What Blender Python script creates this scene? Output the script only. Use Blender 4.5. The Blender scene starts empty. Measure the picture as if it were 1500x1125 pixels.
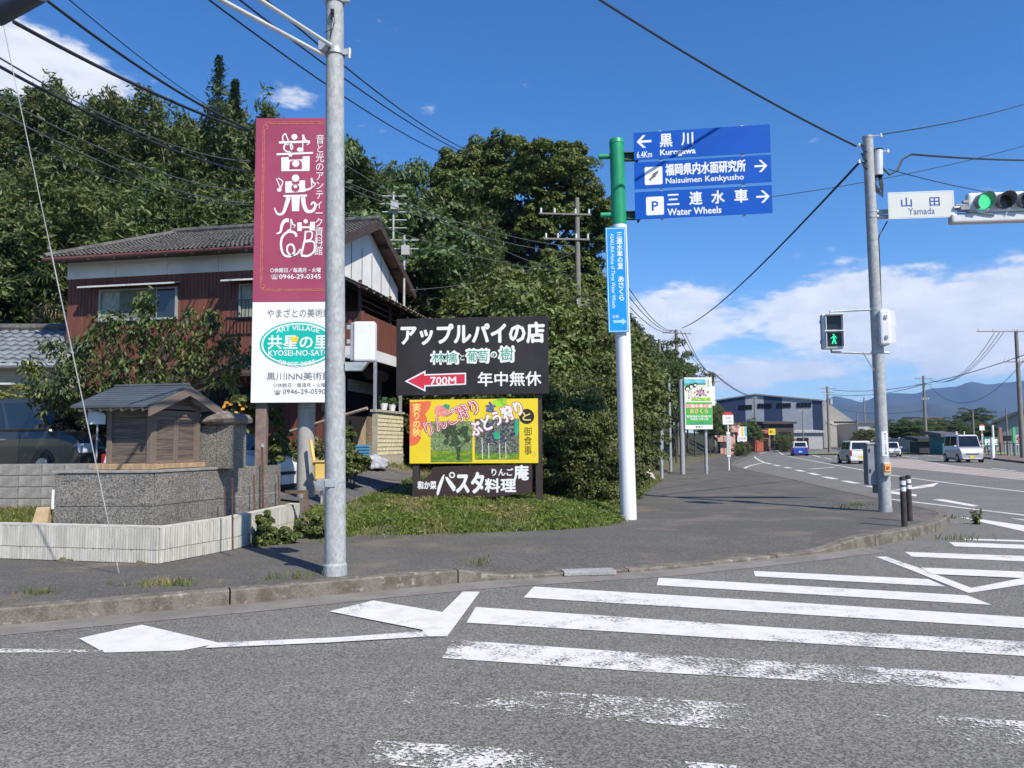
import bpy, bmesh, math, random
from mathutils import Vector, Matrix, noise
from mathutils.geometry import delaunay_2d_cdt
S = bpy.context.scene
COL = S.collection
rnd = random.Random(7)
R = math.radians

# ------------------------------------------------------------------ camera
FPX, ZC = 1127.0, 1.55
PITCH, ROLL = math.atan(86.0 / FPX), 0.0065
F_ = Vector((0, math.cos(PITCH), math.sin(PITCH)))
U0 = Vector((0, -math.sin(PITCH), math.cos(PITCH)))
R0 = Vector((1, 0, 0))
R_ = R0 * math.cos(ROLL) - U0 * math.sin(ROLL)
U_ = U0 * math.cos(ROLL) + R0 * math.sin(ROLL)
CAM = Vector((0, 0, ZC))
cd = bpy.data.cameras.new('camera')
cd.sensor_width = 36.0
cd.lens = FPX / 1500 * 36.0
cd.clip_start, cd.clip_end = 0.05, 9000
co = bpy.data.objects.new('camera', cd)
COL.objects.link(co)
mt = Matrix((R_, U_, -F_)).transposed().to_4x4()
mt.translation = CAM
co.matrix_world = mt
S.camera = co

# ------------------------------------------------------------------ sun and sky
SUN_EL = R(47)
SUN_DIR = Vector((0.60 * math.cos(SUN_EL), -0.80 * math.cos(SUN_EL), math.sin(SUN_EL)))   # towards the sun
sd = bpy.data.lights.new('sun', 'SUN')
sd.energy = 5.0
sd.angle = R(0.5)
sd.color = (1.0, 0.93, 0.81)
so = bpy.data.objects.new('sun', sd)
COL.objects.link(so)
so.rotation_euler = SUN_DIR.to_track_quat('Z', 'Y').to_euler()
so.location = (20, -30, 40)
S.view_settings.view_transform = 'Standard'
S.view_settings.look = 'None'
S.view_settings.exposure = 0.38
S.view_settings.gamma = 1
S.view_settings.use_curve_mapping = False
S.render.film_transparent = False
try:
    S.cycles.use_denoising = True
    S.cycles.max_bounces = 6
    S.cycles.diffuse_bounces = 3
    S.cycles.glossy_bounces = 3
    S.cycles.transmission_bounces = 4
    S.cycles.transparent_max_bounces = 8
    S.cycles.volume_bounces = 0
    S.cycles.caustics_reflective = False
    S.cycles.caustics_refractive = False
    S.cycles.sample_clamp_indirect = 4
except Exception:
    pass

W = bpy.data.worlds.new('World')
S.world = W
W.use_nodes = True
nt = W.node_tree
nt.nodes.clear()
class NT:
    def __init__(s, t): s.t = t
    def n(s, typ, **kw):
        x = s.t.nodes.new(typ)
        for k, v in kw.items(): setattr(x, k, v)
        return x
    def l(s, a, b): s.t.links.new(a, b)
    def put(s, sock, v):
        if hasattr(v, 'is_linked') or hasattr(v, 'links'): s.l(v, sock)
        else: sock.default_value = v
    def m(s, op, a, b=0.0, c=None, clamp=False):
        x = s.n('ShaderNodeMath', operation=op); x.use_clamp = clamp
        s.put(x.inputs[0], a); s.put(x.inputs[1], b)
        if c is not None: s.put(x.inputs[2], c)
        return x.outputs[0]
    def mix(s, f, a, b, blend='MIX'):
        x = s.n('ShaderNodeMix', data_type='RGBA', blend_type=blend)
        s.put(x.inputs[0], f)
        s.put(x.inputs[6], a if not isinstance(a, tuple) else (*a[:3], 1))
        s.put(x.inputs[7], b if not isinstance(b, tuple) else (*b[:3], 1))
        return x.outputs[2]
    def ramp(s, f, a, b, lo=0.0, hi=1.0, smooth=True):
        x = s.n('ShaderNodeMapRange')
        if smooth: x.interpolation_type = 'SMOOTHSTEP'
        s.put(x.inputs[0], f); x.inputs[1].default_value = a; x.inputs[2].default_value = b
        x.inputs[3].default_value = lo; x.inputs[4].default_value = hi
        return x.outputs[0]
    def noise(s, vec, scale, detail=3, rough=0.55, w=None):
        x = s.n('ShaderNodeTexNoise')
        s.put(x.inputs['Vector'], vec); x.inputs['Scale'].default_value = scale
        x.inputs['Detail'].default_value = detail; x.inputs['Roughness'].default_value = rough
        return x.outputs['Fac']
w = NT(nt)
sky = w.n('ShaderNodeTexSky', sky_type='NISHITA')
sky.sun_disc = False
sky.sun_elevation = SUN_EL
sky.sun_rotation = math.atan2(SUN_DIR.x, SUN_DIR.y)
sky.altitude = 100
sky.air_density = 1.0
sky.dust_density = 0.0
sky.ozone_density = 1.4
tc = w.n('ShaderNodeTexCoord')
sx = w.n('ShaderNodeSeparateXYZ'); w.l(tc.outputs['Generated'], sx.inputs[0])
X, Y, Z = sx.outputs
az = w.m('ARCTAN2', X, Y)
el = w.m('ARCSINE', Z)
cx = w.n('ShaderNodeCombineXYZ')
w.l(az, cx.inputs[0]); w.l(w.m('MULTIPLY', el, 2.6), cx.inputs[1])
n1 = w.noise(cx.outputs[0], 8.0, 8, 0.60)
n2 = w.noise(cx.outputs[0], 15.0, 8, 0.66)
def pdir(px, py):
    d = (F_ + R_ * ((px - 750) / FPX) + U_ * ((562.5 - py) / FPX)).normalized()
    return math.atan2(d.x, d.y), math.asin(d.z)
tot = None
for (px, py, wx, wy, amp) in [(40, 95, 80, 38, .46), (10, 60, 60, 40, .25), (185, 140, 60, 38, .20), (430, 150, 50, 30, .22), (632, 155, 30, 20, .17),
                              (1010, 455, 130, 36, .28), (1390, 430, 210, 38, .27), (1160, 545, 60, 13, .46), (1110, 480, 260, 60, .10), (1300, 490, 120, 26, .26), (1480, 500, 90, 24, .28), (1215, 440, 90, 22, .22), (960, 505, 70, 16, .24),
                              (1450, 540, 110, 22, .24), (1000, 555, 140, 34, .26), (560, 30, 40, 14, .10), (1900, 440, 400, 70, .30), (-420, 240, 260, 90, .25)]:
    a0, e0 = pdir(px, py)
    da = w.m('DIVIDE', w.m('SUBTRACT', az, a0), wx / FPX)
    de = w.m('DIVIDE', w.m('SUBTRACT', el, e0), wy / FPX)
    q = w.m('ADD', w.m('MULTIPLY', da, da), w.m('MULTIPLY', de, de))
    g = w.m('MULTIPLY', w.m('EXPONENT', w.m('MULTIPLY', q, -1.0)), amp)
    tot = g if tot is None else w.m('ADD', tot, g)
dens = w.m('ADD', w.m('ADD', w.m('MULTIPLY', n1, 0.95), w.m('MULTIPLY', n2, 0.46)), tot)
cl = w.ramp(dens, 0.84, 1.04)
behind = w.ramp(Y, -0.6, 0.1)      # thinner cloud cover at the sun's side of the sky
cl = w.m('MULTIPLY', cl, w.ramp(el, 0.0, 0.05))
hs = w.n('ShaderNodeHueSaturation'); hs.inputs['Saturation'].default_value = 1.30; hs.inputs['Value'].default_value = 1.0
w.l(sky.outputs[0], hs.inputs['Color'])
tint = w.mix(1.0, hs.outputs[0], w.mix(w.ramp(el, 0.0, 0.42), (0.82, 1.0, 1.25), (0.76, 0.98, 1.20)), 'MULTIPLY')
cshade = w.mix(w.ramp(n2, 0.3, 0.7), (6.3, 6.6, 7.0), (8.2, 8.2, 8.3))
colr = w.mix(w.m('MULTIPLY', cl, 0.84), tint, cshade)
bg = w.n('ShaderNodeBackground'); w.l(colr, bg.inputs[0]); bg.inputs[1].default_value = 0.108
out = w.n('ShaderNodeOutputWorld'); w.l(bg.outputs[0], out.inputs[0])

# ------------------------------------------------------------------ helpers
def ray(px, py):
    return F_ + R_ * ((px - 750) / FPX) + U_ * ((562.5 - py) / FPX)
def G(px, py, z=0.0):
    d = ray(px, py); t = (z - ZC) / d.z
    return CAM + d * t
def AT(px, py, Yd):
    d = ray(px, py); return CAM + d * (Yd / d.y)
def g2(px, py, z=0.0):
    p = G(px, py, z); return (p.x, p.y)

_mats = {}
def mat(name, col, rough=0.7, var=0.12, scale=3.0, bump=0.0, bscale=60.0, metal=0.0, spec=0.5, col2=None,
        dirt=None, emit=None, estr=1.0, fine=None, island=0.0, trans=0.0, stretch=None, coat=0.0):
    if name in _mats: return _mats[name]
    m = bpy.data.materials.new(name); m.use_nodes = True
    t = m.node_tree; t.nodes.clear(); n = NT(t)
    o = n.n('ShaderNodeOutputMaterial'); b = n.n('ShaderNodeBsdfPrincipled')
    tcn = n.n('ShaderNodeTexCoord'); vec = tcn.outputs['Object']
    if stretch:
        mp = n.n('ShaderNodeMapping'); mp.inputs['Scale'].default_value = stretch; n.l(vec, mp.inputs[0]); vec = mp.outputs[0]
    c2 = col2 if col2 else tuple(c * (1 - var) for c in col)
    c1 = col if col2 else tuple(min(1, c * (1 + var)) for c in col)
    nf = n.noise(vec, scale, 5, 0.6)
    c = n.mix(n.ramp(nf, 0.36, 0.64), c1, c2)
    if fine:
        ff = n.noise(vec, fine[0], 2, 0.6)
        c = n.mix(n.ramp(ff, 0.35, 0.65, 0, 1), c, n.mix(1.0, c, tuple([fine[1]] * 3), 'MULTIPLY'))
    if dirt:
        df = n.noise(vec, dirt[1], 6, 0.65)
        c = n.mix(n.m('MULTIPLY', n.ramp(df, dirt[2], dirt[2] + 0.14), dirt[3] if len(dirt) > 3 else 0.8), c, dirt[0])
    if island:
        gi = n.n('ShaderNodeNewGeometry')
        hv = n.n('ShaderNodeHueSaturation')
        n.l(n.ramp(gi.outputs['Random Per Island'], 0, 1, 1 - island, 1 + island, False), hv.inputs['Value'])
        n.l(c, hv.inputs['Color']); c = hv.outputs[0]
    n.l(c, b.inputs['Base Color'])
    b.inputs['Roughness'].default_value = rough
    b.inputs['Metallic'].default_value = metal
    b.inputs['Specular IOR Level'].default_value = spec
    b.inputs['Coat Weight'].default_value = coat
    if bump:
        bn = n.noise(vec, bscale, 3, 0.6)
        bp = n.n('ShaderNodeBump'); bp.inputs['Strength'].default_value = bump; bp.inputs['Distance'].default_value = 0.01
        n.l(bn, bp.inputs['Height']); n.l(bp.outputs[0], b.inputs['Normal'])
    if emit:
        b.inputs['Emission Color'].default_value = (*emit, 1); b.inputs['Emission Strength'].default_value = estr
    sh = b.outputs[0]
    if trans:
        tl = n.n('ShaderNodeBsdfTranslucent'); n.l(n.mix(1.0, c, (1.3, 1.5, 0.6), 'MULTIPLY'), tl.inputs[0])
        ms = n.n('ShaderNodeMixShader'); ms.inputs[0].default_value = trans
        n.l(sh, ms.inputs[1]); n.l(tl.outputs[0], ms.inputs[2]); sh = ms.outputs[0]
    n.l(sh, o.inputs[0])
    _mats[name] = m
    return m

class M:
    """collects faces; build() links them as ONE mesh object"""
    def __init__(s): s.v = []; s.f = []; s.mi = []; s.cur = 0
    def add(s, vs, fs):
        k = len(s.v); s.v += [tuple(v) for v in vs]
        for f in fs: s.f.append([i + k for i in f]); s.mi.append(s.cur)
        return s
    def poly(s, pts): return s.add(pts, [list(range(len(pts)))])
    def box(s, c, d, rot=None, taper=1.0):
        x, y, z = d[0] / 2, d[1] / 2, d[2] / 2
        vs = []
        for k, sz in enumerate((-z, z)):
            q = taper if k else 1.0
            vs += [Vector((-x * q, -y * q, sz)), Vector((x * q, -y * q, sz)), Vector((x * q, y * q, sz)), Vector((-x * q, y * q, sz))]
        if rot is not None:
            if not isinstance(rot, Matrix): rot = Matrix.Rotation(rot, 3, 'Z')
            vs = [rot @ v for v in vs]
        c = Vector(c)
        return s.add([v + c for v in vs], [[3, 2, 1, 0], [4, 5, 6, 7], [0, 1, 5, 4], [1, 2, 6, 5], [2, 3, 7, 6], [3, 0, 4, 7]])
    def prism(s, pts, z0, z1):
        n = len(pts)
        a = sum(pts[i][0] * pts[(i + 1) % n][1] - pts[(i + 1) % n][0] * pts[i][1] for i in range(n))
        if a < 0: pts = list(reversed(pts))
        vs = [(p[0], p[1], z0) for p in pts] + [(p[0], p[1], z1) for p in pts]
        fs = [list(range(n - 1, -1, -1)), list(range(n, 2 * n))] + [[i, (i + 1) % n, n + (i + 1) % n, n + i] for i in range(n)]
        return s.add(vs, fs)
    def hexa(s, b, t):
        """b, t: 4 bottom and 4 top points, same order ccw seen from above"""
        return s.add(list(b) + list(t), [[3, 2, 1, 0], [4, 5, 6, 7], [0, 1, 5, 4], [1, 2, 6, 5], [2, 3, 7, 6], [3, 0, 4, 7]])
    def cyl(s, p0, p1, r0, r1=None, n=12, caps=True):
        if r1 is None: r1 = r0
        p0, p1 = Vector(p0), Vector(p1); d = (p1 - p0).normalized()
        a = d.orthogonal().normalized(); b = d.cross(a)
        vs = []
        for p, r in ((p0, r0), (p1, r1)):
            for i in range(n):
                t = 2 * math.pi * i / n; vs.append(p + a * (r * math.cos(t)) + b * (r * math.sin(t)))
        fs = [[i, (i + 1) % n, n + (i + 1) % n, n + i] for i in range(n)]
        if caps: fs += [list(range(n - 1, -1, -1)), list(range(n, 2 * n))]
        return s.add(vs, fs)
    def tube(s, pts, r, n=6):
        pts = [Vector(p) for p in pts]; k = len(pts)
        rr = r if isinstance(r, (list, tuple)) else [r] * k
        vs = []; prev = None
        for i, p in enumerate(pts):
            d = (pts[min(i + 1, k - 1)] - pts[max(i - 1, 0)]).normalized()
            a = d.orthogonal().normalized() if prev is None else (prev - d * prev.dot(d)).normalized()
            prev = a; b = d.cross(a)
            for j in range(n):
                t = 2 * math.pi * j / n; vs.append(p + a * (rr[i] * math.cos(t)) + b * (rr[i] * math.sin(t)))
        fs = [[i * n + j, i * n + (j + 1) % n, (i + 1) * n + (j + 1) % n, (i + 1) * n + j] for i in range(k - 1) for j in range(n)]
        fs += [list(range(n - 1, -1, -1)), list(range((k - 1) * n, k * n))]
        return s.add(vs, fs)
    def mesh(s, name, mats=None, smooth=False):
        me = bpy.data.meshes.new(name); me.from_pydata(s.v, [], s.f)
        if mats:
            for m_ in (mats if isinstance(mats, (list, tuple)) else [mats]): me.materials.append(m_)
            if isinstance(mats, (list, tuple)) and len(mats) > 1: me.polygons.foreach_set('material_index', s.mi)
        if smooth:
            me.polygons.foreach_set('use_smooth', [True] * len(me.polygons)); me.update(); me.set_sharp_from_angle(angle=R(38))
        me.update(); return me
    def build(s, name, mats=None, parent=None, smooth=False, **kw):
        return link(name, s.mesh(name, mats, smooth), parent, **kw)

def link(name, me, parent=None, kind=None, label=None, cat=None, group=None, bevel=0, loc=None, rotz=None, edge=35):
    o = bpy.data.objects.new(name, me); COL.objects.link(o)
    if parent: o.parent = parent
    if kind: o['kind'] = kind
    if label: o['label'] = label
    if cat: o['category'] = cat
    if group: o['group'] = group
    if loc is not None: o.location = loc
    if rotz is not None: o.rotation_euler = (0, 0, rotz)
    if bevel:
        b = o.modifiers.new('bevel', 'BEVEL'); b.width = bevel; b.segments = 2; b.limit_method = 'ANGLE'; b.angle_limit = R(edge)
    return o
def thing(name, label, cat, loc=(0, 0, 0), rotz=0.0, group=None):
    o = bpy.data.objects.new(name, None); o.empty_display_size = 0.2; COL.objects.link(o)
    o.location = loc; o.rotation_euler = (0, 0, rotz); o['label'] = label; o['category'] = cat
    if group: o['group'] = group
    return o
def children(o): return [c for c in COL.objects if c.parent is o]
def copy_tree(o, loc=None, rotz=None, scale=None, label=None, kids=None):
    c = o.copy(); COL.objects.link(c)
    if loc is not None: c.location = loc
    if rotz is not None: c.rotation_euler = (0, 0, rotz)
    if scale is not None: c.scale = scale
    if label: c['label'] = label
    for ch in (kids if kids is not None else o.children):
        d = ch.copy(); COL.objects.link(d); d.parent = c
        for g in ch.children:
            e = g.copy(); COL.objects.link(e); e.parent = d
    return c

def cdt(poly, step=None, extra=None):
    pts = [Vector(p[:2]) for p in poly]; n = len(pts)
    if step:
        xs = [p[0] for p in pts]; ys = [p[1] for p in pts]
        x = min(xs) + step / 2
        while x < max(xs):
            y = min(ys) + step / 2
            while y < max(ys):
                pts.append(Vector((x + step * .2 * math.sin(y * 7), y))); y += step
            x += step
    if extra: pts += [Vector(e) for e in extra]
    r = delaunay_2d_cdt(pts, [], [list(range(n))], 1, 1e-5)
    return r[0], r[2]
def sheet(name, poly, zf, mats, step=None, **kw):
    vs, fs = cdt(poly, step)
    z = zf if callable(zf) else (lambda x, y: zf)
    m = M(); out = []
    for f in fs:
        a = sum(vs[f[i]].x * vs[f[(i + 1) % len(f)]].y - vs[f[(i + 1) % len(f)]].x * vs[f[i]].y for i in range(len(f)))
        out.append(list(f) if a > 0 else list(reversed(f)))
    m.add([(v.x, v.y, z(v.x, v.y)) for v in vs], out)
    return m.build(name, mats, **kw)

# text: a mesh fitted into a box on a sign's face (local x right, z up, face towards -y)
def text_mesh(body, vertical=False, gap=1.0):
    c = bpy.data.curves.new('t', 'FONT')
    c.body = '\n'.join(body) if vertical else body
    c.resolution_u = 2
    if vertical: c.align_x = 'CENTER'; c.space_line = gap
    else: c.space_character = gap
    o = bpy.data.objects.new('t', c); COL.objects.link(o)
    bpy.context.view_layer.update()
    me = bpy.data.meshes.new_from_object(o)
    vs = [tuple(v.co) for v in me.vertices]; fs = [list(p.vertices) for p in me.polygons]
    bpy.data.objects.remove(o); bpy.data.curves.remove(c); bpy.data.meshes.remove(me)
    return vs, fs
def txt(body, x0, x1, z0, z1, y, m, parent, bold=0.0, vertical=False, gap=1.0, rot=0.0, name='lettering', shear=0.0, into=None, label=None, arc=0.0):
    vs, fs = text_mesh(body, vertical, gap)
    xa = min(v[0] for v in vs); xb = max(v[0] for v in vs); ya = min(v[1] for v in vs); yb = max(v[1] for v in vs)
    cx_, cz_ = (x0 + x1) / 2, (z0 + z1) / 2
    out = []
    for v in vs:
        a = (v[0] - (xa + xb) / 2) / (xb - xa) * (x1 - x0); b = (v[1] - (ya + yb) / 2) / (yb - ya) * (z1 - z0)
        a += b * shear
        if arc: b += arc * (1 - (2 * a / (x1 - x0)) ** 2)
        if rot: a, b = a * math.cos(rot) - b * math.sin(rot), a * math.sin(rot) + b * math.cos(rot)
        out.append((cx_ + a, y, cz_ + b))
    mm = into if into is not None else M()
    mm.add(out, fs)
    if bold > 0:      # heavier weight: the strokes laid again round themselves, a hair behind
        n_l = len(body) if vertical else 1
        em = min((x1 - x0), (z1 - z0)) if not vertical else min((x1 - x0), (z1 - z0) / n_l)
        bw_ = bold * em
        for q_ in range(8):
            a = math.pi / 4 * q_; dy = .00012 * (q_ + 1)
            mm.add([(v[0] + bw_ * math.cos(a), v[1] + dy, v[2] + bw_ * math.sin(a)) for v in out], fs)
    if into is None: return mm.build(name, m, parent, label=label)
    return mm
class D2:
    """flat print drawn in picture units (x right, y down) on a sign face"""
    def __init__(s, x0, z0, k, y): s.x0, s.z0, s.k, s.y, s.m = x0, z0, k, y, M()
    def P(s, p): return (s.x0 + p[0] * s.k, s.y, s.z0 - p[1] * s.k)
    def poly(s, pts):
        if not getattr(s, 'hold', False): s.y -= .00001
        s.m.poly([s.P(p) for p in reversed(pts)] if s._ccw(pts) else [s.P(p) for p in pts])
        return s
    def _ccw(s, pts):
        return sum(pts[i][0] * pts[(i + 1) % len(pts)][1] - pts[(i + 1) % len(pts)][0] * pts[i][1] for i in range(len(pts))) > 0
    def disc(s, c, r, ry=None, n=20):
        ry = ry or r
        return s.poly([(c[0] + r * math.cos(2 * math.pi * i / n), c[1] + ry * math.sin(2 * math.pi * i / n)) for i in range(n)])
    def ring(s, c, r, w_, ry=None, n=28):
        ry = ry or r
        for i in range(n):
            a, b = 2 * math.pi * i / n, 2 * math.pi * (i + 1) / n
            s.poly([(c[0] + q * math.cos(t), c[1] + (q - r + ry) * math.sin(t)) for q, t in ((r, a), (r, b), (r - w_, b), (r - w_, a))])
        return s
    def rect(s, x0, y0, x1, y1): return s.poly([(x0, y0), (x1, y0), (x1, y1), (x0, y1)])
    def stroke(s, pts, w_, smooth=True):
        pts = [Vector(p) for p in pts]
        if smooth and len(pts) > 2:
            q = []
            for i in range(len(pts) - 1):
                p0, p1, p2, p3 = pts[max(i - 1, 0)], pts[i], pts[i + 1], pts[min(i + 2, len(pts) - 1)]
                for k in range(6):
                    t = k / 6
                    q.append(0.5 * ((2 * p1) + (p2 - p0) * t + (2 * p0 - 5 * p1 + 4 * p2 - p3) * t * t + (3 * p1 - p0 - 3 * p2 + p3) * t ** 3))
            pts = q + [pts[-1]]
        n = len(pts); L = []; Rr = []
        for i, p in enumerate(pts):
            d = (pts[min(i + 1, n - 1)] - pts[max(i - 1, 0)])
            d = d.normalized() if d.length > 1e-9 else Vector((1, 0)); nn = Vector((-d.y, d.x))
            t = i / (n - 1)
            ww = (w_ if not isinstance(w_, (tuple, list)) else w_[0] + (w_[1] - w_[0]) * t) / 2
            L.append(p + nn * ww); Rr.append(p - nn * ww)
        s.y -= .00001; s.hold = True
        for i in range(n - 1): s.poly([L[i], L[i + 1], Rr[i + 1], Rr[i]])
        s.hold = False
        return s
    def build(s, name, m, parent, label=None):
        bm_fix(s.m); return s.m.build(name, m, parent, label=label)
def bm_fix(m):
    # make every flat face look towards -y
    for i, f in enumerate(m.f):
        a = [Vector(m.v[j]) for j in f]; nrm = Vector((0, 0, 0))
        for k in range(len(a)): nrm += a[k].cross(a[(k + 1) % len(a)])
        if nrm.y > 0: m.f[i] = list(reversed(f))
# ------------------------------------------------------------------ ground materials
def asphalt(name, base, patch, speck=0.55, crack=True, brown=None, gscale=1.0):
    m = bpy.data.materials.new(name); m.use_nodes = True
    n = NT(m.node_tree); m.node_tree.nodes.clear()
    o = n.n('ShaderNodeOutputMaterial'); b = n.n('ShaderNodeBsdfPrincipled')
    vec = n.n('ShaderNodeTexCoord').outputs['Object']
    big = n.noise(vec, 0.35, 4, 0.6); mid = n.noise(vec, 3.0, 5, 0.65); f1 = n.noise(vec, 45 * gscale, 3, 0.7); f2 = n.noise(vec, 130 * gscale, 2, 0.7)
    mp = n.n('ShaderNodeMapping'); mp.inputs['Scale'].default_value = (.25, 1.6, 1); mp.inputs['Rotation'].default_value = (0, 0, -.12); n.l(vec, mp.inputs[0])
    lane = n.noise(mp.outputs[0], 0.9, 3, 0.5)
    c = n.mix(n.ramp(big, 0.35, 0.65), base, patch)
    c = n.mix(n.ramp(lane, 0.42, 0.66, 0, 0.55), c, tuple(x * 0.72 for x in base))
    stn = n.noise(vec, 1.7, 6, 0.7); c = n.mix(n.ramp(stn, 0.62, 0.72, 0, 0.5), c, tuple(x * 0.55 for x in base))
    c = n.mix(n.ramp(mid, 0.3, 0.7, 0, 0.35), c, tuple(x * 0.7 for x in base))
    vo = n.n('ShaderNodeTexVoronoi'); vo.inputs['Scale'].default_value = 75 * gscale; n.l(vec, vo.inputs['Vector'])
    st = n.n('ShaderNodeSeparateColor'); n.l(vo.outputs['Color'], st.inputs[0])
    stone = n.ramp(st.outputs[0], 0.15, 1.0, 0.35, 1.9, False)
    c = n.mix(1.0, c, n.n('ShaderNodeCombineColor').outputs[0], 'MIX') if False else c
    cc = n.n('ShaderNodeVectorMath', operation='SCALE'); n.l(c, cc.inputs[0]); n.l(stone, cc.inputs['Scale']); c = n.mix(speck, c, cc.outputs[0])
    c = n.mix(n.ramp(f1, 0.60, 0.72, 0, 0.55 * speck + .1), c, tuple(min(1, x * 2.6 + 0.05) for x in base))
    c = n.mix(n.ramp(f2, 0.30, 0.42, 0.5 * speck, 0), c, tuple(x * 0.35 for x in base))
    if brown:
        bn = n.noise(vec, 0.9, 5, 0.6); c = n.mix(n.ramp(bn, 0.52, 0.68, 0, 0.6), c, brown)
    if crack:
        v2 = n.n('ShaderNodeTexVoronoi', feature='DISTANCE_TO_EDGE'); v2.inputs['Scale'].default_value = 0.33
        wv = n.n('ShaderNodeVectorMath', operation='ADD'); n.l(vec, wv.inputs[0])
        nn = n.n('ShaderNodeTexNoise'); nn.inputs['Scale'].default_value = 2.2; nn.inputs['Detail'].default_value = 5; n.l(vec, nn.inputs['Vector'])
        sc = n.n('ShaderNodeVectorMath', operation='SCALE'); sc.inputs['Scale'].default_value = 0.9; n.l(nn.outputs['Color'], sc.inputs[0]); n.l(sc.outputs[0], wv.inputs[1])
        n.l(wv.outputs[0], v2.inputs['Vector'])
        c = n.mix(n.m('MULTIPLY', n.ramp(v2.outputs['Distance'], 0.0, 0.004, 0.55, 0), n.ramp(big, .5, .56)), c, tuple(x * 0.4 for x in base))
    n.l(c, b.inputs['Base Color']); b.inputs['Roughness'].default_value = 0.88; b.inputs['Specular IOR Level'].default_value = 0.35
    bp = n.n('ShaderNodeBump'); bp.inputs['Strength'].default_value = 0.55; bp.inputs['Distance'].default_value = 0.006
    n.l(n.m('ADD', n.m('MULTIPLY', st.outputs[0], .5), f1), bp.inputs['Height']); n.l(bp.outputs[0], b.inputs['Normal'])
    n.l(b.outputs[0], o.inputs[0])
    return m
ROAD = asphalt('road_asphalt', (0.190, 0.182, 0.166), (0.158, 0.149, 0.134), 0.72, crack=True, gscale=1.25)
WALK = asphalt('pavement_asphalt', (0.122, 0.116, 0.105), (0.096, 0.090, 0.081), 0.6, crack=True, gscale=1.2, brown=(0.20, 0.165, 0.128))
DRIVE = asphalt('drive_asphalt', (0.10, 0.10, 0.105), (0.13, 0.12, 0.11), 0.4, crack=False, brown=(0.22, 0.16, 0.13))
def paint(name, lo, hi, grime=0.35, grad=None):
    """road paint worn off in flakes; lo..hi = noise band where asphalt shows"""
    m = bpy.data.materials.new(name); m.use_nodes = True
    n = NT(m.node_tree); m.node_tree.nodes.clear()
    o = n.n('ShaderNodeOutputMaterial'); b = n.n('ShaderNodeBsdfPrincipled')
    vec = n.n('ShaderNodeTexCoord').outputs['Object']
    f = n.noise(vec, 44, 5, 0.8); g = n.noise(vec, 0.75, 3, 0.5); h = n.noise(vec, 5, 3, 0.6)
    s = n.m('ADD', n.m('ADD', n.m('MULTIPLY', f, 0.9), n.m('MULTIPLY', g, 0.75)), n.m('MULTIPLY', h, 0.35))
    msk = n.ramp(s, lo, hi)
    white = n.mix(n.ramp(h, 0.4, 0.7, 0, grime), (0.66, 0.65, 0.62), (0.45, 0.43, 0.40))
    c = white
    n.l(c, b.inputs['Base Color']); b.inputs['Roughness'].default_value = 0.75
    bp = n.n('ShaderNodeBump'); bp.inputs['Strength'].default_value = 0.4; bp.inputs['Distance'].default_value = 0.004
    n.l(n.m('SUBTRACT', f, msk), bp.inputs['Height']); n.l(bp.outputs[0], b.inputs['Normal'])
    tr = n.n('ShaderNodeBsdfTransparent'); ms = n.n('ShaderNodeMixShader'); n.l(msk, ms.inputs[0]); n.l(b.outputs[0], ms.inputs[1]); n.l(tr.outputs[0], ms.inputs[2])
    n.l(ms.outputs[0], o.inputs[0])
    return m
P_NEW = paint('fresh_road_paint', 1.13, 1.23)
P_MID = paint('worn_road_paint', 1.06, 1.14)
P_OLD = paint('flaking_road_paint', 0.99, 1.06)
P_GONE = paint('nearly_gone_road_paint', 0.915, 0.965)
CONC = mat('kerb_concrete', (0.21, 0.19, 0.155), 0.85, 0.25, 6, 0.5, 50, col2=(0.125, 0.105, 0.08), fine=(60, 0.72), dirt=((0.42, 0.40, 0.35), 9, 0.56, .6))
GUT = mat('gutter_concrete', (0.25, 0.23, 0.205), 0.88, 0.2, 2, 0.3, 60, fine=(90, 0.75), col2=(0.19, 0.17, 0.15))
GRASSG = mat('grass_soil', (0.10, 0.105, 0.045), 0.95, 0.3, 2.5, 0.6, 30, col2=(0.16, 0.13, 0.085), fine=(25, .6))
FOREST_FLOOR = mat('forest_floor', (0.028, 0.036, 0.014), 0.95, 0.3, 1.5, 0.5, 8, fine=(6, .5))  # very dark colour puts shade into the gaps between the trees
FARG = mat('far_fields', (0.10, 0.13, 0.05), 0.95, 0.25, 0.02, col2=(0.17, 0.16, 0.09))
BROWNWALK = mat('brown_paving', (0.20, 0.15, 0.125), 0.9, 0.15, 0.8, fine=(30, .8))
PLAZA = mat('sandy_yard', (0.30, 0.27, 0.22), 0.95, 0.15, 0.3)

# kerb line: foot of the kerb on the road, left to right, then along the main road away from the camera
KP = [(-700, 992), (-300, 945), (0, 917), (200, 899), (400, 881), (560, 865), (722, 851), (850, 843), (960, 836), (1100, 822), (1200, 811), (1262, 803), (1320, 792), (1360, 783), (1385, 773),
      (1388, 763), (1345, 751), (1287, 738), (1235, 726), (1180, 712), (1125, 699), (1082, 688), (1076, 683), (1086, 676), (1103, 670), (1112, 664)]
KERB = [Vector(g2(*p)) for p in KP]
far_end = KERB[-1]
KERB += [Vector((far_end.x + 6, far_end.y + 30)), Vector((far_end.x + 40, far_end.y + 110))]
def smooth_line(pts, k=4):
    out = []
    n = len(pts)
    for i in range(n - 1):
        p0, p1, p2, p3 = pts[max(i - 1, 0)], pts[i], pts[i + 1], pts[min(i + 2, n - 1)]
        for j in range(k):
            t = j / k; out.append(0.5 * ((2 * p1) + (p2 - p0) * t + (2 * p0 - 5 * p1 + 4 * p2 - p3) * t * t + (3 * p1 - p0 - 3 * p2 + p3) * t ** 3))
    return out + [pts[-1]]
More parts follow.
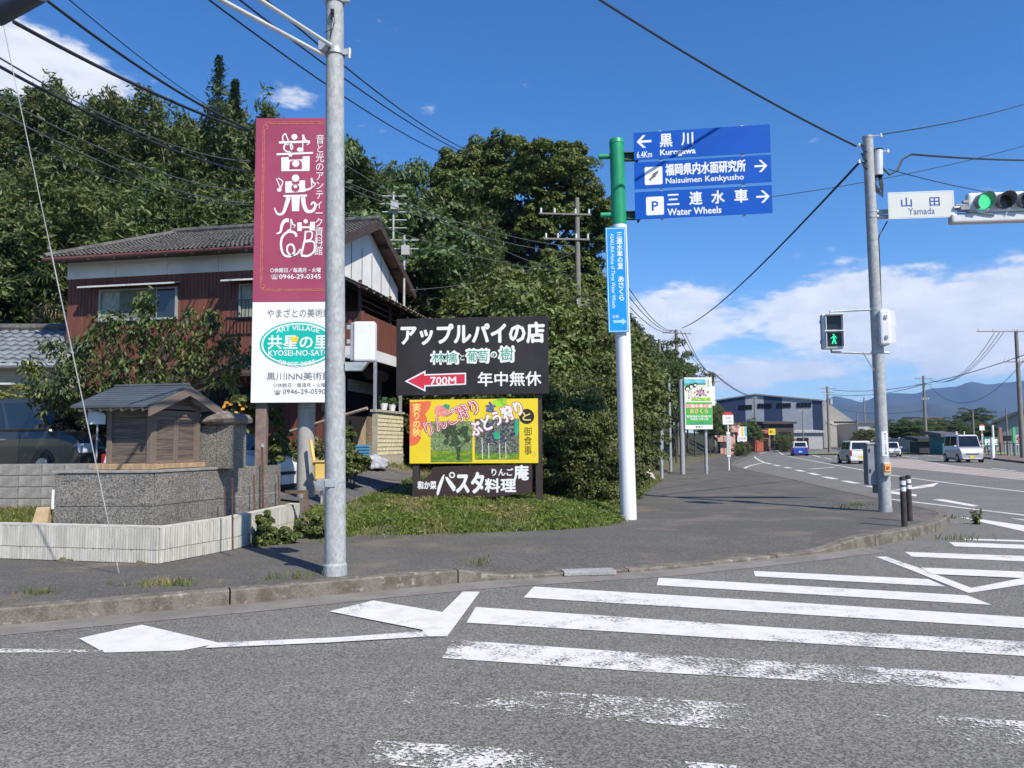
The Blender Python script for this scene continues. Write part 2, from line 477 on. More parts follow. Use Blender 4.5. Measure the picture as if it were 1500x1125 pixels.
def offset(line, d):
    out = []
    for i, p in enumerate(line):
        a = line[max(i - 1, 0)]; b = line[min(i + 1, len(line) - 1)]; t = (b - a).normalized()
        out.append(p + Vector((-t.y, t.x)) * d)
    return out
KS = smooth_line(KERB, 3)
TAGK = [i / 3 for i in range(len(KS))]          # parameter in KERB index
def kerb_h(t):
    if t < 5.85: return 0.135
    if t < 6.05: return 0.15 - 0.12 * (t - 5.85) / 0.2
    if t < 10: return 0.03
    if t < 11: return 0.03 + 0.12 * (t - 10)
    return 0.15
KIN = offset(KS, 0.17)
# inner edge of the pavement (wall foot, grass edge), left to right then away
IP = [(-900, 818), (0, 819), (232, 827), (341, 806), (437, 777), (446, 791), (550, 785), (700, 781), (820, 777), (895, 771), (915, 763), (935, 735), (955, 715), (975, 700), (990, 690), (1003, 682), (1030, 675), (1066, 668), (1085, 662)]
INN = [Vector(g2(x, y, 0.15)) for x, y in IP]
INN[0] = Vector((-40, INN[1].y + .05))
INN += [Vector((INN[-1].x + 10, INN[-1].y + 35)), Vector((INN[-1].x + 45, INN[-1].y + 110))]
def seg_d(p, line):
    best = (1e9, 0, 1)
    for i in range(len(line) - 1):
        a, b = line[i], line[i + 1]; ab = b - a; ap = p - a
        t = max(0, min(1, ap.dot(ab) / ab.length_squared)); q = a + ab * t; d = (p - q).length
        if d < best[0] - 1e-9: best = (d, i + t, 1 if ab.x * ap.y - ab.y * ap.x > 0 else -1)
    return best
def sstep(a, b, x):
    t = max(0, min(1, (x - a) / (b - a))); return t * t * (3 - 2 * t)
POLY_IN = [(p.x, p.y) for p in INN] + [(INN[-1].x, 600), (-400, 600), (-400, INN[0].y)]
def inside(x, y):
    c = False; n = len(POLY_IN); j = n - 1
    for i in range(n):
        xi, yi = POLY_IN[i]; xj, yj = POLY_IN[j]
        if (yi > y) != (yj > y) and x < (xj - xi) * (y - yi) / (yj - yi) + xi: c = not c
        j = i
    return c
def H(x, y):
    d, t, s = seg_d(Vector((x, y)), INN); s = 1 if inside(x, y) else -1
    d *= s
    if d < 0: return max(-0.06, 0.10 + d * 0.6) if d > -.3 else -0.06
    nz = noise.noise(Vector((x * 0.35, y * 0.35, 0))) * 0.06
    right = 0.12 + 0.10 * min(1, d / 0.5) + 0.095 * min(d, 9) + nz * min(1, d)
    left = 0.0
    if x < -1.5:
        left = 0.42 + 0.05 * sstep(11, 13.4, y)
        left += (0.72 - 0.47) * (sstep(13.55, 13.75, y) if x < -6.6 else sstep(11.2, 15, y)) + 0.35 * sstep(15, 21, y) * sstep(-11, -4, x)
        left = left * sstep(0.02, 0.14, d) - .06 * (1 - sstep(0.02, .14, d))
    z = left + (right - left) * sstep(-3.45, -2.6, x) if x < -2.6 else right
    # hillside
    toe = 19 - 16.4 * sstep(-5, 3.5, x)
    cap = 15.5 - 9.5 * sstep(-3, 9, x) - 3.5 * sstep(10, 30, x)
    up = max(0, d - toe) * 0.62
    z += cap * (1 - math.exp(-up / cap)) if up > 0 else 0
    return z
def axis(segs):
    out = []
    for a, b, st in segs:
        k = a
        while k < b - 1e-6: out.append(k); k += st
    return out + [segs[-1][1]]
XS = axis([(-130, -40, 6), (-40, -14, 1.3), (-14, -9, .5), (-9, 9, .26), (9, 14, .5), (14, 40, 1.5), (40, 90, 5)])
YS = axis([(7.5, 16, .26), (16, 24, .4), (24, 40, .8), (40, 80, 2), (80, 240, 6)])
m = M(); idx = {}; mask = []
grid = [[H(x, y) for y in YS] for x in XS]
dist = {}
for i, x in enumerate(XS):
    for j, y in enumerate(YS):
        m.v.append((x, y, grid[i][j]))
nY = len(YS)
for i in range(len(XS) - 1):
    for j in range(nY - 1):
        if max(grid[i][j], grid[i + 1][j], grid[i][j + 1], grid[i + 1][j + 1]) <= -0.055: continue
        m.f.append([i * nY + j, (i + 1) * nY + j, (i + 1) * nY + j + 1, i * nY + j + 1])
        xm, ym = XS[i], YS[j]
        d, t, s = seg_d(Vector((xm, ym)), INN)
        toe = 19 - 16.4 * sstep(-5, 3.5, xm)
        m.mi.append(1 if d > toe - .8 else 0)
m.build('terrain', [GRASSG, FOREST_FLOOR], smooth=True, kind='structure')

# the driveway and yard surface, laid on the terrain
def GH(px, py):
    z = .4
    for _ in range(12): p = G(px, py, z); z = .5 * z + .5 * max(.1, H(p.x, p.y))
    return (p.x, p.y)
dpoly = [GH(440, 748), GH(505, 737), GH(560, 720), GH(604, 702), GH(640, 690), (-0.6, 17.2), (1.2, 18.5), (1.6, 21.0), (-1.0, 20.5), (-2.8, 20.0), (-3.4, 18.6), (-9.2, 18.4), (-13, 18.5), (-13, 14.0), (-6.3, 14.0), (-4.1, 13.2), (-3.55, 12.9)]
sheet('driveway', dpoly, lambda x, y: H(x, y) + 0.035, DRIVE, step=0.35, kind='structure')

# the pavement
def wz(x, y):
    d, t, s = seg_d(Vector((x, y)), KS); h = kerb_h(t / 3)
    return h + (0.15 - h) * sstep(0.17, 1.3, d) + 0.006
wpoly = [tuple(p) for p in KIN] + [tuple(p) for p in reversed(offset(INN, 0.22))]
wpoly = [(p[0], p[1]) for p in wpoly]
wp = [tuple(p) for p in KIN if True]
sheet('pavement', wpoly, wz, WALK, step=1.1, kind='structure')
# kerb: separate stones
kb = bpy.data.objects.new('kerb', None); COL.objects.link(kb); kb['kind'] = 'structure'
i = 0
SEG = []
acc = 0
line = []
for i in range(len(KS) - 1):
    L = (KS[i + 1] - KS[i]).length
    nsub = max(1, int(L / 0.6))
    for k in range(nsub): line.append((KS[i].lerp(KS[i + 1], k / nsub), (i + k / nsub) / 3))
line.append((KS[-1], (len(KS) - 1) / 3))
pts = [l[0] for l in line]; tin = offset(pts, 0.175); tch = offset(pts, 0.02)
count = 0; j = 0
while j < len(pts) - 1 and count < 60:
    k = j + 1; L = 0
    tgt = 2.0 if line[j][1] < 12 or count < 40 else 6
    while k < len(pts) - 1 and (pts[k] - pts[j]).length < tgt: k += 1
    mm = M(); a = []
    for q in range(j, k + 1):
        p, t = line[q]
        g = Vector((0, 0))
        if q == j: g = (pts[j + 1] - pts[j]).normalized() * 0.008
        if q == k: g = (pts[k - 1] - pts[k]).normalized() * 0.008
        h = kerb_h(t) + 0.012
        a.append([(p.x + g.x, p.y + g.y, -.05), (p.x + g.x, p.y + g.y, h - .015), (tch[q].x + g.x, tch[q].y + g.y, h), (tin[q].x + g.x, tin[q].y + g.y, h), (tin[q].x + g.x, tin[q].y + g.y, -.05)])
    fs = []
    for q in range(len(a) - 1):
        for r in range(4): fs.append([q * 5 + r, (q + 1) * 5 + r, (q + 1) * 5 + r + 1, q * 5 + r + 1])
    fs.append([4, 3, 2, 1, 0]); fs.append([(len(a) - 1) * 5 + r for r in range(5)])
    mm.add([v for s_ in a for v in s_], [list(reversed(f)) for f in fs]); mm.build('kerb_stone', CONC, kb)
    j = k; count += 1
# gutter strip
g0 = offset(KS, -0.42)[:34]; g1 = offset(KS, 0.02)[:34]
sheet('gutter', [tuple(p) for p in g0] + [tuple(p) for p in reversed(g1)], lambda x, y: 0.004 + 0.0, GUT, kind='structure')
sheet('road', [(-90, -25), (160, -25), (160, 240), (-90, 240)], 0.0, ROAD, kind='structure')
sheet('ground', [(-6000, -6000), (6000, -6000), (6000, 6000), (-6000, 6000)], -0.12, FARG, kind='structure')

# precast slab set in the dropped kerb
p_ = G(862, 838, .03)
mm = M(); mm.box((0, 0, .012), (.62, .22, .05), .12); mm.build('kerb_ramp_slab', mat('pale_precast', (.36, .36, .36), .8, .1, 6, fine=(70, .7)), kind='structure', bevel=.008, loc=(p_.x, p_.y, .02))
# far side of the main road
FK = [Vector(g2(*p)) for p in [(1900, 712), (1500, 679), (1450, 672.5), (1399, 668), (1350, 664.5), (1300, 661.5), (1240, 658.5), (1196, 656.5)]]
FK = FK + [Vector((FK[-1].x + 30, FK[-1].y + 60))]
FKs = smooth_line(FK, 2)
ob = offset(FKs, -3.2)
mm = M()
for i in range(len(FKs) - 1):
    a, b, c, d = FKs[i], FKs[i + 1], ob[i + 1], ob[i]
    mm.add([(a.x, a.y, -.02), (b.x, b.y, -.02), (b.x, b.y, .14), (a.x, a.y, .14)], [[0, 1, 2, 3]])
mm.build('far_kerb', CONC, kind='structure')
sheet('far_pavement', [tuple(p) for p in FKs] + [tuple(p) for p in reversed(ob)], 0.14, BROWNWALK, kind='structure')
sheet('far_yard', [tuple(p) for p in offset(FKs, -3.15)] + [(140, 240), (230, 150), (200, 20)], 0.12, PLAZA, kind='structure')

# ------------------------------------------------------------------ painted markings
mk = 0
def mark(pxs, m, name='road_marking', z=0.006, sub=False):
    p = [g2(x, y, 0) for x, y in pxs]
    return sheet(name, p, z, m, kind='structure')
def band(pxs, width, m, name='road_marking', z=0.006):
    l = smooth_line([Vector(g2(x, y)) for x, y in pxs], 3)
    a, b = offset(l, width / 2), offset(l, -width / 2)
    return sheet(name, [tuple(p) for p in a] + [tuple(p) for p in reversed(b)], z, m, kind='structure')
# crossing bars
mark([(965, 847), (1417, 873), (1453, 887), (962, 858)], P_NEW, 'crossing_bar')
mark([(1104, 837), (1360, 849), (1385, 860), (1106, 845)], P_NEW, 'crossing_bar')
mark([(782, 860), (1158, 883), (1500, 905), (1750, 921), (1750, 938), (1500, 921), (767, 876)], P_NEW, 'crossing_bar')
mark([(697, 890), (1150, 921), (1500, 941), (1800, 959), (1800, 984), (1500, 962), (1130, 940), (683, 913)], P_MID, 'crossing_bar')
mark([(662, 938), (960, 959), (1500, 992), (1800, 1012), (1800, 1040), (1500, 1015), (960, 986), (648, 965)], P_OLD, 'crossing_bar')
mark([(868, 1018), (1100, 1033), (1500, 1058), (1500, 1092), (1150, 1077), (857, 1053)], P_GONE, 'crossing_bar')
mark([(600, 1003), (860, 1018), (850, 1050), (590, 1032)], P_GONE, 'crossing_bar')
mark([(552, 1086), (900, 1108), (1400, 1150), (1400, 1190), (880, 1150), (532, 1118)], P_GONE, 'crossing_bar')
# crossing bars of the next crossing and the V mark
mark([(1282, 816), (1298, 816), (1345, 832), (1423, 862), (1500, 847), (1620, 826), (1650, 832), (1500, 857), (1419, 869.5), (1330, 834)], P_NEW, 'traffic_island_marking', z=0.006)
mark([(1349, 832.5), (1500, 838.5), (1500, 848), (1363, 842)], P_NEW, 'traffic_island_marking', z=0.010)
mark([(1325, 809), (1700, 822), (1700, 832), (1500, 823), (1336, 816)], P_NEW, 'crossing_bar')
mark([(1390, 794.5), (1700, 806), (1700, 812), (1500, 804.5), (1399, 801)], P_NEW, 'crossing_bar')
mark([(1409, 789.3), (1700, 797.5), (1700, 800), (1414, 791.7)], P_NEW, 'crossing_bar')
mark([(1405, 758), (1426, 759.5), (1500, 770), (1700, 800), (1700, 812), (1500, 779)], P_NEW, 'crossing_bar')
mark([(1479, 759), (1600, 772), (1600, 782)], P_NEW, 'road_marking')
# diamond and arrow on the near lane
mark([(115, 936), (208, 916), (323, 943), (267, 954), (153, 957)], P_NEW)
mark([(312, 943.5), (500, 935), (620, 926), (627, 934), (480, 943), (300, 951)], P_OLD, z=0.010)
mark([(-60, 950), (0, 951), (150, 953), (153, 957), (0, 957), (-60, 955)], P_GONE)
mark([(482, 897), (547, 881), (648, 898), (678, 868), (703, 868), (655, 934), (627, 934), (618, 924)], P_NEW, z=0.010)
# main road lines
band([(1126, 661.5), (1112, 664.5), (1105, 668), (1110, 673), (1120, 677.5)], 0.17, P_NEW)
band([(1120, 677.5), (1100, 682), (1090, 687), (1097, 694), (1117, 700.5), (1165, 711), (1230, 722), (1301, 731), (1400, 743), (1500, 755), (1700, 778)], 0.16, P_NEW)
for k, (x0, y0) in enumerate([(1121, 678), (1134, 681), (1150, 684.5), (1167, 688.5), (1186, 693), (1207, 698.5), (1236, 704.5), (1270, 712)]):
    q = [(1129, 679.8), (1142, 682.7), (1158, 686.2), (1177, 690.8), (1199, 696), (1224, 702), (1256, 708.5), (1300, 716.5)][k]
    band([(x0, y0), q], 0.3, P_NEW, z=0.007)
band([(1141, 662), (1146, 665.5), (1155, 668.5), (1200, 677), (1260, 688), (1301, 695.5), (1400, 709), (1500, 720.5), (1700, 744)], 0.15, P_NEW)
band([(1130, 669.5), (1166, 668.5)], 0.14, P_MID)
band([(1184, 687.5), (1222, 684.5)], 0.25, P_MID)
for a, b in [((1186, 665), (1202, 670)), ((1208, 670.5), (1218, 673)), ((1217, 663.8), (1228, 666.5)), ((1222, 669), (1228, 670)), ((1322, 668), (1345, 671)), ((1352, 666.5), (1370, 668.5)), ((1378, 670.5), (1398, 673)), ((1452, 686), (1488, 690)), ((1300, 665.3), (1315, 667))]:
    band([a, b], 0.16, P_NEW)
# hatched centre island, paint
band([(1290, 671), (1330, 672.5), (1365, 678), (1400, 683), (1500, 693), (1700, 712)], 0.17, P_NEW)
band([(1290, 680), (1316, 684.5), (1400, 692.5), (1500, 703), (1700, 722)], 0.15, P_NEW)
TAN = asphalt('worn_red_brown_paving', (0.36, 0.30, 0.26), (0.42, 0.39, 0.36), 0.4, crack=False, brown=(0.42, 0.22, 0.15))
mark([(1290, 671.6), (1330, 673), (1365, 678.6), (1400, 683.5), (1500, 693.7), (1700, 713), (1700, 721), (1500, 702.3), (1400, 692), (1316, 684), (1290, 679.5)], TAN, 'painted_median', z=0.004)
# arrows right of the signal pole
mark([(1301, 719.5), (1340, 713), (1376, 707), (1367, 713), (1335, 717)], P_NEW)
mark([(1301, 719), (1343, 724.5), (1342, 727.5), (1318, 725), (1301, 722.5)], P_NEW)
mark([(1365, 732), (1382, 731.5), (1434, 741), (1425, 742.5)], P_NEW)
# ------------------------------------------------------------------ shared materials
GALV = mat('galvanised_steel', (0.40, 0.415, 0.42), 0.6, 0.1, 14, 0.12, 30, metal=0.0, spec=.35, fine=(34, 0.80), dirt=((0.68, 0.70, 0.70), 30, 0.60, .9), stretch=(1, 1, .6))
GALV2 = mat('galvanised_fittings', (0.42, 0.44, 0.45), 0.45, 0.15, 12, metal=0.4)
WHITEP = mat('white_pole_paint', (0.78, 0.78, 0.80), 0.45, 0.05, 2, dirt=((0.42, 0.41, 0.39), 7, 0.63, .7), stretch=(1, 1, .5))
GREENP = mat('green_pole_paint', (0.012, 0.30, 0.135), 0.4, 0.2, 3, dirt=((0.10, 0.36, 0.22), 5, 0.66, .6), stretch=(1, 1, .3), spec=.5)
DKGREEN = mat('dark_green_bracket', (0.010, 0.07, 0.035), 0.5, 0.3, 6)
WHITE = mat('white_sign_print', (0.82, 0.82, 0.82), 0.5, 0.02, 2)
BLACKPR = mat('black_print', (0.02, 0.02, 0.02), 0.5)
BLUES = mat('blue_sign_sheet', (0.002, 0.085, 0.46), 0.38, 0.06, 1.2, spec=.4)
ALU = mat('aluminium_back', (0.55, 0.56, 0.57), 0.45, 0.08, 6, metal=0.5)
MAROON = mat('maroon_sign_sheet', (0.34, 0.062, 0.112), 0.42, 0.07, 1.3, dirt=((0.42, 0.14, 0.15), 5, 0.64, .4), spec=.4)
ORNGLINE = mat('faded_orange_print', (0.60, 0.20, 0.09), 0.5, 0.3, 15)
WHITEBOARD = mat('white_board_sheet', (0.80, 0.80, 0.80), 0.45, 0.03, 1.5, dirt=((0.66, 0.65, 0.62), 2.5, 0.62, .4))
TEAL = mat('teal_print', (0.0, 0.46, 0.37), 0.5, 0.05)
TEALL = mat('pale_teal_print', (0.46, 0.80, 0.76), 0.5, 0.05)
GREY = mat('grey_print', (0.16, 0.16, 0.16), 0.6, 0.1)
YEL = mat('yellow_print', (0.85, 0.60, 0.03), 0.5, 0.05)
BROWNB = mat('dark_brown_board', (0.030, 0.026, 0.027), 0.45, 0.2, 1.5, dirt=((0.05, 0.045, 0.045), 3, 0.6, .5), spec=.35)
GREENPR = mat('green_print', (0.03, 0.36, 0.20), 0.5)
REDPR = mat('red_arrow_print', (0.62, 0.03, 0.06), 0.5, 0.08)
CONCP = mat('concrete_pole', (0.36, 0.35, 0.33), 0.85, 0.1, 4, 0.3, 80, dirt=((0.26, 0.25, 0.23), 3, 0.58, .6), fine=(70, .85), stretch=(1, 1, .5))
RUSTB = mat('rusty_brown_post', (0.20, 0.14, 0.12), 0.8, 0.2, 8, dirt=((0.30, 0.25, 0.22), 9, 0.6, .6))
BLACKP = mat('black_plastic', (0.012, 0.012, 0.013), 0.45, 0.2, 10)
BRONZE = mat('dark_brown_steel', (0.045, 0.033, 0.028), 0.55, 0.2, 8)
CABLE = mat('black_cable', (0.014, 0.015, 0.02), 0.6)

def zat(px, py, Yd): return AT(px, py, Yd).z
def lean_pole(m, base, top, r0, r1, n=24): m.cyl(base, top, r0, r1, n)

# ------------------------------------------------------------------ left galvanised signal pole
b = G(491, 841, 0.15)
t = thing('signal_pole', 'thick galvanised steel pole at the kerb, in front of the maroon sign', 'steel pole', b)
mm = M(); topx = AT(490.5, -60, b.y) - b
mm.cyl((0, 0, 0), (topx.x, 0, topx.z), 0.114, 0.098, 40); mm.build('pole_shaft', GALV, t, smooth=True)
mm = M(); mm.cyl((0, 0, -.02), (0, 0, .10), 0.128, 0.126, 40); mm.cyl((0, 0, .10), (0, 0, .125), 0.126, 0.112, 40); mm.build('base_collar', GALV, t, smooth=False)
def zl(py): return zat(490, py, b.y) - b.z
zb = zl(78)
def px_at(z): return topx.x * z / topx.z
mm = M(); mm.cyl((px_at(zb), 0, zb - .035), (px_at(zb), 0, zb + .035), 0.115, 0.115, 32)
mm.box((px_at(zb) - .10, -.10, zb + .02), (.10, .10, .10)); mm.box((px_at(zb) + .14, -.02, zb - .0), (.10, .035, .07)); mm.cyl((px_at(zb) + .17, -.03, zb - .08), (px_at(zb) + .17, -.03, zb + .04), .018, n=8)
mm.build('arm_clamp', GALV2, t)
zc = zl(2)
mm = M(); mm.cyl((px_at(zc), 0, zc - .03), (px_at(zc), 0, zc + .03), 0.113, 0.113, 32); mm.box((px_at(zc) + .13, -.03, zc), (.09, .04, .06)); mm.build('upper_clamp', GALV2, t)
e0 = AT(300, -13, 6.6) - b; e1 = AT(322, -38, 6.9) - b
mm = M(); mm.tube([(px_at(zb) - .02, -.125, zb + .03), e1], 0.022, 12); mm.build('arm_tube', mat('pale_arm_paint', (.62, .62, .60), .4), t, smooth=True)
mm = M(); mm.tube([(px_at(zb) - .11, -.10, zb - .07), e0], 0.022, 12); mm.build('arm_tube', mat('pale_arm_paint', (.62, .62, .60), .4), t, smooth=True)
zz = zl(26)
mm = M(); mm.box((px_at(zz) + .0, -.125, zz), (.038, .035, .05)); mm.box((px_at(zz) - .008, -.122, zz - .05), (.02, .025, .06))
mm.tube([(px_at(zz) - .006, -.125, zz - .07), (px_at(zz) - .008, -.12, zz - .2), (px_at(zz) - .02, -.118, zz - .32)], .004, 5)
mm.tube([(px_at(zz) + .015, -.125, zz - .03), (px_at(zz) + .03, -.125, zz - .12), (px_at(zz) + .01, -.13, zz - .2), (px_at(zz) - .09, -.115, zz - .24)], .004, 5)
mm.build('cable_entry', BLACKP, t)
zd = zl(706)
mm = M(); mm.cyl((px_at(zd), 0, zd - .012), (px_at(zd), 0, zd + .012), 0.113, 0.113, 32); mm.box((-.04, -.085, zd - .01), (.11, .07, .075)); mm.box((-.12, -.06, zd), (.13, .09, .075))
mm.build('hinge_clamp', GALV2, t)
# white signal head seen from behind, on a bracket of this pole
hz0, hz1 = zl(530), zl(472)
mm = M(); mm.box((0.30, 0.02, (hz0 + hz1) / 2), (.235, .15, hz1 - hz0)); sh = mm.build('signal_back', mat('signal_housing', (.72, .73, .76), .4, .03), t, bevel=.02)
mm = M(); mm.box((0.163, 0.05, (hz0 + hz1) / 2), (.035, .16, (hz1 - hz0) * .96)); mm.build('signal_door', mat('signal_grey', (.30, .31, .36), .45), t, bevel=.008)
mm = M(); mm.hexa([(.09, -.04, hz0 - .10), (.27, -.04, hz0 - .10), (.27, .06, hz0 - .10), (.09, .06, hz0 - .10)], [(.09, -.04, hz0 - .008), (.34, -.04, hz0 - .008), (.34, .06, hz0 - .008), (.09, .06, hz0 - .008)]); mm.build('bracket', GALV2, t)
for q in (hz0 + .06, (hz0 + hz1) / 2, hz1 - .06):
    mm = M(); mm.box((.128, .0, q), (.05, .05, .05)); mm.build('bolt', GALV2, t, bevel=.006)

# ------------------------------------------------------------------ maroon and white museum sign
YS_ = 12.9
kk = YS_ / F_.y / FPX * 1.0        # about metres per photo pixel there
tl, bl = AT(366, 173, YS_), AT(376, 590, YS_)
sw = 1.47
ztop = tl.z; zmid = zat(430, 442, YS_); zbot = bl.z
gx = (tl.x + bl.x) / 2
t = thing('museum_sign', 'tall maroon and white museum signboard with Japanese lettering, half hidden by the steel pole', 'signboard', (gx, YS_, 0.35))
z0 = .35
mm = M(); mm.box((sw / 2, .03, (ztop + zmid) / 2 - z0), (sw, .05, ztop - zmid)); pm = mm.build('maroon_panel', MAROON, t, bevel=.004)
mm = M(); mm.box((sw / 2, .03, (zmid + zbot) / 2 - z0 - .002), (sw, .05, zmid - zbot - .004)); pw = mm.build('white_panel', WHITEBOARD, t, bevel=.004)
k = 0.003065
d = D2(.0, ztop - z0 + 88 * k, k, .001)
def mkd(y=-.0): return D2(-.165, ztop - z0 + 88 * k, k, .0015 + y)
lx = 0
def sh(pts): return [(x - (y - 88) * .045 * 0 + 0, y) for x, y in pts]
# frame lines
d = mkd(); x0_, x1_, y0_, y1_ = 95, 500, 112, 1075
for o_ in (0, 9):
    d.stroke([(x0_ + 22 + o_, y0_ + o_), (x1_ - 22, y0_ + o_)], 3); d.stroke([(x0_ + 22 + o_, y1_ - o_), (x1_ - 22, y1_ - o_)], 3)
    d.stroke([(x0_ + o_, y0_ + 30 + o_), (x0_ + o_, y1_ - 30)], 3); d.stroke([(x1_ - o_, y0_ + 30), (x1_ - o_, y1_ - 30)], 3)
for cx_, cy_, s1, s2 in ((x0_, y0_, 1, 1), (x1_, y0_, -1, 1), (x0_, y1_, 1, -1), (x1_, y1_, -1, -1)):
    d.stroke([(cx_, cy_ + 34 * s2), (cx_ + 6 * s1, cy_ + 16 * s2), (cx_ + 24 * s1, cy_ + 20 * s2), (cx_ + 26 * s1, cy_ + 36 * s2), (cx_ + 14 * s1, cy_ + 36 * s2)], 3)
    d.stroke([(cx_ + 34 * s1, cy_), (cx_ + 16 * s1, cy_ + 6 * s2), (cx_ + 20 * s1, cy_ + 24 * s2)], 3)
d.build('border_print', ORNGLINE, pm)
# the three large ornamental characters
d = mkd(); O = 20
def q(p): return (p[0] + O, p[1])
def S(pts, w_, sm=True): d.stroke([q(p) for p in pts], w_, sm)
d.disc(q((252, 198)), 17)
S([(165, 230), (340, 226)], 13); S([(153, 298), (358, 291)], 11)
S([(228, 305), (233, 260), (212, 205), (200, 180), (186, 200), (196, 232), (232, 238), (242, 262), (222, 285), (196, 270), (198, 245), (218, 240)], (6, 9)); d.disc(q((231, 302)), 11)
S([(300, 285), (300, 190)], 6, False); S([(300, 186), (312, 215), (336, 232), (322, 246)], (12, 4)); d.disc(q((284, 272)), 17, 13)
d.poly([q(p) for p in [(180, 316), (222, 314), (222, 330), (300, 328), (300, 312), (340, 310), (340, 395), (182, 396)]]); 
ymar = 0
S([(165, 435), (190, 455), (180, 490)], 6); S([(155, 438), (182, 500)], 6, False); d.disc(q((172, 502)), 13, 11)
d.disc(q((262, 436)), 21); d.poly([q(p) for p in [(205, 455), (240, 453), (245, 470), (282, 470), (285, 450), (315, 448), (318, 515), (206, 520)]])
S([(350, 440), (355, 492)], 6, False); S([(350, 436), (362, 462), (374, 470), (360, 488)], (10, 4)); S([(352, 492), (330, 502), (310, 500)], (9, 14))
S([(196, 538), (328, 536)], 11); d.poly([q(p) for p in [(240, 536), (288, 536), (284, 625), (246, 625)]])
S([(225, 545), (212, 590), (195, 635), (165, 640), (146, 605)], (26, 6)); S([(305, 545), (312, 590), (330, 625), (362, 622), (376, 590), (362, 575), (350, 590)], (26, 8))
S([(160, 752), (182, 742), (190, 705), (205, 680), (228, 676)], (8, 24)); S([(240, 668), (240, 735)], 5, False); S([(240, 670), (252, 700), (264, 705), (254, 722)], (9, 3)); d.disc(q((231, 736)), 11, 9)
d.disc(q((322, 683)), 12); d.poly([q(p) for p in [(275, 690), (300, 688), (302, 712), (345, 712), (348, 686), (374, 686), (374, 735), (345, 735), (343, 722), (303, 722), (300, 738), (277, 738)]])
S([(272, 770), (262, 748), (225, 742), (192, 775), (188, 830), (205, 872), (240, 880), (262, 850), (250, 815), (226, 820), (222, 850), (240, 872), (275, 868), (296, 840)], (14, 9))
S([(322, 738), (318, 790), (300, 870)], (8, 12)); S([(322, 742), (358, 745), (352, 785), (318, 792)], (8, 8)); S([(318, 800), (368, 800), (372, 850), (340, 878), (300, 876)], (8, 13))
d.build('emblem_print', WHITE, pm)
d = mkd(-.0012)
d.poly([q(p) for p in [(228, 345), (240, 335), (262, 331), (284, 335), (296, 345), (298, 385), (226, 386)]]); d.build('emblem_print', MAROON, pm); d = mkd(-.0012); d.disc(q((262, 492)), 23)
d.build('emblem_print', MAROON, pm)
d = mkd(-.003); d.disc(q((262, 352)), 20); d.build('emblem_print', WHITE, pm); d = mkd(-.003); d.disc(q((262, 484)), 10); d.build('emblem_print', WHITE, pm)
def zk(y): return ztop - z0 - (y - 88) * k
def xk(x): return -.165 + x * k
txt('音と光のアンティーク資料館', xk(393), xk(440), zk(875), zk(185), .001, WHITE, pm, bold=0.004, vertical=True, gap=.92)
txt('○休館日／毎週月・火曜', xk(150), xk(430), zk(972), zk(946), .001, WHITE, pm, bold=0.019)
mm = txt('☎', xk(152), xk(196), zk(1010), zk(982), .001, None, None, into=M()); txt('0946-29-0345', xk(200), xk(430), zk(1008), zk(982), .001, None, None, bold=0.022, into=mm); mm.build('lettering', WHITE, pm)
# white half
kx = (AT(480, 500, YS_).x - AT(380, 500, YS_).x) / 100
def wx(px): return (px - 371) * kx - .0
def wzz(py): return zat(440, py, YS_) - z0
txt('やまざとの美術館', wx(393), wx(486), wzz(465), wzz(452), .001, GREY, pw)
cxo, czo = wx(439), wzz(504)
for rx, rz, mt_, dy in ((56, 33, TEAL, 0), (53.5, 31, WHITE, -.001), (51, 29.0, TEAL, -.002)):
    dd = D2(cxo, czo, kx, .001 + dy); dd.disc((0, 0), rx, rz, 48); dd.build('oval_print', mt_, pw)
txt('ART VILLAGE', wx(407), wx(470), wzz(488), wzz(481), -.003, WHITE, pw, bold=0.022, arc=.05)
txt('SINCE 2000', wx(412), wx(464), wzz(533), wzz(526), -.003, WHITE, pw, bold=0.022, arc=-.05)
txt('共星の里', wx(395), wx(484), wzz(511), wzz(491), -.003, WHITE, pw, bold=0.022)
dd = D2(cxo, czo, kx, -.005); dd.poly([(-11, -11), (1, -11), (-1, -3), (-9, -3)]); dd.build('star_print', YEL, pw)
txt('KYOSEI-NO-SATO', wx(396), wx(486), wzz(521), wzz(513), -.003, WHITE, pw, bold=0.019)
txt('黒川INN美術館', wx(394), wx(488), wzz(557), wzz(545), .001, GREY, pw, bold=.0)
txt('○休館日／毎週月・火曜', wx(404), wx(480), wzz(567), wzz(561), .001, GREY, pw)
mm = txt('☎', wx(405), wx(415), wzz(578), wzz(571), .001, None, None, into=M()); txt('0946-29-0590', wx(418), wx(480), wzz(577), wzz(570), .001, None, None, into=mm); mm.build('lettering', mat('dark_print', (.08, .08, .08), .5), pw)
# its brown post
bp_ = AT(385, 640, 13.1)
mm = M(); mm.box((bp_.x - gx, .14, 1.9), (.18, .12, 5.0)); mm.build('post', RUSTB, t)

# grey concrete post behind the museum sign
b = AT(447, 757, 13.35); b.z = H(b.x, b.y) - .05
mm = M(); mm.cyl((0, 0, 0), (-.03, 0, zat(445, 200, 13.35) - b.z), .155, .105, 32)
t = mm.build('concrete_pole', CONCP, smooth=True, label='short grey concrete pole standing in the weeds behind the white signboard', cat='concrete pole', loc=b)
mm = M(); 
for z in (1.55, 1.62): mm = M(); mm.cyl((0, 0, z), (0, 0, z + .015), .152, .152, 32); mm.build('steel_band', GALV2, t)

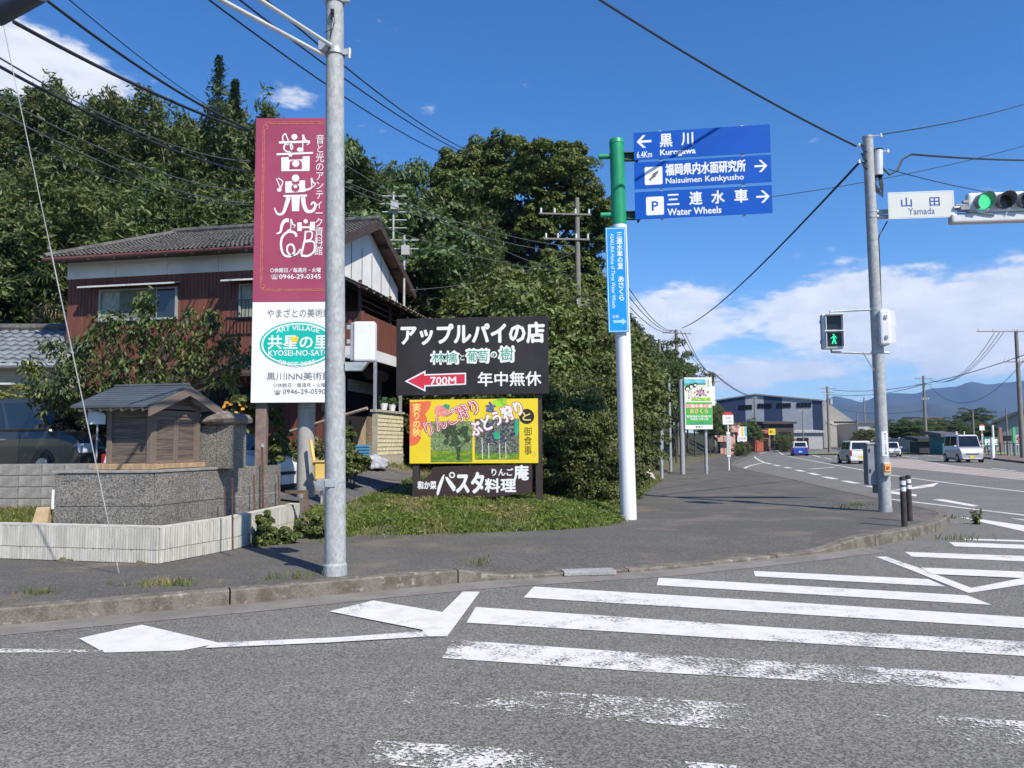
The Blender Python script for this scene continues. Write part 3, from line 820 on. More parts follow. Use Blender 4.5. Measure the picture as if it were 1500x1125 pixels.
# ------------------------------------------------------------------ brown apple pie board on two posts
yb = 14.6
c0, c1 = AT(580, 600, yb + .13), AT(804, 600, yb - .13)
yaw = math.atan2(c1.y - c0.y, c1.x - c0.x)
cw = (c1 - c0).xy.length
t = thing('apple_pie_board', 'large dark brown board with white Japanese lettering and a red 700M arrow', 'signboard', (c0.x, c0.y, 0.2), yaw)
ku = cw / 225.0
def bx_(px): return (px - 579.5) * ku
def bz(py): return zat(690, py, yb) - .2
zt, zb_ = bz(465), bz(578)
mm = M(); mm.box((cw / 2, .04, (zt + zb_) / 2), (cw, .07, zt - zb_)); pn = mm.build('brown_panel', BROWNB, t, bevel=.006)
yf = -.001
u = 270 / 1500    # zoom crop 4: 1500 px wide for 270 px
def c4x(x): return bx_(560 + x * u)
def c4z(y, x=725): return bz(440 + y * u) + (0.0045 * (725 - x) * u * ku) * 0 - (x - 725) * u * ku * -.0
txt('アップルパイの店', c4x(150), c4x(1325), c4z(352), c4z(190), yf, WHITE, pn, bold=0.041)
mm = txt('林檎', c4x(395), c4x(630), c4z(515), c4z(410), yf, None, None, bold=0.064, into=M())
txt('と', c4x(640), c4x(672), c4z(485), c4z(440), yf, None, None, bold=0.064, into=mm)
txt('葡萄', c4x(685), c4x(880), c4z(510), c4z(395), yf, None, None, bold=0.064, into=mm)
txt('の', c4x(890), c4x(940), c4z(470), c4z(420), yf, None, None, bold=0.064, into=mm)
txt('樹', c4x(955), c4x(1085), c4z(505), c4z(380), yf, None, None, bold=0.064, into=mm); mm.build('lettering_outline', WHITE, pn)
mm = txt('林檎', c4x(408), c4x(617), c4z(503), c4z(422), yf - .003, None, None, into=M())
txt('と', c4x(644), c4x(668), c4z(480), c4z(446), yf - .003, None, None, into=mm)
txt('葡萄', c4x(698), c4x(867), c4z(498), c4z(407), yf - .003, None, None, into=mm)
txt('の', c4x(896), c4x(934), c4z(464), c4z(427), yf - .003, None, None, into=mm)
txt('樹', c4x(968), c4x(1072), c4z(493), c4z(392), yf - .003, None, None, into=mm); mm.build('lettering', GREENPR, pn)
dd = D2(bx_(560), bz(440), u * ku, yf)
dd.poly([(180, 657), (353, 570), (353, 602), (688, 594), (688, 692), (353, 703), (353, 745)]); dd.build('arrow_outline', WHITE, pn)
dd = D2(bx_(560), bz(440), u * ku, yf - .002)
dd.poly([(204, 657), (343, 590), (343, 613), (677, 605), (677, 681), (343, 691), (343, 726)]); dd.build('arrow_print', REDPR, pn)
txt('700M', c4x(395), c4x(605), c4z(683), c4z(620), yf - .004, WHITE, pn, bold=0.030)
txt('年中無休', c4x(785), c4x(1298), c4z(700), c4z(585), yf, WHITE, pn, bold=0.022)
for px in (608, 789):
    mm = M(); mm.box((bx_(px), .145, (zt - .35) / 2), (.13, .13, zt + .3 - .0)); mm.build('post', mat('brown_post_paint', (.042, .030, .026), .55, .2, 5), t, bevel=.008)
    mm = M(); mm.box((bx_(px), .145, .06), (.21, .21, .26)); mm.build('concrete_footing', mat('pale_footing', (.42, .38, .32), .9), t, bevel=.01)
# yellow fruit picking panel
t2 = thing('fruit_picking_panel', 'yellow fruit picking panel with orchard photographs below the brown 700M board', 'sign panel', (c0.x, c0.y, 0.2), yaw)
u5 = 240 / 1350
def c5x(x): return bx_(580 + x * u5)
def c5z(y): return bz(570 + y * u5)
ylw = mat('yellow_panel_sheet', (0.82, 0.62, 0.03), .42, .04, 2, spec=.4)
mm = M(); xa, xb = c5x(108), c5x(1172); za, zb2 = c5z(612), c5z(82)
mm.box(((xa + xb) / 2, .06, (za + zb2) / 2), (xb - xa, .03, zb2 - za)); yp = mm.build('yellow_panel', ylw, t2, bevel=.003)
y5 = .044
d = D2(bx_(580), bz(570), u5 * ku, y5)
d.poly([(109, 100), (287, 92), (285, 130), (270, 165), (238, 200), (255, 240), (250, 290), (215, 320), (200, 350), (206, 400), (180, 440), (150, 458), (109, 460)]); d.build('cloud_print', mat('salmon_print', (.80, .16, .07), .5, .05), yp)
txt('実りの秋', c5x(133), c5x(200), c5z(385), c5z(112), y5 - .002, mat('pale_yellow_print', (.88, .70, .18), .5, .03), yp, bold=0.030, vertical=True, gap=.92)
leafp = mat('orchard_photo_print', (0.10, 0.26, 0.04), .55, .5, 22, col2=(.42, .48, .26), fine=(45, .35), dirt=((.55, .58, .50), 26, .58, .8))
grassp = mat('orchard_grass_print', (0.30, 0.42, 0.02), .55, .4, 16, col2=(.10, .26, .03), fine=(60, .6), stretch=(.5, 1, 1.5))
darkl = mat('dark_tree_print', (0.02, 0.05, 0.02), .55, .5, 26, col2=(.10, .14, .06), fine=(55, .4), dirt=((.35, .40, .30), 34, .60, .8))
grapep = mat('vine_photo_print', (0.05, 0.05, 0.06), .55, .5, 24, col2=(.28, .34, .22), fine=(40, .4), dirt=((.62, .62, .62), 22, .57, .9))
d = D2(bx_(580), bz(570), u5 * ku, y5); d.rect(286, 262, 632, 598); d.build('photo_print', leafp, yp)
d = D2(bx_(580), bz(570), u5 * ku, y5 - .001); d.rect(286, 505, 632, 597); d.build('photo_print', grassp, yp)
d = D2(bx_(580), bz(570), u5 * ku, y5 - .002)
rr = random.Random(3)
for _ in range(34):
    a = rr.uniform(0, 6.28); r0 = rr.uniform(0, 1) ** .5
    d.disc((495 + 115 * r0 * math.cos(a), 385 + 85 * r0 * math.sin(a)), rr.uniform(14, 34), rr.uniform(12, 26), 9)
d.poly([(495, 470), (540, 470), (528, 540), (532, 580), (498, 580), (504, 540)]); d.stroke([(500, 480), (460, 430), (420, 400)], 9); d.stroke([(530, 480), (575, 430), (590, 390)], 9)
d.build('photo_print', darkl, yp)
d = D2(bx_(580), bz(570), u5 * ku, y5); d.rect(652, 245, 1018, 578); d.build('photo_print', grapep, yp)
d = D2(bx_(580), bz(570), u5 * ku, y5 - .001); d.rect(652, 525, 1018, 577); d.build('photo_print', grassp, yp)
d = D2(bx_(580), bz(570), u5 * ku, y5 - .002)
for x in (712, 765, 855, 905): d.stroke([(x, 400), (x + 4, 570)], 5, False)
d.build('photo_print', WHITE, yp)
d = D2(bx_(580), bz(570), u5 * ku, y5 - .002)
for _ in range(60): 
    x = rr.choice([rr.uniform(740, 820), rr.uniform(860, 1000)]); d.disc((x, rr.uniform(270, 440)), rr.uniform(8, 15), n=8)
d.build('grape_print', mat('dark_grape_print', (.02, .02, .05), .4, .6, 30, col2=(.09, .09, .14)), yp)
d = D2(bx_(580), bz(570), u5 * ku, y5 - .003); d.disc((833, 378), 28, 34); d.disc((998, 318), 18, 70); d.build('leaf_print', GREENPR, yp)
# apple and grapes drawings
d = D2(bx_(580), bz(570), u5 * ku, y5 - .001); d.disc((360, 172), 44, 48); d.disc((398, 178), 40, 44); d.build('apple_print', mat('apple_pink_print', (.78, .16, .18), .5, .25, 20, col2=(.85, .40, .30)), yp)
d = D2(bx_(580), bz(570), u5 * ku, y5 - .002); d.poly([(385, 132), (410, 118), (448, 130), (440, 165), (412, 160)]); d.build('leaf_print', GREENPR, yp)
d = D2(bx_(580), bz(570), u5 * ku, y5 - .001)
d.poly([(800, 100), (850, 78), (918, 78), (918, 130), (870, 145), (820, 150)]); d.build('leaf_print', mat('lime_print', (.28, .55, .03), .5, .3, 9), yp)
d = D2(bx_(580), bz(570), u5 * ku, y5 - .002)
for _ in range(26): d.disc((rr.gauss(785, 20), rr.gauss(150, 22)), rr.uniform(9, 13), n=10)
d.build('grape_print', mat('blue_grape_print', (.04, .06, .16), .4, .5, 30, col2=(.16, .20, .34)), yp)
purple = mat('purple_outline_print', (.42, .02, .10), .5, .1)
for s, x0, x1, zc_, rot in (('りんご狩り', 215, 700, 232, .43), ('ぶどう狩り', 590, 1065, 245, .43)):
    L = (x1 - x0) * u5 * ku * .97
    cz_ = c5z(zc_); hh = 62 * u5 * ku
    xm = (c5x(x0) + c5x(x1)) / 2
    txt(s, xm - L / 2 - .006, xm + L / 2 + .006, cz_ - hh - .006, cz_ + hh + .006, y5 - .005, purple, yp, bold=0.064, rot=rot, name='lettering_outline')
    txt(s, xm - L / 2, xm + L / 2, cz_ - hh, cz_ + hh, y5 - .007, WHITE, yp, bold=0.038, rot=rot)
    txt(s, xm - L / 2 + .008, xm + L / 2 - .008, cz_ - hh + .006, cz_ + hh - .006, y5 - .009, mat('crimson_print', (.70, .02, .05), .5), yp, bold=-.012, rot=rot) if s[0] == 'り' else None
d = D2(bx_(580), bz(570), u5 * ku, y5 - .001); d.disc((1080, 228), 62, 62, 30); d.build('disc_print', BLACKPR, yp)
txt('と', c5x(1046), c5x(1112), c5z(262), c5z(195), y5 - .003, mat('pale_yellow_print', (1, 1, 1)), yp, bold=0.022)
txt('御食事', c5x(1055), c5x(1122), c5z(545), c5z(315), y5 - .001, BLACKPR, yp, vertical=True, gap=.95)
d = D2(bx_(580), bz(570), u5 * ku, y5 - .001); d.ring((1138, 536), 14, 2.5, 22, 4); d.build('seal_print', GREY, yp)
# lower plank, wavy outline
t3 = thing('pasta_plank_sign', 'wavy edged dark brown plank sign with white pasta lettering, lowest on the two brown posts', 'sign panel', (c0.x, c0.y, 0.2), yaw)
out_ = [(155, 925), (160, 860), (165, 790), (220, 740), (285, 690), (300, 640), (420, 632), (640, 628), (880, 622), (1120, 618), (1122, 720), (1118, 850), (1000, 858), (900, 872), (780, 885), (690, 885), (600, 870), (540, 858), (480, 880), (420, 912), (300, 915), (240, 935)]
pts = [(bx_(580) + x * u5 * ku, bz(570) - y * u5 * ku) for x, y in out_]
mm = M(); n_ = len(pts)
mm.add([(x, .065, z) for x, z in pts] + [(x, .10, z) for x, z in pts], [list(range(n_)), list(range(2 * n_ - 1, n_ - 1, -1))] + [[i, n_ + i, n_ + (i + 1) % n_, (i + 1) % n_] for i in range(n_)])
for i_, f in enumerate(mm.f[:1]): pass
pk = mm.build('plank', mat('plank_brown', (.045, .026, .024), .5, .2, 3, stretch=(1, 1, 5)), t3)
y6 = .062
txt('和か菜', c5x(175), c5x(330), c5z(825), c5z(760), y6, WHITE, pk, bold=0.038)
d = D2(bx_(580), bz(570), u5 * ku, y6)
d.poly([(400, 695), (392, 742), (372, 800), (352, 860), (340, 872), (333, 850), (345, 790), (366, 740), (385, 705)])
d.poly([(405, 715), (425, 720), (462, 760), (492, 800), (488, 830), (470, 835), (440, 790), (412, 745)])
d.ring((462, 703), 25, 11)
d.build('brush_lettering', WHITE, pk)
txt('スタ', c5x(500), c5x(722), c5z(855), c5z(690), y6, WHITE, pk, bold=0.045)
txt('料理', c5x(735), c5x(985), c5z(850), c5z(740), y6, WHITE, pk, bold=0.038)
txt('りんご', c5x(790), c5x(965), c5z(715), c5z(655), y6, WHITE, pk, bold=0.030)
txt('庵', c5x(975), c5x(1090), c5z(750), c5z(630), y6, WHITE, pk, bold=0.038)

# ------------------------------------------------------------------ white and green road sign pole
b = G(921, 761, 0.15); tp = AT(903, 204, b.y)
t = thing('road_sign_pole', 'thick white pole with green painted top carrying blue road signs, at the grass edge', 'sign pole', b)
dz = tp - b
def pl(py): 
    z = zat(912, py, b.y) - b.z; return Vector((dz.x * z / dz.z, 0, z))
p1 = pl(330)
mm = M(); mm.cyl((0, 0, 0), p1, .145, .137, 40); mm.build('white_shaft', WHITEP, t, smooth=True)
mm = M(); mm.cyl(p1, p1 + Vector((0, 0, .012)), .140, .140, 40); mm.cyl(p1 + Vector((0, 0, .0)), pl(211), .1375, .134, 40); pq = pl(211); mm.cyl(pq, pl(205), .142, .13, 40); gs = mm.build('green_shaft', GREENP, t, smooth=False)
for py in (228, 314):
    q_ = pl(py); mm = M(); mm.cyl(q_ + Vector((-.34, .02, -.01)), q_ + Vector((.05, .02, 0)), .05, .05, 16); mm.build('stub_pipe', GREENP, t)
    mm = M(); mm.box(q_ + Vector((.25, -.02, .04)), (.30, .10, .012)); mm.box(q_ + Vector((.25, -.02, -.10)), (.30, .10, .012)); mm.box(q_ + Vector((.22, .0, -.03)), (.22, .012, .13)); mm.box(q_ + Vector((.36, -.02, -.03)), (.03, .14, .24)); mm.build('arm_bracket', DKGREEN, t)
# three blue signs
u1 = 290 / 1500
yo = b.y - .12
def blue(name, label, pts, zoff=0):
    pass
xl = AT(929, 250, yo).x; yr = -.36
bw = (AT(1130, 250, yo - .36).x - xl)
byaw = math.atan2(-.36, bw); BW = math.hypot(bw, .36)
def bluez(px, py):   # height on the signs' plane
    f_ = (px - 929) / 201; return zat(px, py, yo - .36 * f_)
def bl_x(px): return (px - 929) / 201 * BW
def bl_z(y1_, x=0): return bluez(1030, 0)
signs = []
defs = [((929, 197), (930, 238), (1129, 179), (1129, 219), 'blue road sign reading Kurogawa 6.4Km with arrow to the left, topmost of three'),
        ((930, 241), (931, 280), (1130, 223), (1131, 263), 'blue road sign reading Naisuimen Kenkyusho with a white fish symbol, middle of three'),
        ((931, 284), (933, 325), (1131, 268), (1132, 308), 'blue road sign reading Water Wheels with parking symbol, lowest of three')]
for i_, (a, b_, c_, d_, lab) in enumerate(defs):
    zt_ = (bluez(*a) + bluez(*c_)) / 2; zb3 = (bluez(*b_) + bluez(*d_)) / 2
    tt = thing('blue_road_sign', lab, 'road sign', (xl, yo, zb3), byaw, 'blue road signs on the white and green pole')
    hgt = zt_ - zb3
    mm = M(); mm.box((BW / 2, .012, hgt / 2), (BW, .012, hgt)); sg = mm.build('sign_plate', BLUES, tt, bevel=.002)
    mm = M(); mm.box((BW / 2, .045, hgt / 2), (BW * .97, .05, .05)); mm.box((BW * .2, .045, hgt / 2), (.05, .05, hgt * 1.06)); mm.box((BW * .8, .045, hgt / 2), (.05, .05, hgt * 1.06)); mm.build('stiffener', ALU, tt)
    signs.append((tt, sg, hgt))
# print: crop coordinates; each sign has its own rectified frame. photo row scale about 40 px per sign height
def SP(i_, cropx0, cropx1, fy0, fy1):
    """x from crop 1 of the signs, y as fraction of the sign height"""
    h_ = signs[i_][2]
    return bl_x(860 + cropx0 * u1), bl_x(860 + cropx1 * u1), h_ * fy0, h_ * fy1
def arrow(i_, x0, x1, left, fc=.62, hh=.22, w_=.085):
    h_ = signs[i_][2]; xa, xb = bl_x(860 + x0 * u1), bl_x(860 + x1 * u1); zc_ = h_ * fc; H_ = h_ * hh; w_ = h_ * w_
    d = D2(0, 0, 1, .0045)
    tipx = xa if left else xb; s_ = 1 if left else -1; tail = xb if left else xa
    d.stroke([(tipx + s_ * w_ * .8, -zc_), (tail, -zc_)], w_, False)
    for g in (1, -1): d.poly([(tipx, -zc_), (tipx + s_ * H_ * .95, -(zc_ + g * H_)), (tipx + s_ * (H_ * .95 + w_ * 1.25), -(zc_ + g * H_)), (tipx + s_ * w_ * 1.3, -zc_)])
    d.build('arrow_print', WHITE, signs[i_][1])
arrow(0, 380, 495, True, .66, .23)
for (s_, i_, x0, x1, f0, f1, bo) in [('黒', 0, 562, 655, .42, .88, .03), ('川', 0, 728, 815, .44, .88, .03), ('Kurogawa', 0, 562, 832, .06, .32, .035), ('6.4Km', 0, 380, 497, .07, .30, .015),
                                 ('福岡県内水面研究所', 1, 600, 1205, .44, .87, .03), ('Naisuimen Kenkyusho', 1, 600, 1190, .08, .35, .02),
                                 ('三', 2, 608, 698, .47, .85, .03), ('連', 2, 778, 872, .44, .90, .03), ('水', 2, 945, 1040, .44, .90, .03), ('車', 2, 1118, 1215, .44, .90, .03), ('Water Wheels', 2, 608, 1015, .09, .33, .03)]:
    xa, xb, za, zb4 = SP(i_, x0, x1, f0, f1)
    txt(s_, xa, xb, za, zb4, .0045, WHITE, signs[i_][1], bold=bo)
arrow(1, 1272, 1368, False, .60, .22, .07); arrow(2, 1278, 1378, False, .60, .22, .07)
def rrect(d, x0, y0, x1, y1, r):
    p = []
    for cx_, cy_, a0 in ((x1 - r, y0 + r, -90), (x1 - r, y1 - r, 0), (x0 + r, y1 - r, 90), (x0 + r, y0 + r, 180)):
        for k_ in range(5): a = R(a0 + k_ * 22.5); p.append((cx_ + r * math.cos(a), cy_ + r * math.sin(a)))
    d.poly(p)
for i_ in (1, 2):
    xa, xb, za, zb4 = SP(i_, 438 + 6 * (i_ - 1), 575 + 6 * (i_ - 1), .13, .80)
    d = D2(0, 0, 1, .0045); rrect(d, xa, -zb4, xb, -za, .03); d.build('symbol_print', WHITE, signs[i_][1])
    cx_, cz_ = (xa + xb) / 2, (za + zb4) / 2
    if i_ == 2: txt('P', cx_ - .055, cx_ + .06, cz_ - .085, cz_ + .085, .002, BLUES, signs[i_][1], bold=0.034)
    else:
        d = D2(cx_, cz_, .001, .002)
        d.poly([(95, -90), (80, -50), (40, -5), (-5, 40), (-45, 65), (-55, 90), (-75, 100), (-70, 75), (-90, 68), (-62, 50), (-40, 15), (-10, -25), (35, -65), (70, -88)])
        d.poly([(-12, -35), (8, -55), (22, -48)]); d.poly([(10, 30), (38, 22), (26, 5)]); d.build('fish_print', BLACKPR, signs[i_][1])
        d = D2(cx_, cz_, .001, 0.0005)
        for a_, b2 in ((55, -55), (38, -38), (20, -20), (2, 0), (-15, 18), (-30, 34)): d.disc((a_, b2), 7, 5, 8)
        d.disc((76, -75), 6, 6, 8); d.build('fish_print', WHITE, signs[i_][1])
# vertical light blue sign
LB = mat('light_blue_sign_sheet', (0.0, 0.27, 0.68), .4, .04, 2)
yv = b.y - .19
xa, xb = AT(890, 410, yv).x, AT(920, 410, yv).x
zt_, zb3 = zat(903, 333, yv), zat(903, 487, yv)
tt = thing('vertical_town_sign', 'narrow light blue vertical sign strapped to the white pole below the green top', 'road sign', (xa, yv, zb3))
W_ = xb - xa; H_ = zt_ - zb3
shx = -.10
def slant(o):   # the strapped sign follows the pole's slight lean
    o.rotation_euler = (0, math.atan2(dz.x, dz.z), 0)
slant(tt)
mm = M(); mm.box((W_ / 2, .01, H_ / 2), (W_, .012, H_)); sg = mm.build('sign_plate', LB, tt, bevel=.002)
d = D2(0, H_, 1, .003); e = .018; l_ = .008
d.rect(e, e, W_ - e, e + l_); d.rect(e, H_ - e - l_, W_ - e, H_ - e); d.rect(e, e, e + l_, H_ - e); d.rect(W_ - e - l_, e, W_ - e, H_ - e); d.build('border_print', WHITE, sg)
txt('三連水車の里', W_ * .54, W_ * .82, H_ * .60, H_ * .95, .003, WHITE, sg, bold=0.022, vertical=True, gap=.95)
txt('あさくら', W_ * .56, W_ * .84, H_ * .30, H_ * .53, .003, WHITE, sg, bold=0.022, vertical=True, gap=.95)
hW = W_ * .18; hL = H_ * .71
txt('ASAKURA Home of Three Water Wheels', W_ * .32 - hL / 2, W_ * .32 + hL / 2, H_ * .585 - hW / 2, H_ * .585 + hW / 2, .003, WHITE, sg, rot=-math.pi / 2)
txt('右折', W_ * .22, W_ * .55, H_ * .135, H_ * .165, .003, WHITE, sg)
d = D2(0, H_, 1, .003); d.poly([(W_ * .25, H_ * .885), (W_ * .7, H_ * .885), (W_ * .68, H_ * .865), (W_ * .9, H_ * .898), (W_ * .68, H_ * .932), (W_ * .7, H_ * .91), (W_ * .25, H_ * .91)]); d.build('arrow_print', mat('pale_blue_print', (.35, .60, .85)), sg)
mm = M(); mm.box((W_ + .015, .20, H_ * .5), (.03, .02, H_ * .9)); mm.build('rear_plate_edge', ALU, tt)

# ------------------------------------------------------------------ right signal pole
b = G(1297, 750, 0.15); tp = AT(1271, 201, b.y); dz = tp - b
SGP = thing('crossing_signal_pole', 'galvanised pole with pedestrian signals and push button at the corner beside two bollards', 'signal pole', b)
def sp(py, dx=0, dy=0, w_=0):
    z = zat(1280, py, b.y) - b.z; return Vector((dz.x * z / dz.z + dx, dy, z))
mm = M(); mm.cyl((0, 0, 0), sp(201), .118, .098, 40); mm.build('pole_shaft', GALV, SGP, smooth=True)
mm = M(); mm.cyl((0, 0, -.02), (0, 0, .09), .128, .128, 32); mm.build('base_collar', GALV2, SGP)
for (a_, b2, r_) in ((203, 200, .106), (312, 309, .108), (320, 317, .108), (455, 450, .112), (518, 513, .114), (353, 352, .109)): mm = M(); mm.cyl(sp(a_), sp(b2), r_, n=32); mm.build('steel_band', GALV2, SGP)
mpp = (AT(1300, 400, b.y).x - AT(1200, 400, b.y).x) / 100
# telecom cylinder and cables at the top
q_ = sp(240, .165, -.05)
mm = M(); mm.cyl(q_ + Vector((-.005, 0, -.27)), q_ + Vector((.015, 0, .27)), .082, .082, 20); mm.build('closure_tube', mat('pale_closure', (.62, .63, .65), .4), SGP, smooth=False)
mm = M(); mm.cyl(q_ + Vector((-.005, 0, -.28)), q_ + Vector((-.005, 0, -.26)), .088, n=20); mm.cyl(q_ + Vector((.015, 0, .26)), q_ + Vector((.015, 0, .285)), .088, n=20)
rr = random.Random(5)
for i_ in range(7):
    x_ = rr.uniform(-.06, .06); L_ = rr.uniform(.25, .4)
    mm.tube([q_ + Vector((x_, 0, -.27)), q_ + Vector((x_ * 1.3, -.02, -.27 - L_ * .6)), q_ + Vector((x_ * .4 + .03, -.03, -.27 - L_ * 1.15)), q_ + Vector((-.06, -.02, -.27 - L_ * .9)), q_ + Vector((-.17, .0, -.30))], .011, 5)
mm.build('hanging_cable', BLACKP, SGP)
mm = M()
for py in (215, 228, 240): 
    q2 = sp(py, -.11, -.04); mm.tube([q2, q2 + Vector((-.06, -.02, .03)), q2 + Vector((-.03, -.03, -.09)), q2 + Vector((.04, -.04, -.14))], .014, 6)
mm.tube([sp(350, .10, -.05), sp(345, .12, -.07), sp(325, .30, -.03)], .012, 6); mm.tube([sp(350, .10, -.05), sp(400, .09, -.07), sp(450, .08, -.06)], .010, 6)
mm.build('cable_loop', BLACKP, SGP)
for (px, py) in ((1260, 213), (1259, 237), (1293, 199), (1302, 222)):
    q2 = sp(py, (px - 1274) * mpp, -.02); mm = M(); mm.tube([sp(py, .0, 0), q2], .008, 6); mm.cyl(q2 + Vector((0, 0, -.035)), q2 + Vector((0, 0, .035)), .03, .022, 10); mm.build('insulator', mat('insulator_white', (.7, .7, .68), .3), SGP)
# signal arm, place name plate
am = M(); am.cyl(sp(311), AT(1560, 297, b.y - .5) - b, .045, .04, 14); am.cyl(sp(318), AT(1560, 312, b.y - .5) - b, .045, .04, 14); am.build('signal_arm', GALV2, SGP, smooth=True)
# Yamada plate
ya = b.y - .22
pa, pb = AT(1301, 300, ya), AT(1398, 297, ya - .12)
PW = (pb - pa).xy.length; pyaw = math.atan2(pb.y - pa.y, pb.x - pa.x)
zt_ = (zat(1301, 284, ya) + zat(1398, 277, ya - .1)) / 2; zb3 = (zat(1301, 321.5, ya) + zat(1399, 318, ya - .1)) / 2
tt = thing('place_name_sign', 'white place name sign reading Yamada in blue on the signal arm', 'road sign', (pa.x, pa.y, zb3), pyaw)
PH = zt_ - zb3
mm = M(); mm.box((PW / 2, .012, PH / 2), (PW, .014, PH)); sg = mm.build('sign_plate', mat('sign_cream', (.66, .67, .63), .4, .02), tt, bevel=.002)
d = D2(0, PH, 1, .003); e = .02; l_ = .012; pbm = mat('sign_blue_print', (.02, .07, .30), .45)
d.rect(e, e, PW - e, e + .006); d.rect(e, PH - e - .006, PW - e, PH - e); d.rect(e, e, e + .006, PH - e); d.rect(PW - e - .006, e, PW - e, PH - e); d.build('border_print', mat('pale_blue_print', (1, 1, 1)), sg)
txt('山', PW * .20, PW * .36, PH * .44, PH * .78, .003, pbm, sg, bold=0.026); txt('田', PW * .63, PW * .78, PH * .44, PH * .76, .003, pbm, sg, bold=0.026)
txt('Yamada', PW * .30, PW * .70, PH * .14, PH * .38, .003, pbm, sg, bold=0.009)
# vehicle signal with three lenses
ya = b.y - .42
HOUS = mat('signal_housing', (.7, .7, .72)); DARKL = mat('dark_lens', (.05, .045, .03), .25, .3, 20)
p0 = AT(1419, 304, ya); mp2 = mpp * .975
tt = thing('traffic_light', 'white horizontal traffic light showing green, on the arm at the right picture edge', 'traffic light', (p0.x, p0.y, p0.z), math.atan2(-.1, 1.2))
LN = 1.25; hh = .245
mm = M(); mm.box((LN / 2 + .01, .09, .10), (LN, .17, .40)); bdy = mm.build('housing', HOUS, tt, bevel=.04)
mm = M(); mm.box((LN / 2 - .16, .10, -.20), (LN + .32, .20, .19)); mm.build('lower_housing', mat('signal_housing_pale', (.60, .61, .62), .45, .06, 6), tt, bevel=.035)
mm = M(); mm.box((-.09, .02, -.02), (.16, .16, .07)); mm.box((-.13, .02, .06), (.22, .05, .04)); mm.box((-.05, .02, .12), (.10, .08, .05)); mm.tube([(-.20, 0, -.06), (-.05, -.03, -.05), (.3, -.03, -.14), (.45, -.03, -.16)], .012, 6); mm.build('joint_fitting', mat('signal_grey', (1, 1, 1)), tt)
for i_, cx_ in enumerate((.26, .65, 1.04)):
    mm = M(); mm.cyl((cx_, .0, .10), (cx_, -.012, .10), .150, .150, 28)
    if i_ == 0:
        le = mm.build('lens', mat('green_lens_lit', (.0, .35, .15), .3, .1, emit=(.0, .62, .22), estr=.75), tt)
        mm = M(); rr = random.Random(1)
        for r_ in range(1, 10):
            for a_ in range(r_ * 6):
                a = 2 * math.pi * a_ / (r_ * 6); mm.box((cx_ + .0145 * r_ * math.cos(a), -.014, .10 + .0145 * r_ * math.sin(a)), (.0075, .004, .0075))
        mm.build('led_dots', mat('led_dot_dark', (.0, .20, .10), .3, emit=(.3, 1, .6), estr=.8), tt, kind='stuff')
    else: mm.build('lens', DARKL, tt)
    # visor: open tube, longer at the top
    v = []; f = []; n_ = 26
    for s_ in range(n_ + 1):
        a = R(-55 + 290 * s_ / n_); ln = .10 + .17 * max(0, math.sin(a) * .5 + .5)
        for rad in (.165, .157):
            v += [(cx_ + rad * math.cos(a), 0, .10 + rad * math.sin(a)), (cx_ + rad * math.cos(a), -ln, .10 + rad * math.sin(a) - ln * .08)]
    for s_ in range(n_):
        o0, o1 = s_ * 4, s_ * 4 + 4; f += [[o0, o1, o1 + 1, o0 + 1], [o0 + 2, o0 + 3, o1 + 3, o1 + 2], [o0 + 1, o1 + 1, o1 + 3, o0 + 3]]
    mm = M(); mm.add(v, f); mm.build('visor', mat('visor_grey', (.22, .23, .25), .5), tt)
# pedestrian signal facing the camera
def pedhead(cx, cy, cz, yaw, label):
    tt = thing('pedestrian_signal', label, 'pedestrian signal', (cx, cy, cz), yaw)
    w_, h_ = .42, .70
    mm = M(); mm.box((0, .09, 0), (w_, .19, h_)); bd = mm.build('housing', HOUS, tt, bevel=.035)
    for z_, mt_ in ((.165, BLACKP), (-.165, BLACKP)):
        mm = M(); mm.box((0, -.008, z_), (.29, .014, .275)); mm.build('signal_window', mat('dark_window', (.012, .014, .016), .3), tt, bevel=.005)
        for sx_ in (-1, 1): mm = M(); mm.box((sx_ * .165, -.055, z_), (.012, .10, .30)); mm.build('visor', HOUS, tt)
        mm = M(); mm.box((0, -.07, z_ + .155), (.34, .13, .012)); mm.build('visor', HOUS, tt)
    for z_ in (.2, -.2): mm = M(); mm.box((-.22, .08, z_), (.03, .05, .06)); mm.build('hinge', mat('signal_grey', (1, 1, 1)), tt)
    return tt
cs = AT(1221, 485, b.y - .15)
ph = pedhead(cs.x, cs.y, cs.z, R(-6), 'white pedestrian signal with lit green walking figure on the left of the crossing pole')
d = D2(0, -.165, .001, -.017); 
d.disc((-4, -92), 16); d.poly([(-18, -72), (14, -72), (22, -50), (20, 0), (42, 88), (22, 92), (0, 22), (-26, 92), (-46, 86), (-20, 5), (-16, -40), (-40, -22), (-62, -8), (-68, -22), (-42, -42)])
d.stroke([(16, -66), (38, -42), (48, -14)], 15, False)
d.build('walking_figure', mat('green_figure_lit', (0, .5, .25), .4, emit=(.03, .85, .35), estr=.95), ph)
mm = M()
for py, dzz in ((451, .35), (516, -.35)):
    s_ = sp(py + 2); e_ = Vector((cs.x - b.x - .02, -.06, (cs.z - b.z) + dzz + (.055 if dzz > 0 else -.055))); mm.tube([s_, e_, e_ + Vector((0, 0, -.06 if dzz > 0 else .06))], .024, 10)
mm.tube([sp(516, -.32, -.04), sp(545, -.09, -.03)], .01, 6)
mm.build('signal_bracket', GALV2, SGP)
cs2 = AT(1301, 481, b.y - .05)
ph2 = pedhead(cs2.x - .02, cs2.y, cs2.z, R(80), 'white pedestrian signal seen edge on, right of the crossing pole')
for a_, b2 in ((455, 452), (516, 517)): mm = M(); mm.tube([sp(a_), sp(b2, .2, -.03)], .024, 8); mm.build('signal_bracket', GALV2, SGP)
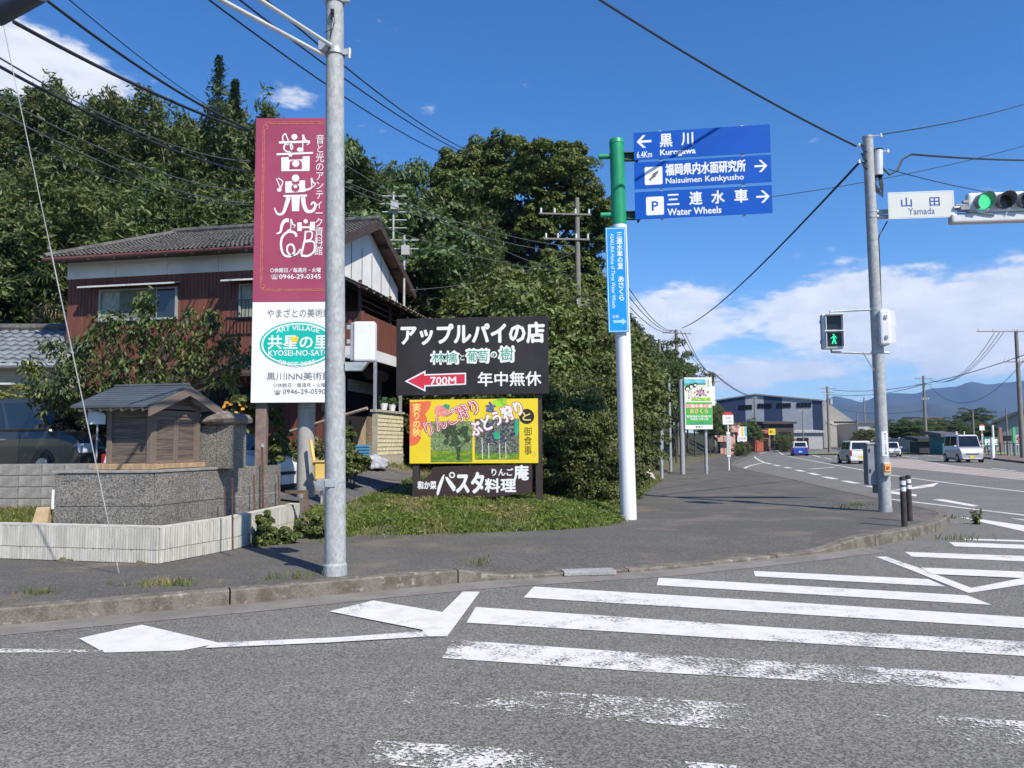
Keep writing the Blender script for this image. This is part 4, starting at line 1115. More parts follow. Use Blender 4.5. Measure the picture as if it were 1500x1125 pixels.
# push button, sticker, cabinet
q_ = sp(687, 0, 0); mm = M(); mm.box(q_ + Vector((-.015, -.15, 0)), (.155, .10, .27)); pb_ = mm.build('push_button_box', mat('button_box_grey', (.40, .37, .32), .5), SGP, bevel=.02)
mm = M(); mm.box(q_ + Vector((-.015, -.206, .03)), (.11, .02, .15)); mm.build('button_plate', mat('orange_button_plate', (.75, .36, .08), .5), pb_, bevel=.006)
mm = M(); mm.cyl(q_ + Vector((-.015, -.214, .03)), q_ + Vector((-.015, -.228, .03)), .03, n=16); mm.build('button', mat('red_button', (.5, .05, .02), .4), pb_)
q_ = sp(650, 0, 0)
mm = M(); vv = []
for s_ in range(9):
    a = R(-120 + 7.5 * s_); vv.append((math.cos(a) * .1175, math.sin(a) * .1175))
for s_ in range(8): mm.add([q_ + Vector((vv[s_][0], vv[s_][1], -.24)), q_ + Vector((vv[s_ + 1][0], vv[s_ + 1][1], -.24)), q_ + Vector((vv[s_ + 1][0], vv[s_ + 1][1], .24)), q_ + Vector((vv[s_][0], vv[s_][1], .24))], [[0, 1, 2, 3]])
stk = mm.build('white_sticker', WHITE, SGP)
txt('押ボタン式信号機', q_.x - .015, q_.x + .035, q_.z - .21, q_.z + .21, -.1215, mat('sign_blue_print', (1, 1, 1)), stk, vertical=True)
cb = AT(1279, 682, b.y + .12) - b
mm = M(); mm.box((cb.x, .12, cb.z + .02), (.30, .20, .80)); cbx = mm.build('control_cabinet', mat('cabinet_grey', (.20, .225, .25), .5, .1, 4), SGP, bevel=.01)
mm = M(); mm.box((cb.x + .06, .12, cb.z - .46), (.12, .14, .16)); mm.build('cabinet_conduit', mat('cabinet_grey', (1, 1, 1)), SGP)
mm = M(); mm.box((cb.x, .12, cb.z + .44), (.34, .24, .03)); mm.build('cabinet_roof', GALV2, cbx)
for z_ in (.3, -.1): mm = M(); mm.box((cb.x - .11, .013, cb.z + z_), (.025, .012, .06)); mm.build('cabinet_latch', BLACKP, cbx)
# bollards
REFL = mat('white_reflective_band', (.72, .72, .72), .4)
for i_, (px, py, yy, lab) in enumerate([(1325, 772, .15, 'dark brown bollard with white bands, the nearer one right of the crossing pole'), (1333, 765, .15, 'dark brown bollard with white bands, the farther one right of the crossing pole')]):
    bb = G(px, py, .15); 
    if i_: bb = G(px, 764, .15)
    tt = thing('bollard', lab, 'bollard', bb, 0, 'brown bollards at the pavement corner')
    h_ = zat(px, 699 if i_ == 0 else 697, bb.y) - .15
    mm = M(); mm.cyl((0, 0, 0), (0, 0, h_), .045, .045, 20); mm.build('post', BRONZE, tt, smooth=False)
    mm = M(); mm.cyl((0, 0, h_), (0, 0, h_ + .012), .045, .03, 20); mm.build('cap', BLACKP, tt)
    for z_ in (h_ - .09, h_ - .19): mm = M(); mm.cyl((0, 0, z_ - .035), (0, 0, z_ + .035), .0468, n=20); mm.build('reflective_band', REFL, tt)
# ------------------------------------------------------------------ low white ribbed tile wall
def line_pts(pxs, z=.15): return [Vector(g2(x, y, z)) for x, y in pxs]
RIB = mat('white_ribbed_tile', (0.56, 0.54, 0.48), 0.6, 0.08, 5, 0.2, 60, dirt=((0.30, 0.29, 0.26), 3.2, 0.60, .8), island=.10, stretch=(1.6, 1.6, .6))
MORT = mat('grey_mortar', (0.22, 0.21, 0.19), 0.9, 0.15, 6)
wl = line_pts([(-700, 817), (0, 819), (232, 827), (341, 806), (437, 777)])
wl[0] = Vector((wl[1].x - 9, wl[1].y + .12))
t = thing('ribbed_tile_wall', 'low white wall of vertical ribbed tiles bordering the pavement at the left', 'low wall', (wl[2].x, wl[2].y, .10))
o2 = Vector((wl[2].x, wl[2].y))
WH = .42
core = M(); ribs = M()
inn = offset(wl, .13)
def W3(p, z): return (p.x - o2.x, p.y - o2.y, z - .10)
for i in range(len(wl) - 1):
    a, b, c, d = wl[i], wl[i + 1], inn[i + 1], inn[i]
    core.hexa([W3(a, .05), W3(b, .05), W3(c, .05), W3(d, .05)], [W3(a, .15 + WH - .012), W3(b, .15 + WH - .012), W3(c, .15 + WH - .012), W3(d, .15 + WH - .012)])
    ab = (b - a); L = ab.length; u_ = ab / L; nrm = Vector((u_.y, -u_.x)); s_ = 0.0
    rr = random.Random(i)
    while s_ < L - .02:
        w_ = min(.036, L - s_)
        if a.x + u_.x * s_ > -16:
            for (za, zb) in ((.165, .15 + WH * .40 - .004), (.15 + WH * .40 + .004, .15 + WH)):
                p = a + u_ * (s_ + .005); q = a + u_ * (s_ + w_ - .005); o_ = .016 + rr.uniform(0, .010)
                f0, f1 = p + nrm * o_, q + nrm * o_; p2 = p + u_ * .006; 
                ribs.hexa([W3(p + nrm * .001, za), W3(f0, za), W3(f1, za), W3(q + nrm * .001, za)][::1], [W3(p + nrm * .001, zb), W3(f0, zb), W3(f1, zb), W3(q + nrm * .001, zb)])
        s_ += .038
core.build('wall_core', MORT, t)
ribs.build('ribbed_tiles', RIB, t, kind='stuff')
cp = M()
for i in range(len(wl) - 1):
    oo = offset(wl, -.018); ii = offset(wl, .14)
    cp.hexa([W3(oo[i], .15 + WH + .001), W3(oo[i + 1], .15 + WH + .001), W3(ii[i + 1], .15 + WH + .001), W3(ii[i], .15 + WH + .001)], [W3(oo[i], .15 + WH + .02), W3(oo[i + 1], .15 + WH + .02), W3(ii[i + 1], .15 + WH + .02), W3(ii[i], .15 + WH + .02)])
cp.build('coping', mat('white_coping', (.50, .48, .43), .7, .15, 4, dirt=((.3, .29, .27), 4, .58, .7)), t)

# ------------------------------------------------------------------ granite clad plinth with a small wooden shrine
GRN = mat('speckled_granite', (0.28, 0.26, 0.23), 0.6, 0.12, 3, 0.15, 60, fine=(55, 0.25), dirt=((0.50, 0.47, 0.41), 48, 0.555, .9), island=.10)
GRL = mat('granite_edge', (0.33, 0.32, 0.30), 0.65, 0.15, 6, fine=(80, .6))
Yc = 9.78
c0_ = Vector((AT(226, 700, Yc).x, Yc)); l0 = Vector((AT(81, 700, Yc + .05).x, Yc + .05))
dr = Vector((.27, .963)).normalized()
# right face end where it meets photo x 338 and 410
def along(px, base, dr):
    r_ = ray(px, 690); u_ = r_.x / r_.y
    return base + dr * ((u_ * base.y - base.x) / (dr.x - u_ * dr.y))
m0 = along(338, c0_, dr); e0_ = along(412, c0_, dr)
gz0, gz1 = .42, zat(226, 689, Yc)
t = thing('granite_plinth', 'speckled granite tile plinth behind the white ribbed wall, carrying the wooden shrine', 'plinth', (c0_.x, c0_.y, gz0))
nr = Vector((dr.y, -dr.x))
def L3(p, z): return (p.x - c0_.x, p.y - c0_.y, z - gz0)
back = Vector((-nr.x, -nr.y)) * 1.05
e1_ = e0_ + back; bl_ = Vector((l0.x, e1_.y))
mm = M(); mm.prism([L3(l0 + Vector((.01, .01)), 0)[:2], L3(c0_ + Vector((-.012, .012)), 0)[:2], L3(e0_ + Vector((-.012, 0)), 0)[:2], L3(e0_ + Vector((-1.3, .3)), 0)[:2], L3(bl_ + Vector((.01, 0)), 0)[:2]], 0, gz1 - gz0 - .035); mm.build('plinth_core', mat('pale_joint', (.48, .46, .42), .9), t)
H_ = gz1 - gz0 - .04
def tile_face(a, b, rows, name='granite_tile'):
    L = (b - a).length; u_ = (b - a) / L; nn = Vector((u_.y, -u_.x))
    for (za, zb, cuts) in rows:
        xs = [0] + [c for c in cuts if c < L - .05] + [L]
        for i in range(len(xs) - 1):
            p, q = a + u_ * (xs[i] + .004), a + u_ * (xs[i + 1] - .004)
            mm = M(); o_ = nn * (.012 + .002 * (i % 2)); 
            mm.hexa([L3(p, za + gz0), L3(p + o_, za + gz0), L3(q + o_, za + gz0), L3(q, za + gz0)], [L3(p, zb + gz0), L3(p + o_, zb + gz0), L3(q + o_, zb + gz0), L3(q, zb + gz0)])
            mm.build(name, GRN, t, bevel=.002)
h1 = H_ * .47
tile_face(l0, c0_, [(.0, h1 - .005, [.30, .86]), (h1 + .005, H_, [.58])])
tile_face(c0_, m0, [(.0, h1 - .005, [.45, .68, 1.05]), (h1 + .005, H_, [.32, 1.0])])
tile_face(m0 + dr * .01 + nr * -.02, e0_ + nr * -.02, [(.0, h1 - .005, [.5]), (h1 + .005, H_ + .03, [.25, .9])])
mm = M(); oo = .03
mm.prism([L3(l0 + Vector((-oo, -oo)), 0)[:2], L3(c0_ + Vector((oo * .6, -oo)), 0)[:2], L3(m0 + nr * oo, 0)[:2], L3(m0 - nr * .9, 0)[:2], L3(Vector((l0.x - oo, m0.y + .5)), 0)[:2]], gz1 - gz0 - .03, gz1 - gz0); mm.build('top_slab', GRL, t, bevel=.004)
# tall granite stele with rough stone cap, behind the shrine
WOOD = mat('weathered_wood', (0.18, 0.14, 0.11), 0.8, 0.2, 3, 0.25, 40, stretch=(1, 1, 14), col2=(0.16, 0.125, 0.10), island=.08)
WOODH = mat('weathered_panel_wood', (0.155, 0.122, 0.095), 0.8, 0.2, 3, 0.25, 30, stretch=(1, 1, 18), col2=(0.075, 0.060, 0.050), island=.12)
WOODL = mat('light_beam_wood', (0.38, 0.26, 0.15), 0.75, 0.2, 3, 0.2, 30, stretch=(6, 6, 3))
SROOF = mat('shrine_roof_sheet', (0.078, 0.088, 0.097), 0.45, 0.15, 3, spec=.5, dirt=((.13, .15, .17), 7, .6, .5))
cpt = AT(312, 600, 11.1); zt_ = zat(330, 618, 11.1)
st_ = thing('granite_pillar', 'speckled granite pillar with a rough natural cap stone, just behind the shrine', 'stone pillar', (cpt.x, cpt.y, gz1 - .02), math.atan2(-nr.x, nr.y) + R(6) - math.pi + math.pi)
st_.location.x = AT(327, 650, 11.1).x; st_.rotation_euler = (0, 0, R(-14))
hh = zt_ - gz1 - .03
k_ = 0
for (x0, x1) in ((-.34, -.005), (.005, .27)):
    mm = M(); mm.box(((x0 + x1) / 2, 0, hh / 2), (x1 - x0, .32, hh)); mm.build('granite_slab', GRN, st_, bevel=.004)
me = M(); n_ = 16; rr = random.Random(4); rings = []
for r_, z_ in ((.30, 0), (.40, .05), (.42, .11), (.34, .17), (.20, .22), (.08, .25)):
    rings.append([(r_ * 1.08 * math.cos(2 * math.pi * i / n_) * (1 + rr.uniform(-.08, .08)), r_ * .62 * math.sin(2 * math.pi * i / n_) * (1 + rr.uniform(-.08, .08)), hh + z_ * .8 + rr.uniform(-.012, .012)) for i in range(n_)])
vs = [p for r_ in rings for p in r_]; fs = [[k * n_ + i, k * n_ + (i + 1) % n_, (k + 1) * n_ + (i + 1) % n_, (k + 1) * n_ + i] for k in range(5) for i in range(n_)] + [list(range(n_ - 1, -1, -1)), list(range(5 * n_, 6 * n_))]
me.add(vs, fs); me.build('cap_stone', mat('rough_cap_stone', (.17, .14, .125), .85, .3, 9, .8, 25), st_)

sy = 10.02; sc_ = Vector((AT(222, 640, sy).x, sy)); sr = R(-14)
sz = gz1 + .002
SH = thing('wooden_shrine', 'small weathered wooden shrine with double doors and slate grey gable roof', 'shrine', (sc_.x, sc_.y, sz), 0)
# local axes: a = gable side (towards the right and back), f = long side (to the left)
ax = Vector((.27, .963)).normalized(); fx = Vector((-.985, .17)).normalized()
La = (along(292, sc_, ax) - sc_).length
def lf():
    r_ = ray(156, 640); u_ = r_.x / r_.y
    return (u_ * sc_.y - sc_.x) / (fx.x - u_ * fx.y)
Lf = lf()
def Q(f_, a_, z_): p = fx * f_ + ax * a_; return (p.x, p.y, z_)
def qbox(m_, f0, f1, a0, a1, z0, z1): m_.hexa([Q(f1, a0, z0), Q(f0, a0, z0), Q(f0, a1, z0), Q(f1, a1, z0)], [Q(f1, a0, z1), Q(f0, a0, z1), Q(f0, a1, z1), Q(f1, a1, z1)])
zp0, zp1 = .075, .80
for (f_, a_) in ((0, 0), (Lf - .07, 0), (0, La - .07), (Lf - .07, La - .07)):
    mm = M(); qbox(mm, f_, f_ + .07, a_, a_ + .07, zp0, zp1); mm.build('post', WOOD, SH, bevel=.005)
mm = M(); qbox(mm, -.06, Lf + .14, -.05, .06, .0, zp0); mm.build('base_beam', WOODL, SH, bevel=.005)
mm = M(); qbox(mm, -.05, .06, .065, La + .12, .005, zp0 - .004); mm.build('base_beam', WOODL, SH, bevel=.005)
mm = M(); qbox(mm, .0, Lf, La - .06, La + .05, .0, zp0); mm.build('base_beam', WOOD, SH, bevel=.005)
# long side wall boards
rr = random.Random(8)
zz_ = zp0
for i in range(6):
    h_ = (zp1 - zp0) / 6
    mm = M(); qbox(mm, .072, Lf - .072, .022 + rr.uniform(0, .003), .04, zz_ + .0015, zz_ + h_ - .0015); mm.build('wall_board', WOODH, SH); zz_ += h_
mm = M(); qbox(mm, .03, Lf - .03, La - .05, La - .03, zp0, zp1); qbox(mm, Lf - .05, Lf - .03, .07, La - .07, zp0, zp1); mm.build('rear_wall', WOODH, SH)
# doors on the gable side: two leaves of frame + boards
mid = La / 2 + .0
for (a0, a1) in ((.075, mid - .006), (mid + .006, La - .075)):
    mm = M()
    qbox(mm, .012, .04, a0, a0 + .032, zp0, zp1 - .10); qbox(mm, .012, .04, a1 - .032, a1, zp0, zp1 - .10); qbox(mm, .012, .04, a0 + .033, a1 - .033, zp0, zp0 + .04); qbox(mm, .012, .04, a0 + .033, a1 - .033, zp1 - .145, zp1 - .10)
    dl = mm.build('door', WOOD, SH)
    for k in range(4):
        h_ = (zp1 - .145 - zp0 - .04) / 4; z_ = zp0 + .04 + h_ * k
        mm = M(); qbox(mm, .022, .034, a0 + .033, a1 - .033, z_ + .0015, z_ + h_ - .0015); mm.build('door_board', WOODH, dl)
mm = M(); qbox(mm, .0, .05, .075, La - .075, zp1 - .095, zp1 - .02); mm.build('lintel', WOOD, SH, bevel=.004)
mm = M(); qbox(mm, .0, Lf, -.012, .06, zp1 - .0, zp1 + .06); qbox(mm, .0, Lf, La - .06, La + .01, zp1, zp1 + .06); qbox(mm, .0, .05, .062, La - .062, zp1 + .0, zp1 + .055); mm.build('wall_plate', WOOD, SH)
# roof : ridge runs along f, mid of a
ov = .27; gov = .16; gl = .30; ze = .80; zr = 1.10
am = La / 2
for s_ in (0, 1):
    a_e = -ov if s_ == 0 else La + ov
    mm = M(); lo = [Q(-gov, a_e, ze), Q(Lf + gl, a_e, ze), Q(Lf + gl, am, zr), Q(-gov, am, zr)]
    hi = [(p[0], p[1], p[2] + .03) for p in lo]
    if s_ == 1: lo, hi = lo[::-1], hi[::-1]
    mm.hexa(lo[::-1], hi[::-1]); sl = mm.build('roof_slope', SROOF, SH)
    for k in range(1, 9):
        t0 = k / 9; mm = M(); 
        pa = lambda f_, dz_: Vector(Q(f_, a_e + (am - a_e) * t0, ze + (zr - ze) * t0 + dz_))
        sgn = 1 if s_ == 0 else -1
        mm.tube([pa(-gov, .0335), pa(Lf + gl, .0335)], .0042, 5); mm.build('sheet_seam', SROOF, sl)
mm = M(); mm.tube([Q(-gov - .01, am, zr + .035), Q(Lf + gl + .01, am, zr + .035)], .022, 8); mm.build('ridge_cap', SROOF, SH)
for s_ in (0, 1):
    a_e = -ov if s_ == 0 else La + ov
    mm = M(); d_ = -gov + .003
    aa = [(a_e, ze), (am, zr)]
    pts = [Q(d_, a_e, ze - .115), Q(d_ - .03, a_e, ze - .115), Q(d_ - .03, am, zr - .115), Q(d_, am, zr - .115)]; top = [(p[0], p[1], p[2] + .113) for p in pts]
    mm.add(pts + top, [[0, 1, 2, 3], [7, 6, 5, 4], [0, 4, 5, 1], [1, 5, 6, 2], [2, 6, 7, 3], [3, 7, 4, 0]]); mm.build('barge_board', WOOD, SH)
mm = M(); mm.poly([Q(.02, .06, zp1 + .055), Q(.02, am, zr - .02), Q(.02, La - .06, zp1 + .055)]); mm.build('gable_board', WOODH, SH)
for k in range(7):
    f_ = -gov + .12 + k * (Lf + gl + gov - .2) / 6
    mm = M(); mm.cyl(Q(f_, -ov + .05, ze - .03), Q(f_, 0, ze + .03), .02, n=8); mm.build('rafter_end', mat('pale_rafter_end', (.5, .45, .38), .7), SH)

# ------------------------------------------------------------------ concrete block wall retaining the yard
BLK = mat('concrete_block', (0.30, 0.29, 0.27), 0.9, 0.15, 4, 0.5, 60, dirt=((0.16, 0.15, 0.135), 2.5, 0.55, .7), fine=(60, .75), island=.12)
yw = 13.5
xr = AT(196, 700, yw).x; zt_ = zat(80, 679, yw); 
t = thing('block_wall', 'weathered grey concrete block wall retaining the yard, left of the granite plinth', 'block wall', (xr, yw, .3))
mm = M(); n_c = 19; mm.box((-n_c * .4 / 2, .09, (zt_ - .3) / 2 - .10), (n_c * .4, .09, zt_ - .3 + .19)); mm.build('mortar_core', MORT, t)
bm_ = M(); bm_.box((0, 0, 0), (.388, .15, .188)); bme = bm_.mesh('concrete_block', BLK)
z_ = zt_ - .3 - .10; row = 0
while z_ > -.15:
    for i in range(n_c):
        off = 0
        o = link('concrete_block', bme, t, loc=(-(i + .5) * .4 - off, .06 + .004 * math.sin(i * 3 + row), z_))
        if row == 0 and i == 0: b = o.modifiers.new('bevel', 'BEVEL') if False else None
    z_ -= .2; row += 1
# small things by the plinth: tan slab and grey box
p_ = AT(55, 765, 10.6)
tt = thing('tan_slab', 'small tan slab leaning at the left end of the granite plinth', 'stone slab', (AT(62, 770, 10.6).x, 10.6, .42))
mm = M(); mm.hexa([(-.11, -.10, 0), (.11, -.10, 0), (.11, .0, 0), (-.11, .0, 0)], [(-.09, .0, .29), (.085, .0, .29), (.085, .08, .29), (-.09, .08, .29)]); mm.build('slab', mat('tan_stone', (.42, .31, .19), .85, .15, 5), tt, bevel=.006)
mm = M(); mm.box((.155, .0, .40), (.05, .06, .26)); mm.build('white_bracket', WHITE, tt); mm = M(); mm.box((.19, .02, .17), (.06, .08, .32)); mm.build('dark_downpipe', BLACKP, tt)

# rusty stakes by the wall, plant pole
for (px, py0, py1, yy, lab) in [(330, 712, 760, 10.75, 'thin rusty stake by the granite plinth, leftmost of four'), (341, 700, 806, 9.75, 'thin rusty stake at the gap in the white wall'), (373, 695, 752, 11.6, 'thin rusty stake between white wall and plinth, right of the wall gap'), (409, 695, 746, 12.3, 'thin rusty stake at the right end of the granite plinth')]:
    p = AT(px, py1, yy); q = AT(px - 1, py0, yy); mm = M(); mm.cyl((0, 0, 0), q - p, .012, .010, 8); mm.build('rusty_stake', mat('rust', (.11, .05, .035), .8, .3, 10), label=lab, cat='metal stake', loc=p)
tt = thing('dark_pipe', 'tall thin brown pipe rising beside the white van bonnet', 'pipe', AT(386, 770, 11.9)); mm = M(); mm.cyl((0, 0, -.1), AT(384, 655, 11.9) - AT(386, 770, 11.9), .016, n=8); mm.build('tube', mat('rust', (1, 1, 1)), tt)
mm = M(); q = AT(384, 655, 11.9) - AT(386, 770, 11.9); mm.cyl(q, q + Vector((0, 0, .05)), .03, .03, 10); mm.build('tube_cap', GALV2, tt)
tt = thing('leaning_trestle', 'old wooden frame leaning on the end of the white ribbed wall', 'trestle', AT(440, 800, 11.9)); bb = AT(440, 800, 11.9)
bw_ = mat('dark_old_wood', (.13, .085, .055), .85, .3, 6)
mm = M(); mm.hexa([(-.04, 0, 0), (.03, 0, 0), (.03, .05, 0), (-.04, .05, 0)], [(-.13, .25, .62), (-.06, .25, .62), (-.06, .30, .62), (-.13, .30, .62)]); mm.build('frame_leg', bw_, tt)
tt.location = G(449, 780, .2)
mm = M(); mm.box((-.24, .27, .60), (.34, .05, .05)); mm.build('frame_rail', bw_, tt)
# yellow box and blue tarp stand by concrete pole
bb = AT(474, 690, 13.0); tt = thing('yellow_litter_box', 'small yellow box on a stand, just left of the steel pole', 'box', (bb.x, bb.y, H(bb.x, bb.y)))
z_ = bb.z - H(bb.x, bb.y)
mm = M(); mm.box((-.02, 0, z_), (.22, .18, .28)); mm.build('box_body', mat('yellow_plastic', (.72, .48, .12), .5, .1), tt, bevel=.02)
mm = M(); mm.box((-.02, 0, z_ + .165), (.28, .22, .03)); mm.build('lid', mat('yellow_plastic', (1, 1, 1)), tt)
mm = M(); mm.hexa([(-.10, -.08, z_ - .32), (.05, -.08, z_ - .32), (.05, .08, z_ - .32), (-.10, .08, z_ - .32)], [(-.15, -.1, z_ - .16), (.11, -.1, z_ - .16), (.11, .1, z_ - .16), (-.15, .1, z_ - .16)]); mm.cyl((-.03, 0, 0), (-.03, 0, z_ - .3), .02, n=8); mm.build('stand', GALV2, tt)
mm = M(); mm.cyl((-.16, .02, z_ + .1), (-.24, .05, z_ + .52), .03, n=8); mm.build('yellow_pole', mat('yellow_plastic', (1, 1, 1)), tt)

# guy wire with white guard
p0 = AT(176, 822, 8.55); p0.z = .12; p1 = AT(3, 28, 7.2)
gw = thing('guy_wire', 'long thin guy wire running from the pavement wall up to the top left corner', 'guy wire', p0)
mm = M(); mm.tube([(0, 0, 0), (p1 - p0) * .12, (p1 - p0)], .0045, 6); mm.build('strand', mat('steel_strand', (.45, .45, .45), .5), gw)
mm = M(); mm.tube([(p1 - p0) * .02, (p1 - p0) * .62], .0062, 8); mm.build('white_guard', mat('grey_guard', (.42, .42, .42), .5), gw)

# ------------------------------------------------------------------ the two storey house
TH = R(10.6)
D0 = 20.6
hc = AT(101, 400, D0); hb = Vector((hc.x, D0))
ux = Vector((math.cos(TH), -math.sin(TH))); uy = Vector((math.sin(TH), math.cos(TH)))
def hpix(px, pyv, s_along=None):
    """distance along the front wall where photo column px meets it"""
    r_ = ray(px, pyv); u_ = r_.x / r_.y
    return (u_ * hb.y - hb.x) / (ux.x - u_ * ux.y)
Lh = hpix(479, 400); GZ = .70
HS = thing('two_storey_house', 'two storey house with dark red board walls, white upper band and grey tiled roof', 'house', (hb.x, hb.y, GZ), -TH)
def hz(px, py):      # height above GZ of the point (px,py) on the front wall plane
    s_ = hpix(px, py); Yd = hb.y + ux.y * s_; return zat(px, py, Yd) - GZ
RED = mat('dark_red_boards', (0.185, 0.060, 0.038), 0.72, 0.25, 2.2, 0.3, 30, stretch=(5, 5, .35), col2=(0.115, 0.040, 0.028), dirt=((0.34, 0.16, 0.08), 2.4, 0.60, .6))
PLAS = mat('white_plaster', (0.66, 0.66, 0.65), 0.85, 0.06, 1.5, dirt=((0.45, 0.45, 0.43), 1.6, 0.62, .35))
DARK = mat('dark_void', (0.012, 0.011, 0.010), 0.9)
BROWNW = mat('dark_brown_timber', (0.055, 0.035, 0.028), 0.75, 0.3, 5, stretch=(1, 1, 4))
TILE = mat('grey_roof_tile', (0.105, 0.100, 0.093), 0.75, 0.2, 2.0, 0.3, 40, dirt=((0.34, 0.33, 0.31), 7, 0.63, .7), fine=(12, .6), island=.25)
zE = hz(200, 389) ; z_band0 = hz(101, 410)
depth_h = 5.4
HW = hz(101, 384)
mm = M(); 
mm.box((Lh / 2, depth_h / 2 + .02, HW / 2), (Lh - .04, depth_h, HW)); mm.build('house_core', RED, HS)
# front cladding boards
mm = M(); s_ = 0.0; rr = random.Random(2)
bw_ = .105
while s_ < Lh - .01:
    e_ = min(s_ + bw_ - .008, Lh); mm.box(((s_ + e_) / 2, -.005 + rr.uniform(0, .004), z_band0 / 2), (e_ - s_, .03, z_band0)); 
    mm.box((e_ + .004, -.022, z_band0 / 2), (.016, .012, z_band0)); s_ += bw_
mm.build('front_boards', RED, HS, kind='stuff')
# white band panels
cuts = [0, hpix(172, 395), hpix(247, 390), hpix(322, 385), hpix(397, 382), hpix(470, 380)]
cuts = [c for c in cuts if c < Lh - .3] + [Lh]
for i in range(len(cuts) - 1):
    mm = M(); mm.box(((cuts[i] + cuts[i + 1]) / 2, -.035, (z_band0 + HW) / 2), (cuts[i + 1] - cuts[i] - .012, .05, HW - z_band0)); mm.build('plaster_panel', PLAS, HS)
for i in range(1, len(cuts) - 1):
    mm = M(); mm.box((cuts[i], -.03, (z_band0 + HW) / 2), (.012, .03, HW - z_band0)); mm.build('panel_joint', BROWNW, HS)
# roof: ridge parallel to the front
rise = 1.45; ov = .62; hip = .55; half = depth_h / 2
def tiled(m_, p00, p10, p11, p01, rows, cols, amp=.035, step=.03):
    """wavy pantile surface over the quad eave(p00,p10) - ridge(p01,p11)"""
    p00, p10, p11, p01 = map(Vector, (p00, p10, p11, p01)); nrm = (p10 - p00).cross(p01 - p00).normalized()
    sub = 4; vs = []; fs = []; nC = cols * sub + 1
    for r_ in range(rows):
        for e_ in (0, 1):
            v_ = (r_ + e_) / rows; off = step * (1 - e_)
            for c_ in range(nC):
                u_ = c_ / (nC - 1); p = p00.lerp(p10, u_).lerp(p01.lerp(p11, u_), v_)
                w_ = amp * math.sin(2 * math.pi * (c_ / sub) + .6) + noise.noise(Vector((c_ * .13, r_ * .7, 3))) * .02
                vs.append(p + nrm * (off + w_))
    for r_ in range(rows):
        for c_ in range(nC - 1):
            a = (2 * r_) * nC + c_; fs.append([a, a + 1, a + nC + 1, a + nC])
            if r_: b = (2 * r_ - 1) * nC + c_; fs.append([b, b + 1, a + 1, a])
            else: pass
    m_.add(vs, fs)
yr = half; xl_, xr_ = -.22, Lh + .40
mm = M(); ztE = HW - .02
tiled(mm, (xl_, -ov, ztE), (xr_, -ov, ztE), (xr_, yr, ztE + rise), (xl_ + 1.6, yr, ztE + rise), 19, 62, .024, .035); mm.build('roof_tiles', TILE, HS, kind='stuff')
mm = M(); tiled(mm, (xr_, 2 * yr + ov, ztE), (xl_, 2 * yr + ov, ztE), (xl_ + 1.6, yr, ztE + rise), (xr_, yr, ztE + rise), 10, 30); tiled(mm, (xl_, 2 * yr + ov, ztE), (xl_, -ov, ztE), (xl_ + 1.6, yr, ztE + rise), (xl_ + 1.6, yr, ztE + rise), 10, 20); mm.build('rear_roof_tiles', TILE, HS, kind='stuff')
mm = M(); mm.tube([(xl_ + 1.5, yr, ztE + rise + .07), (xr_ + .02, yr, ztE + rise + .07)], .11, 8); mm.build('ridge_tiles', TILE, HS)
mm = M(); mm.tube([(xl_, -ov, ztE + .05), (xl_ + 1.6, yr, ztE + rise + .05)], .08, 8); mm.build('hip_tiles', TILE, HS)
mm = M(); mm.hexa([(xl_, -ov, ztE - .06), (xr_, -ov, ztE - .06), (xr_, -ov + .03, ztE - .06), (xl_, -ov + .03, ztE - .06)], [(xl_, -ov, ztE + .02), (xr_, -ov, ztE + .02), (xr_, -ov + .03, ztE + .02), (xl_, -ov + .03, ztE + .02)]); mm.build('eaves_board', RED, HS)
mm = M(); mm.poly([(xl_, -ov + .03, ztE - .05), (xl_, 0, ztE - .02), (xr_, 0, ztE - .02), (xr_, -ov + .03, ztE - .05)]); mm.build('soffit', BROWNW, HS)
s_ = .3
while s_ < Lh:
    mm = M(); mm.cyl((s_, -ov + .06, ztE - .10), (s_, -ov + .06, ztE - .03), .03, n=6); mm.build('gutter_bracket', mat('pale_bracket', (.5, .5, .48)), HS); s_ += .75
mm = M(); mm.tube([(xl_, -ov - .05, ztE - .07), (xr_, -ov - .05, ztE - .04)], .045, 8); mm.build('gutter', mat('red_brown_gutter', (.12, .045, .04), .5), HS, smooth=True)
# windows on the front
GLASS = mat('dark_window_glass', (0.03, 0.035, 0.04), 0.08, 0.3, 0.8, spec=.9)
CURT = mat('pale_curtain', (0.30, 0.32, 0.26), 0.8, 0.2, 6, stretch=(4, 4, .5))
SHUT = mat('pale_frame', (0.34, 0.36, 0.36), .5, .08)
def fwin(x0, x1, z0, z1, panes, lab=None):
    w_ = M(); d_ = -.05
    for (a, b, c, e_) in ((x0, x1, z0, z0 + .05), (x0, x1, z1 - .05, z1), (x0, x0 + .05, z0 + .051, z1 - .051), (x1 - .05, x1, z0 + .051, z1 - .051)):
        w_.box(((a + b) / 2, d_, (c + e_) / 2), (b - a, .07, e_ - c))
    wo = w_.build('window', SHUT, HS)
    n = len(panes)
    for i, mt_ in enumerate(panes):
        a, b = x0 + .05 + (x1 - x0 - .1) * i / n, x0 + .05 + (x1 - x0 - .1) * (i + 1) / n
        q_ = M(); q_.box(((a + b) / 2, -.03 - .008 * (i % 2), (z0 + z1) / 2), (b - a - .02, .012, z1 - z0 - .11)); q_.build('pane', mt_, wo)
        q_ = M(); q_.box((b - .01, -.046, (z0 + z1) / 2), (.03, .02, z1 - z0 - .11)); q_.build('mullion', SHUT, wo)
    return wo
wx0, wx1 = hpix(148, 430), hpix(262, 430)
wz1, wz0 = hz(200, 423), hz(200, 470)
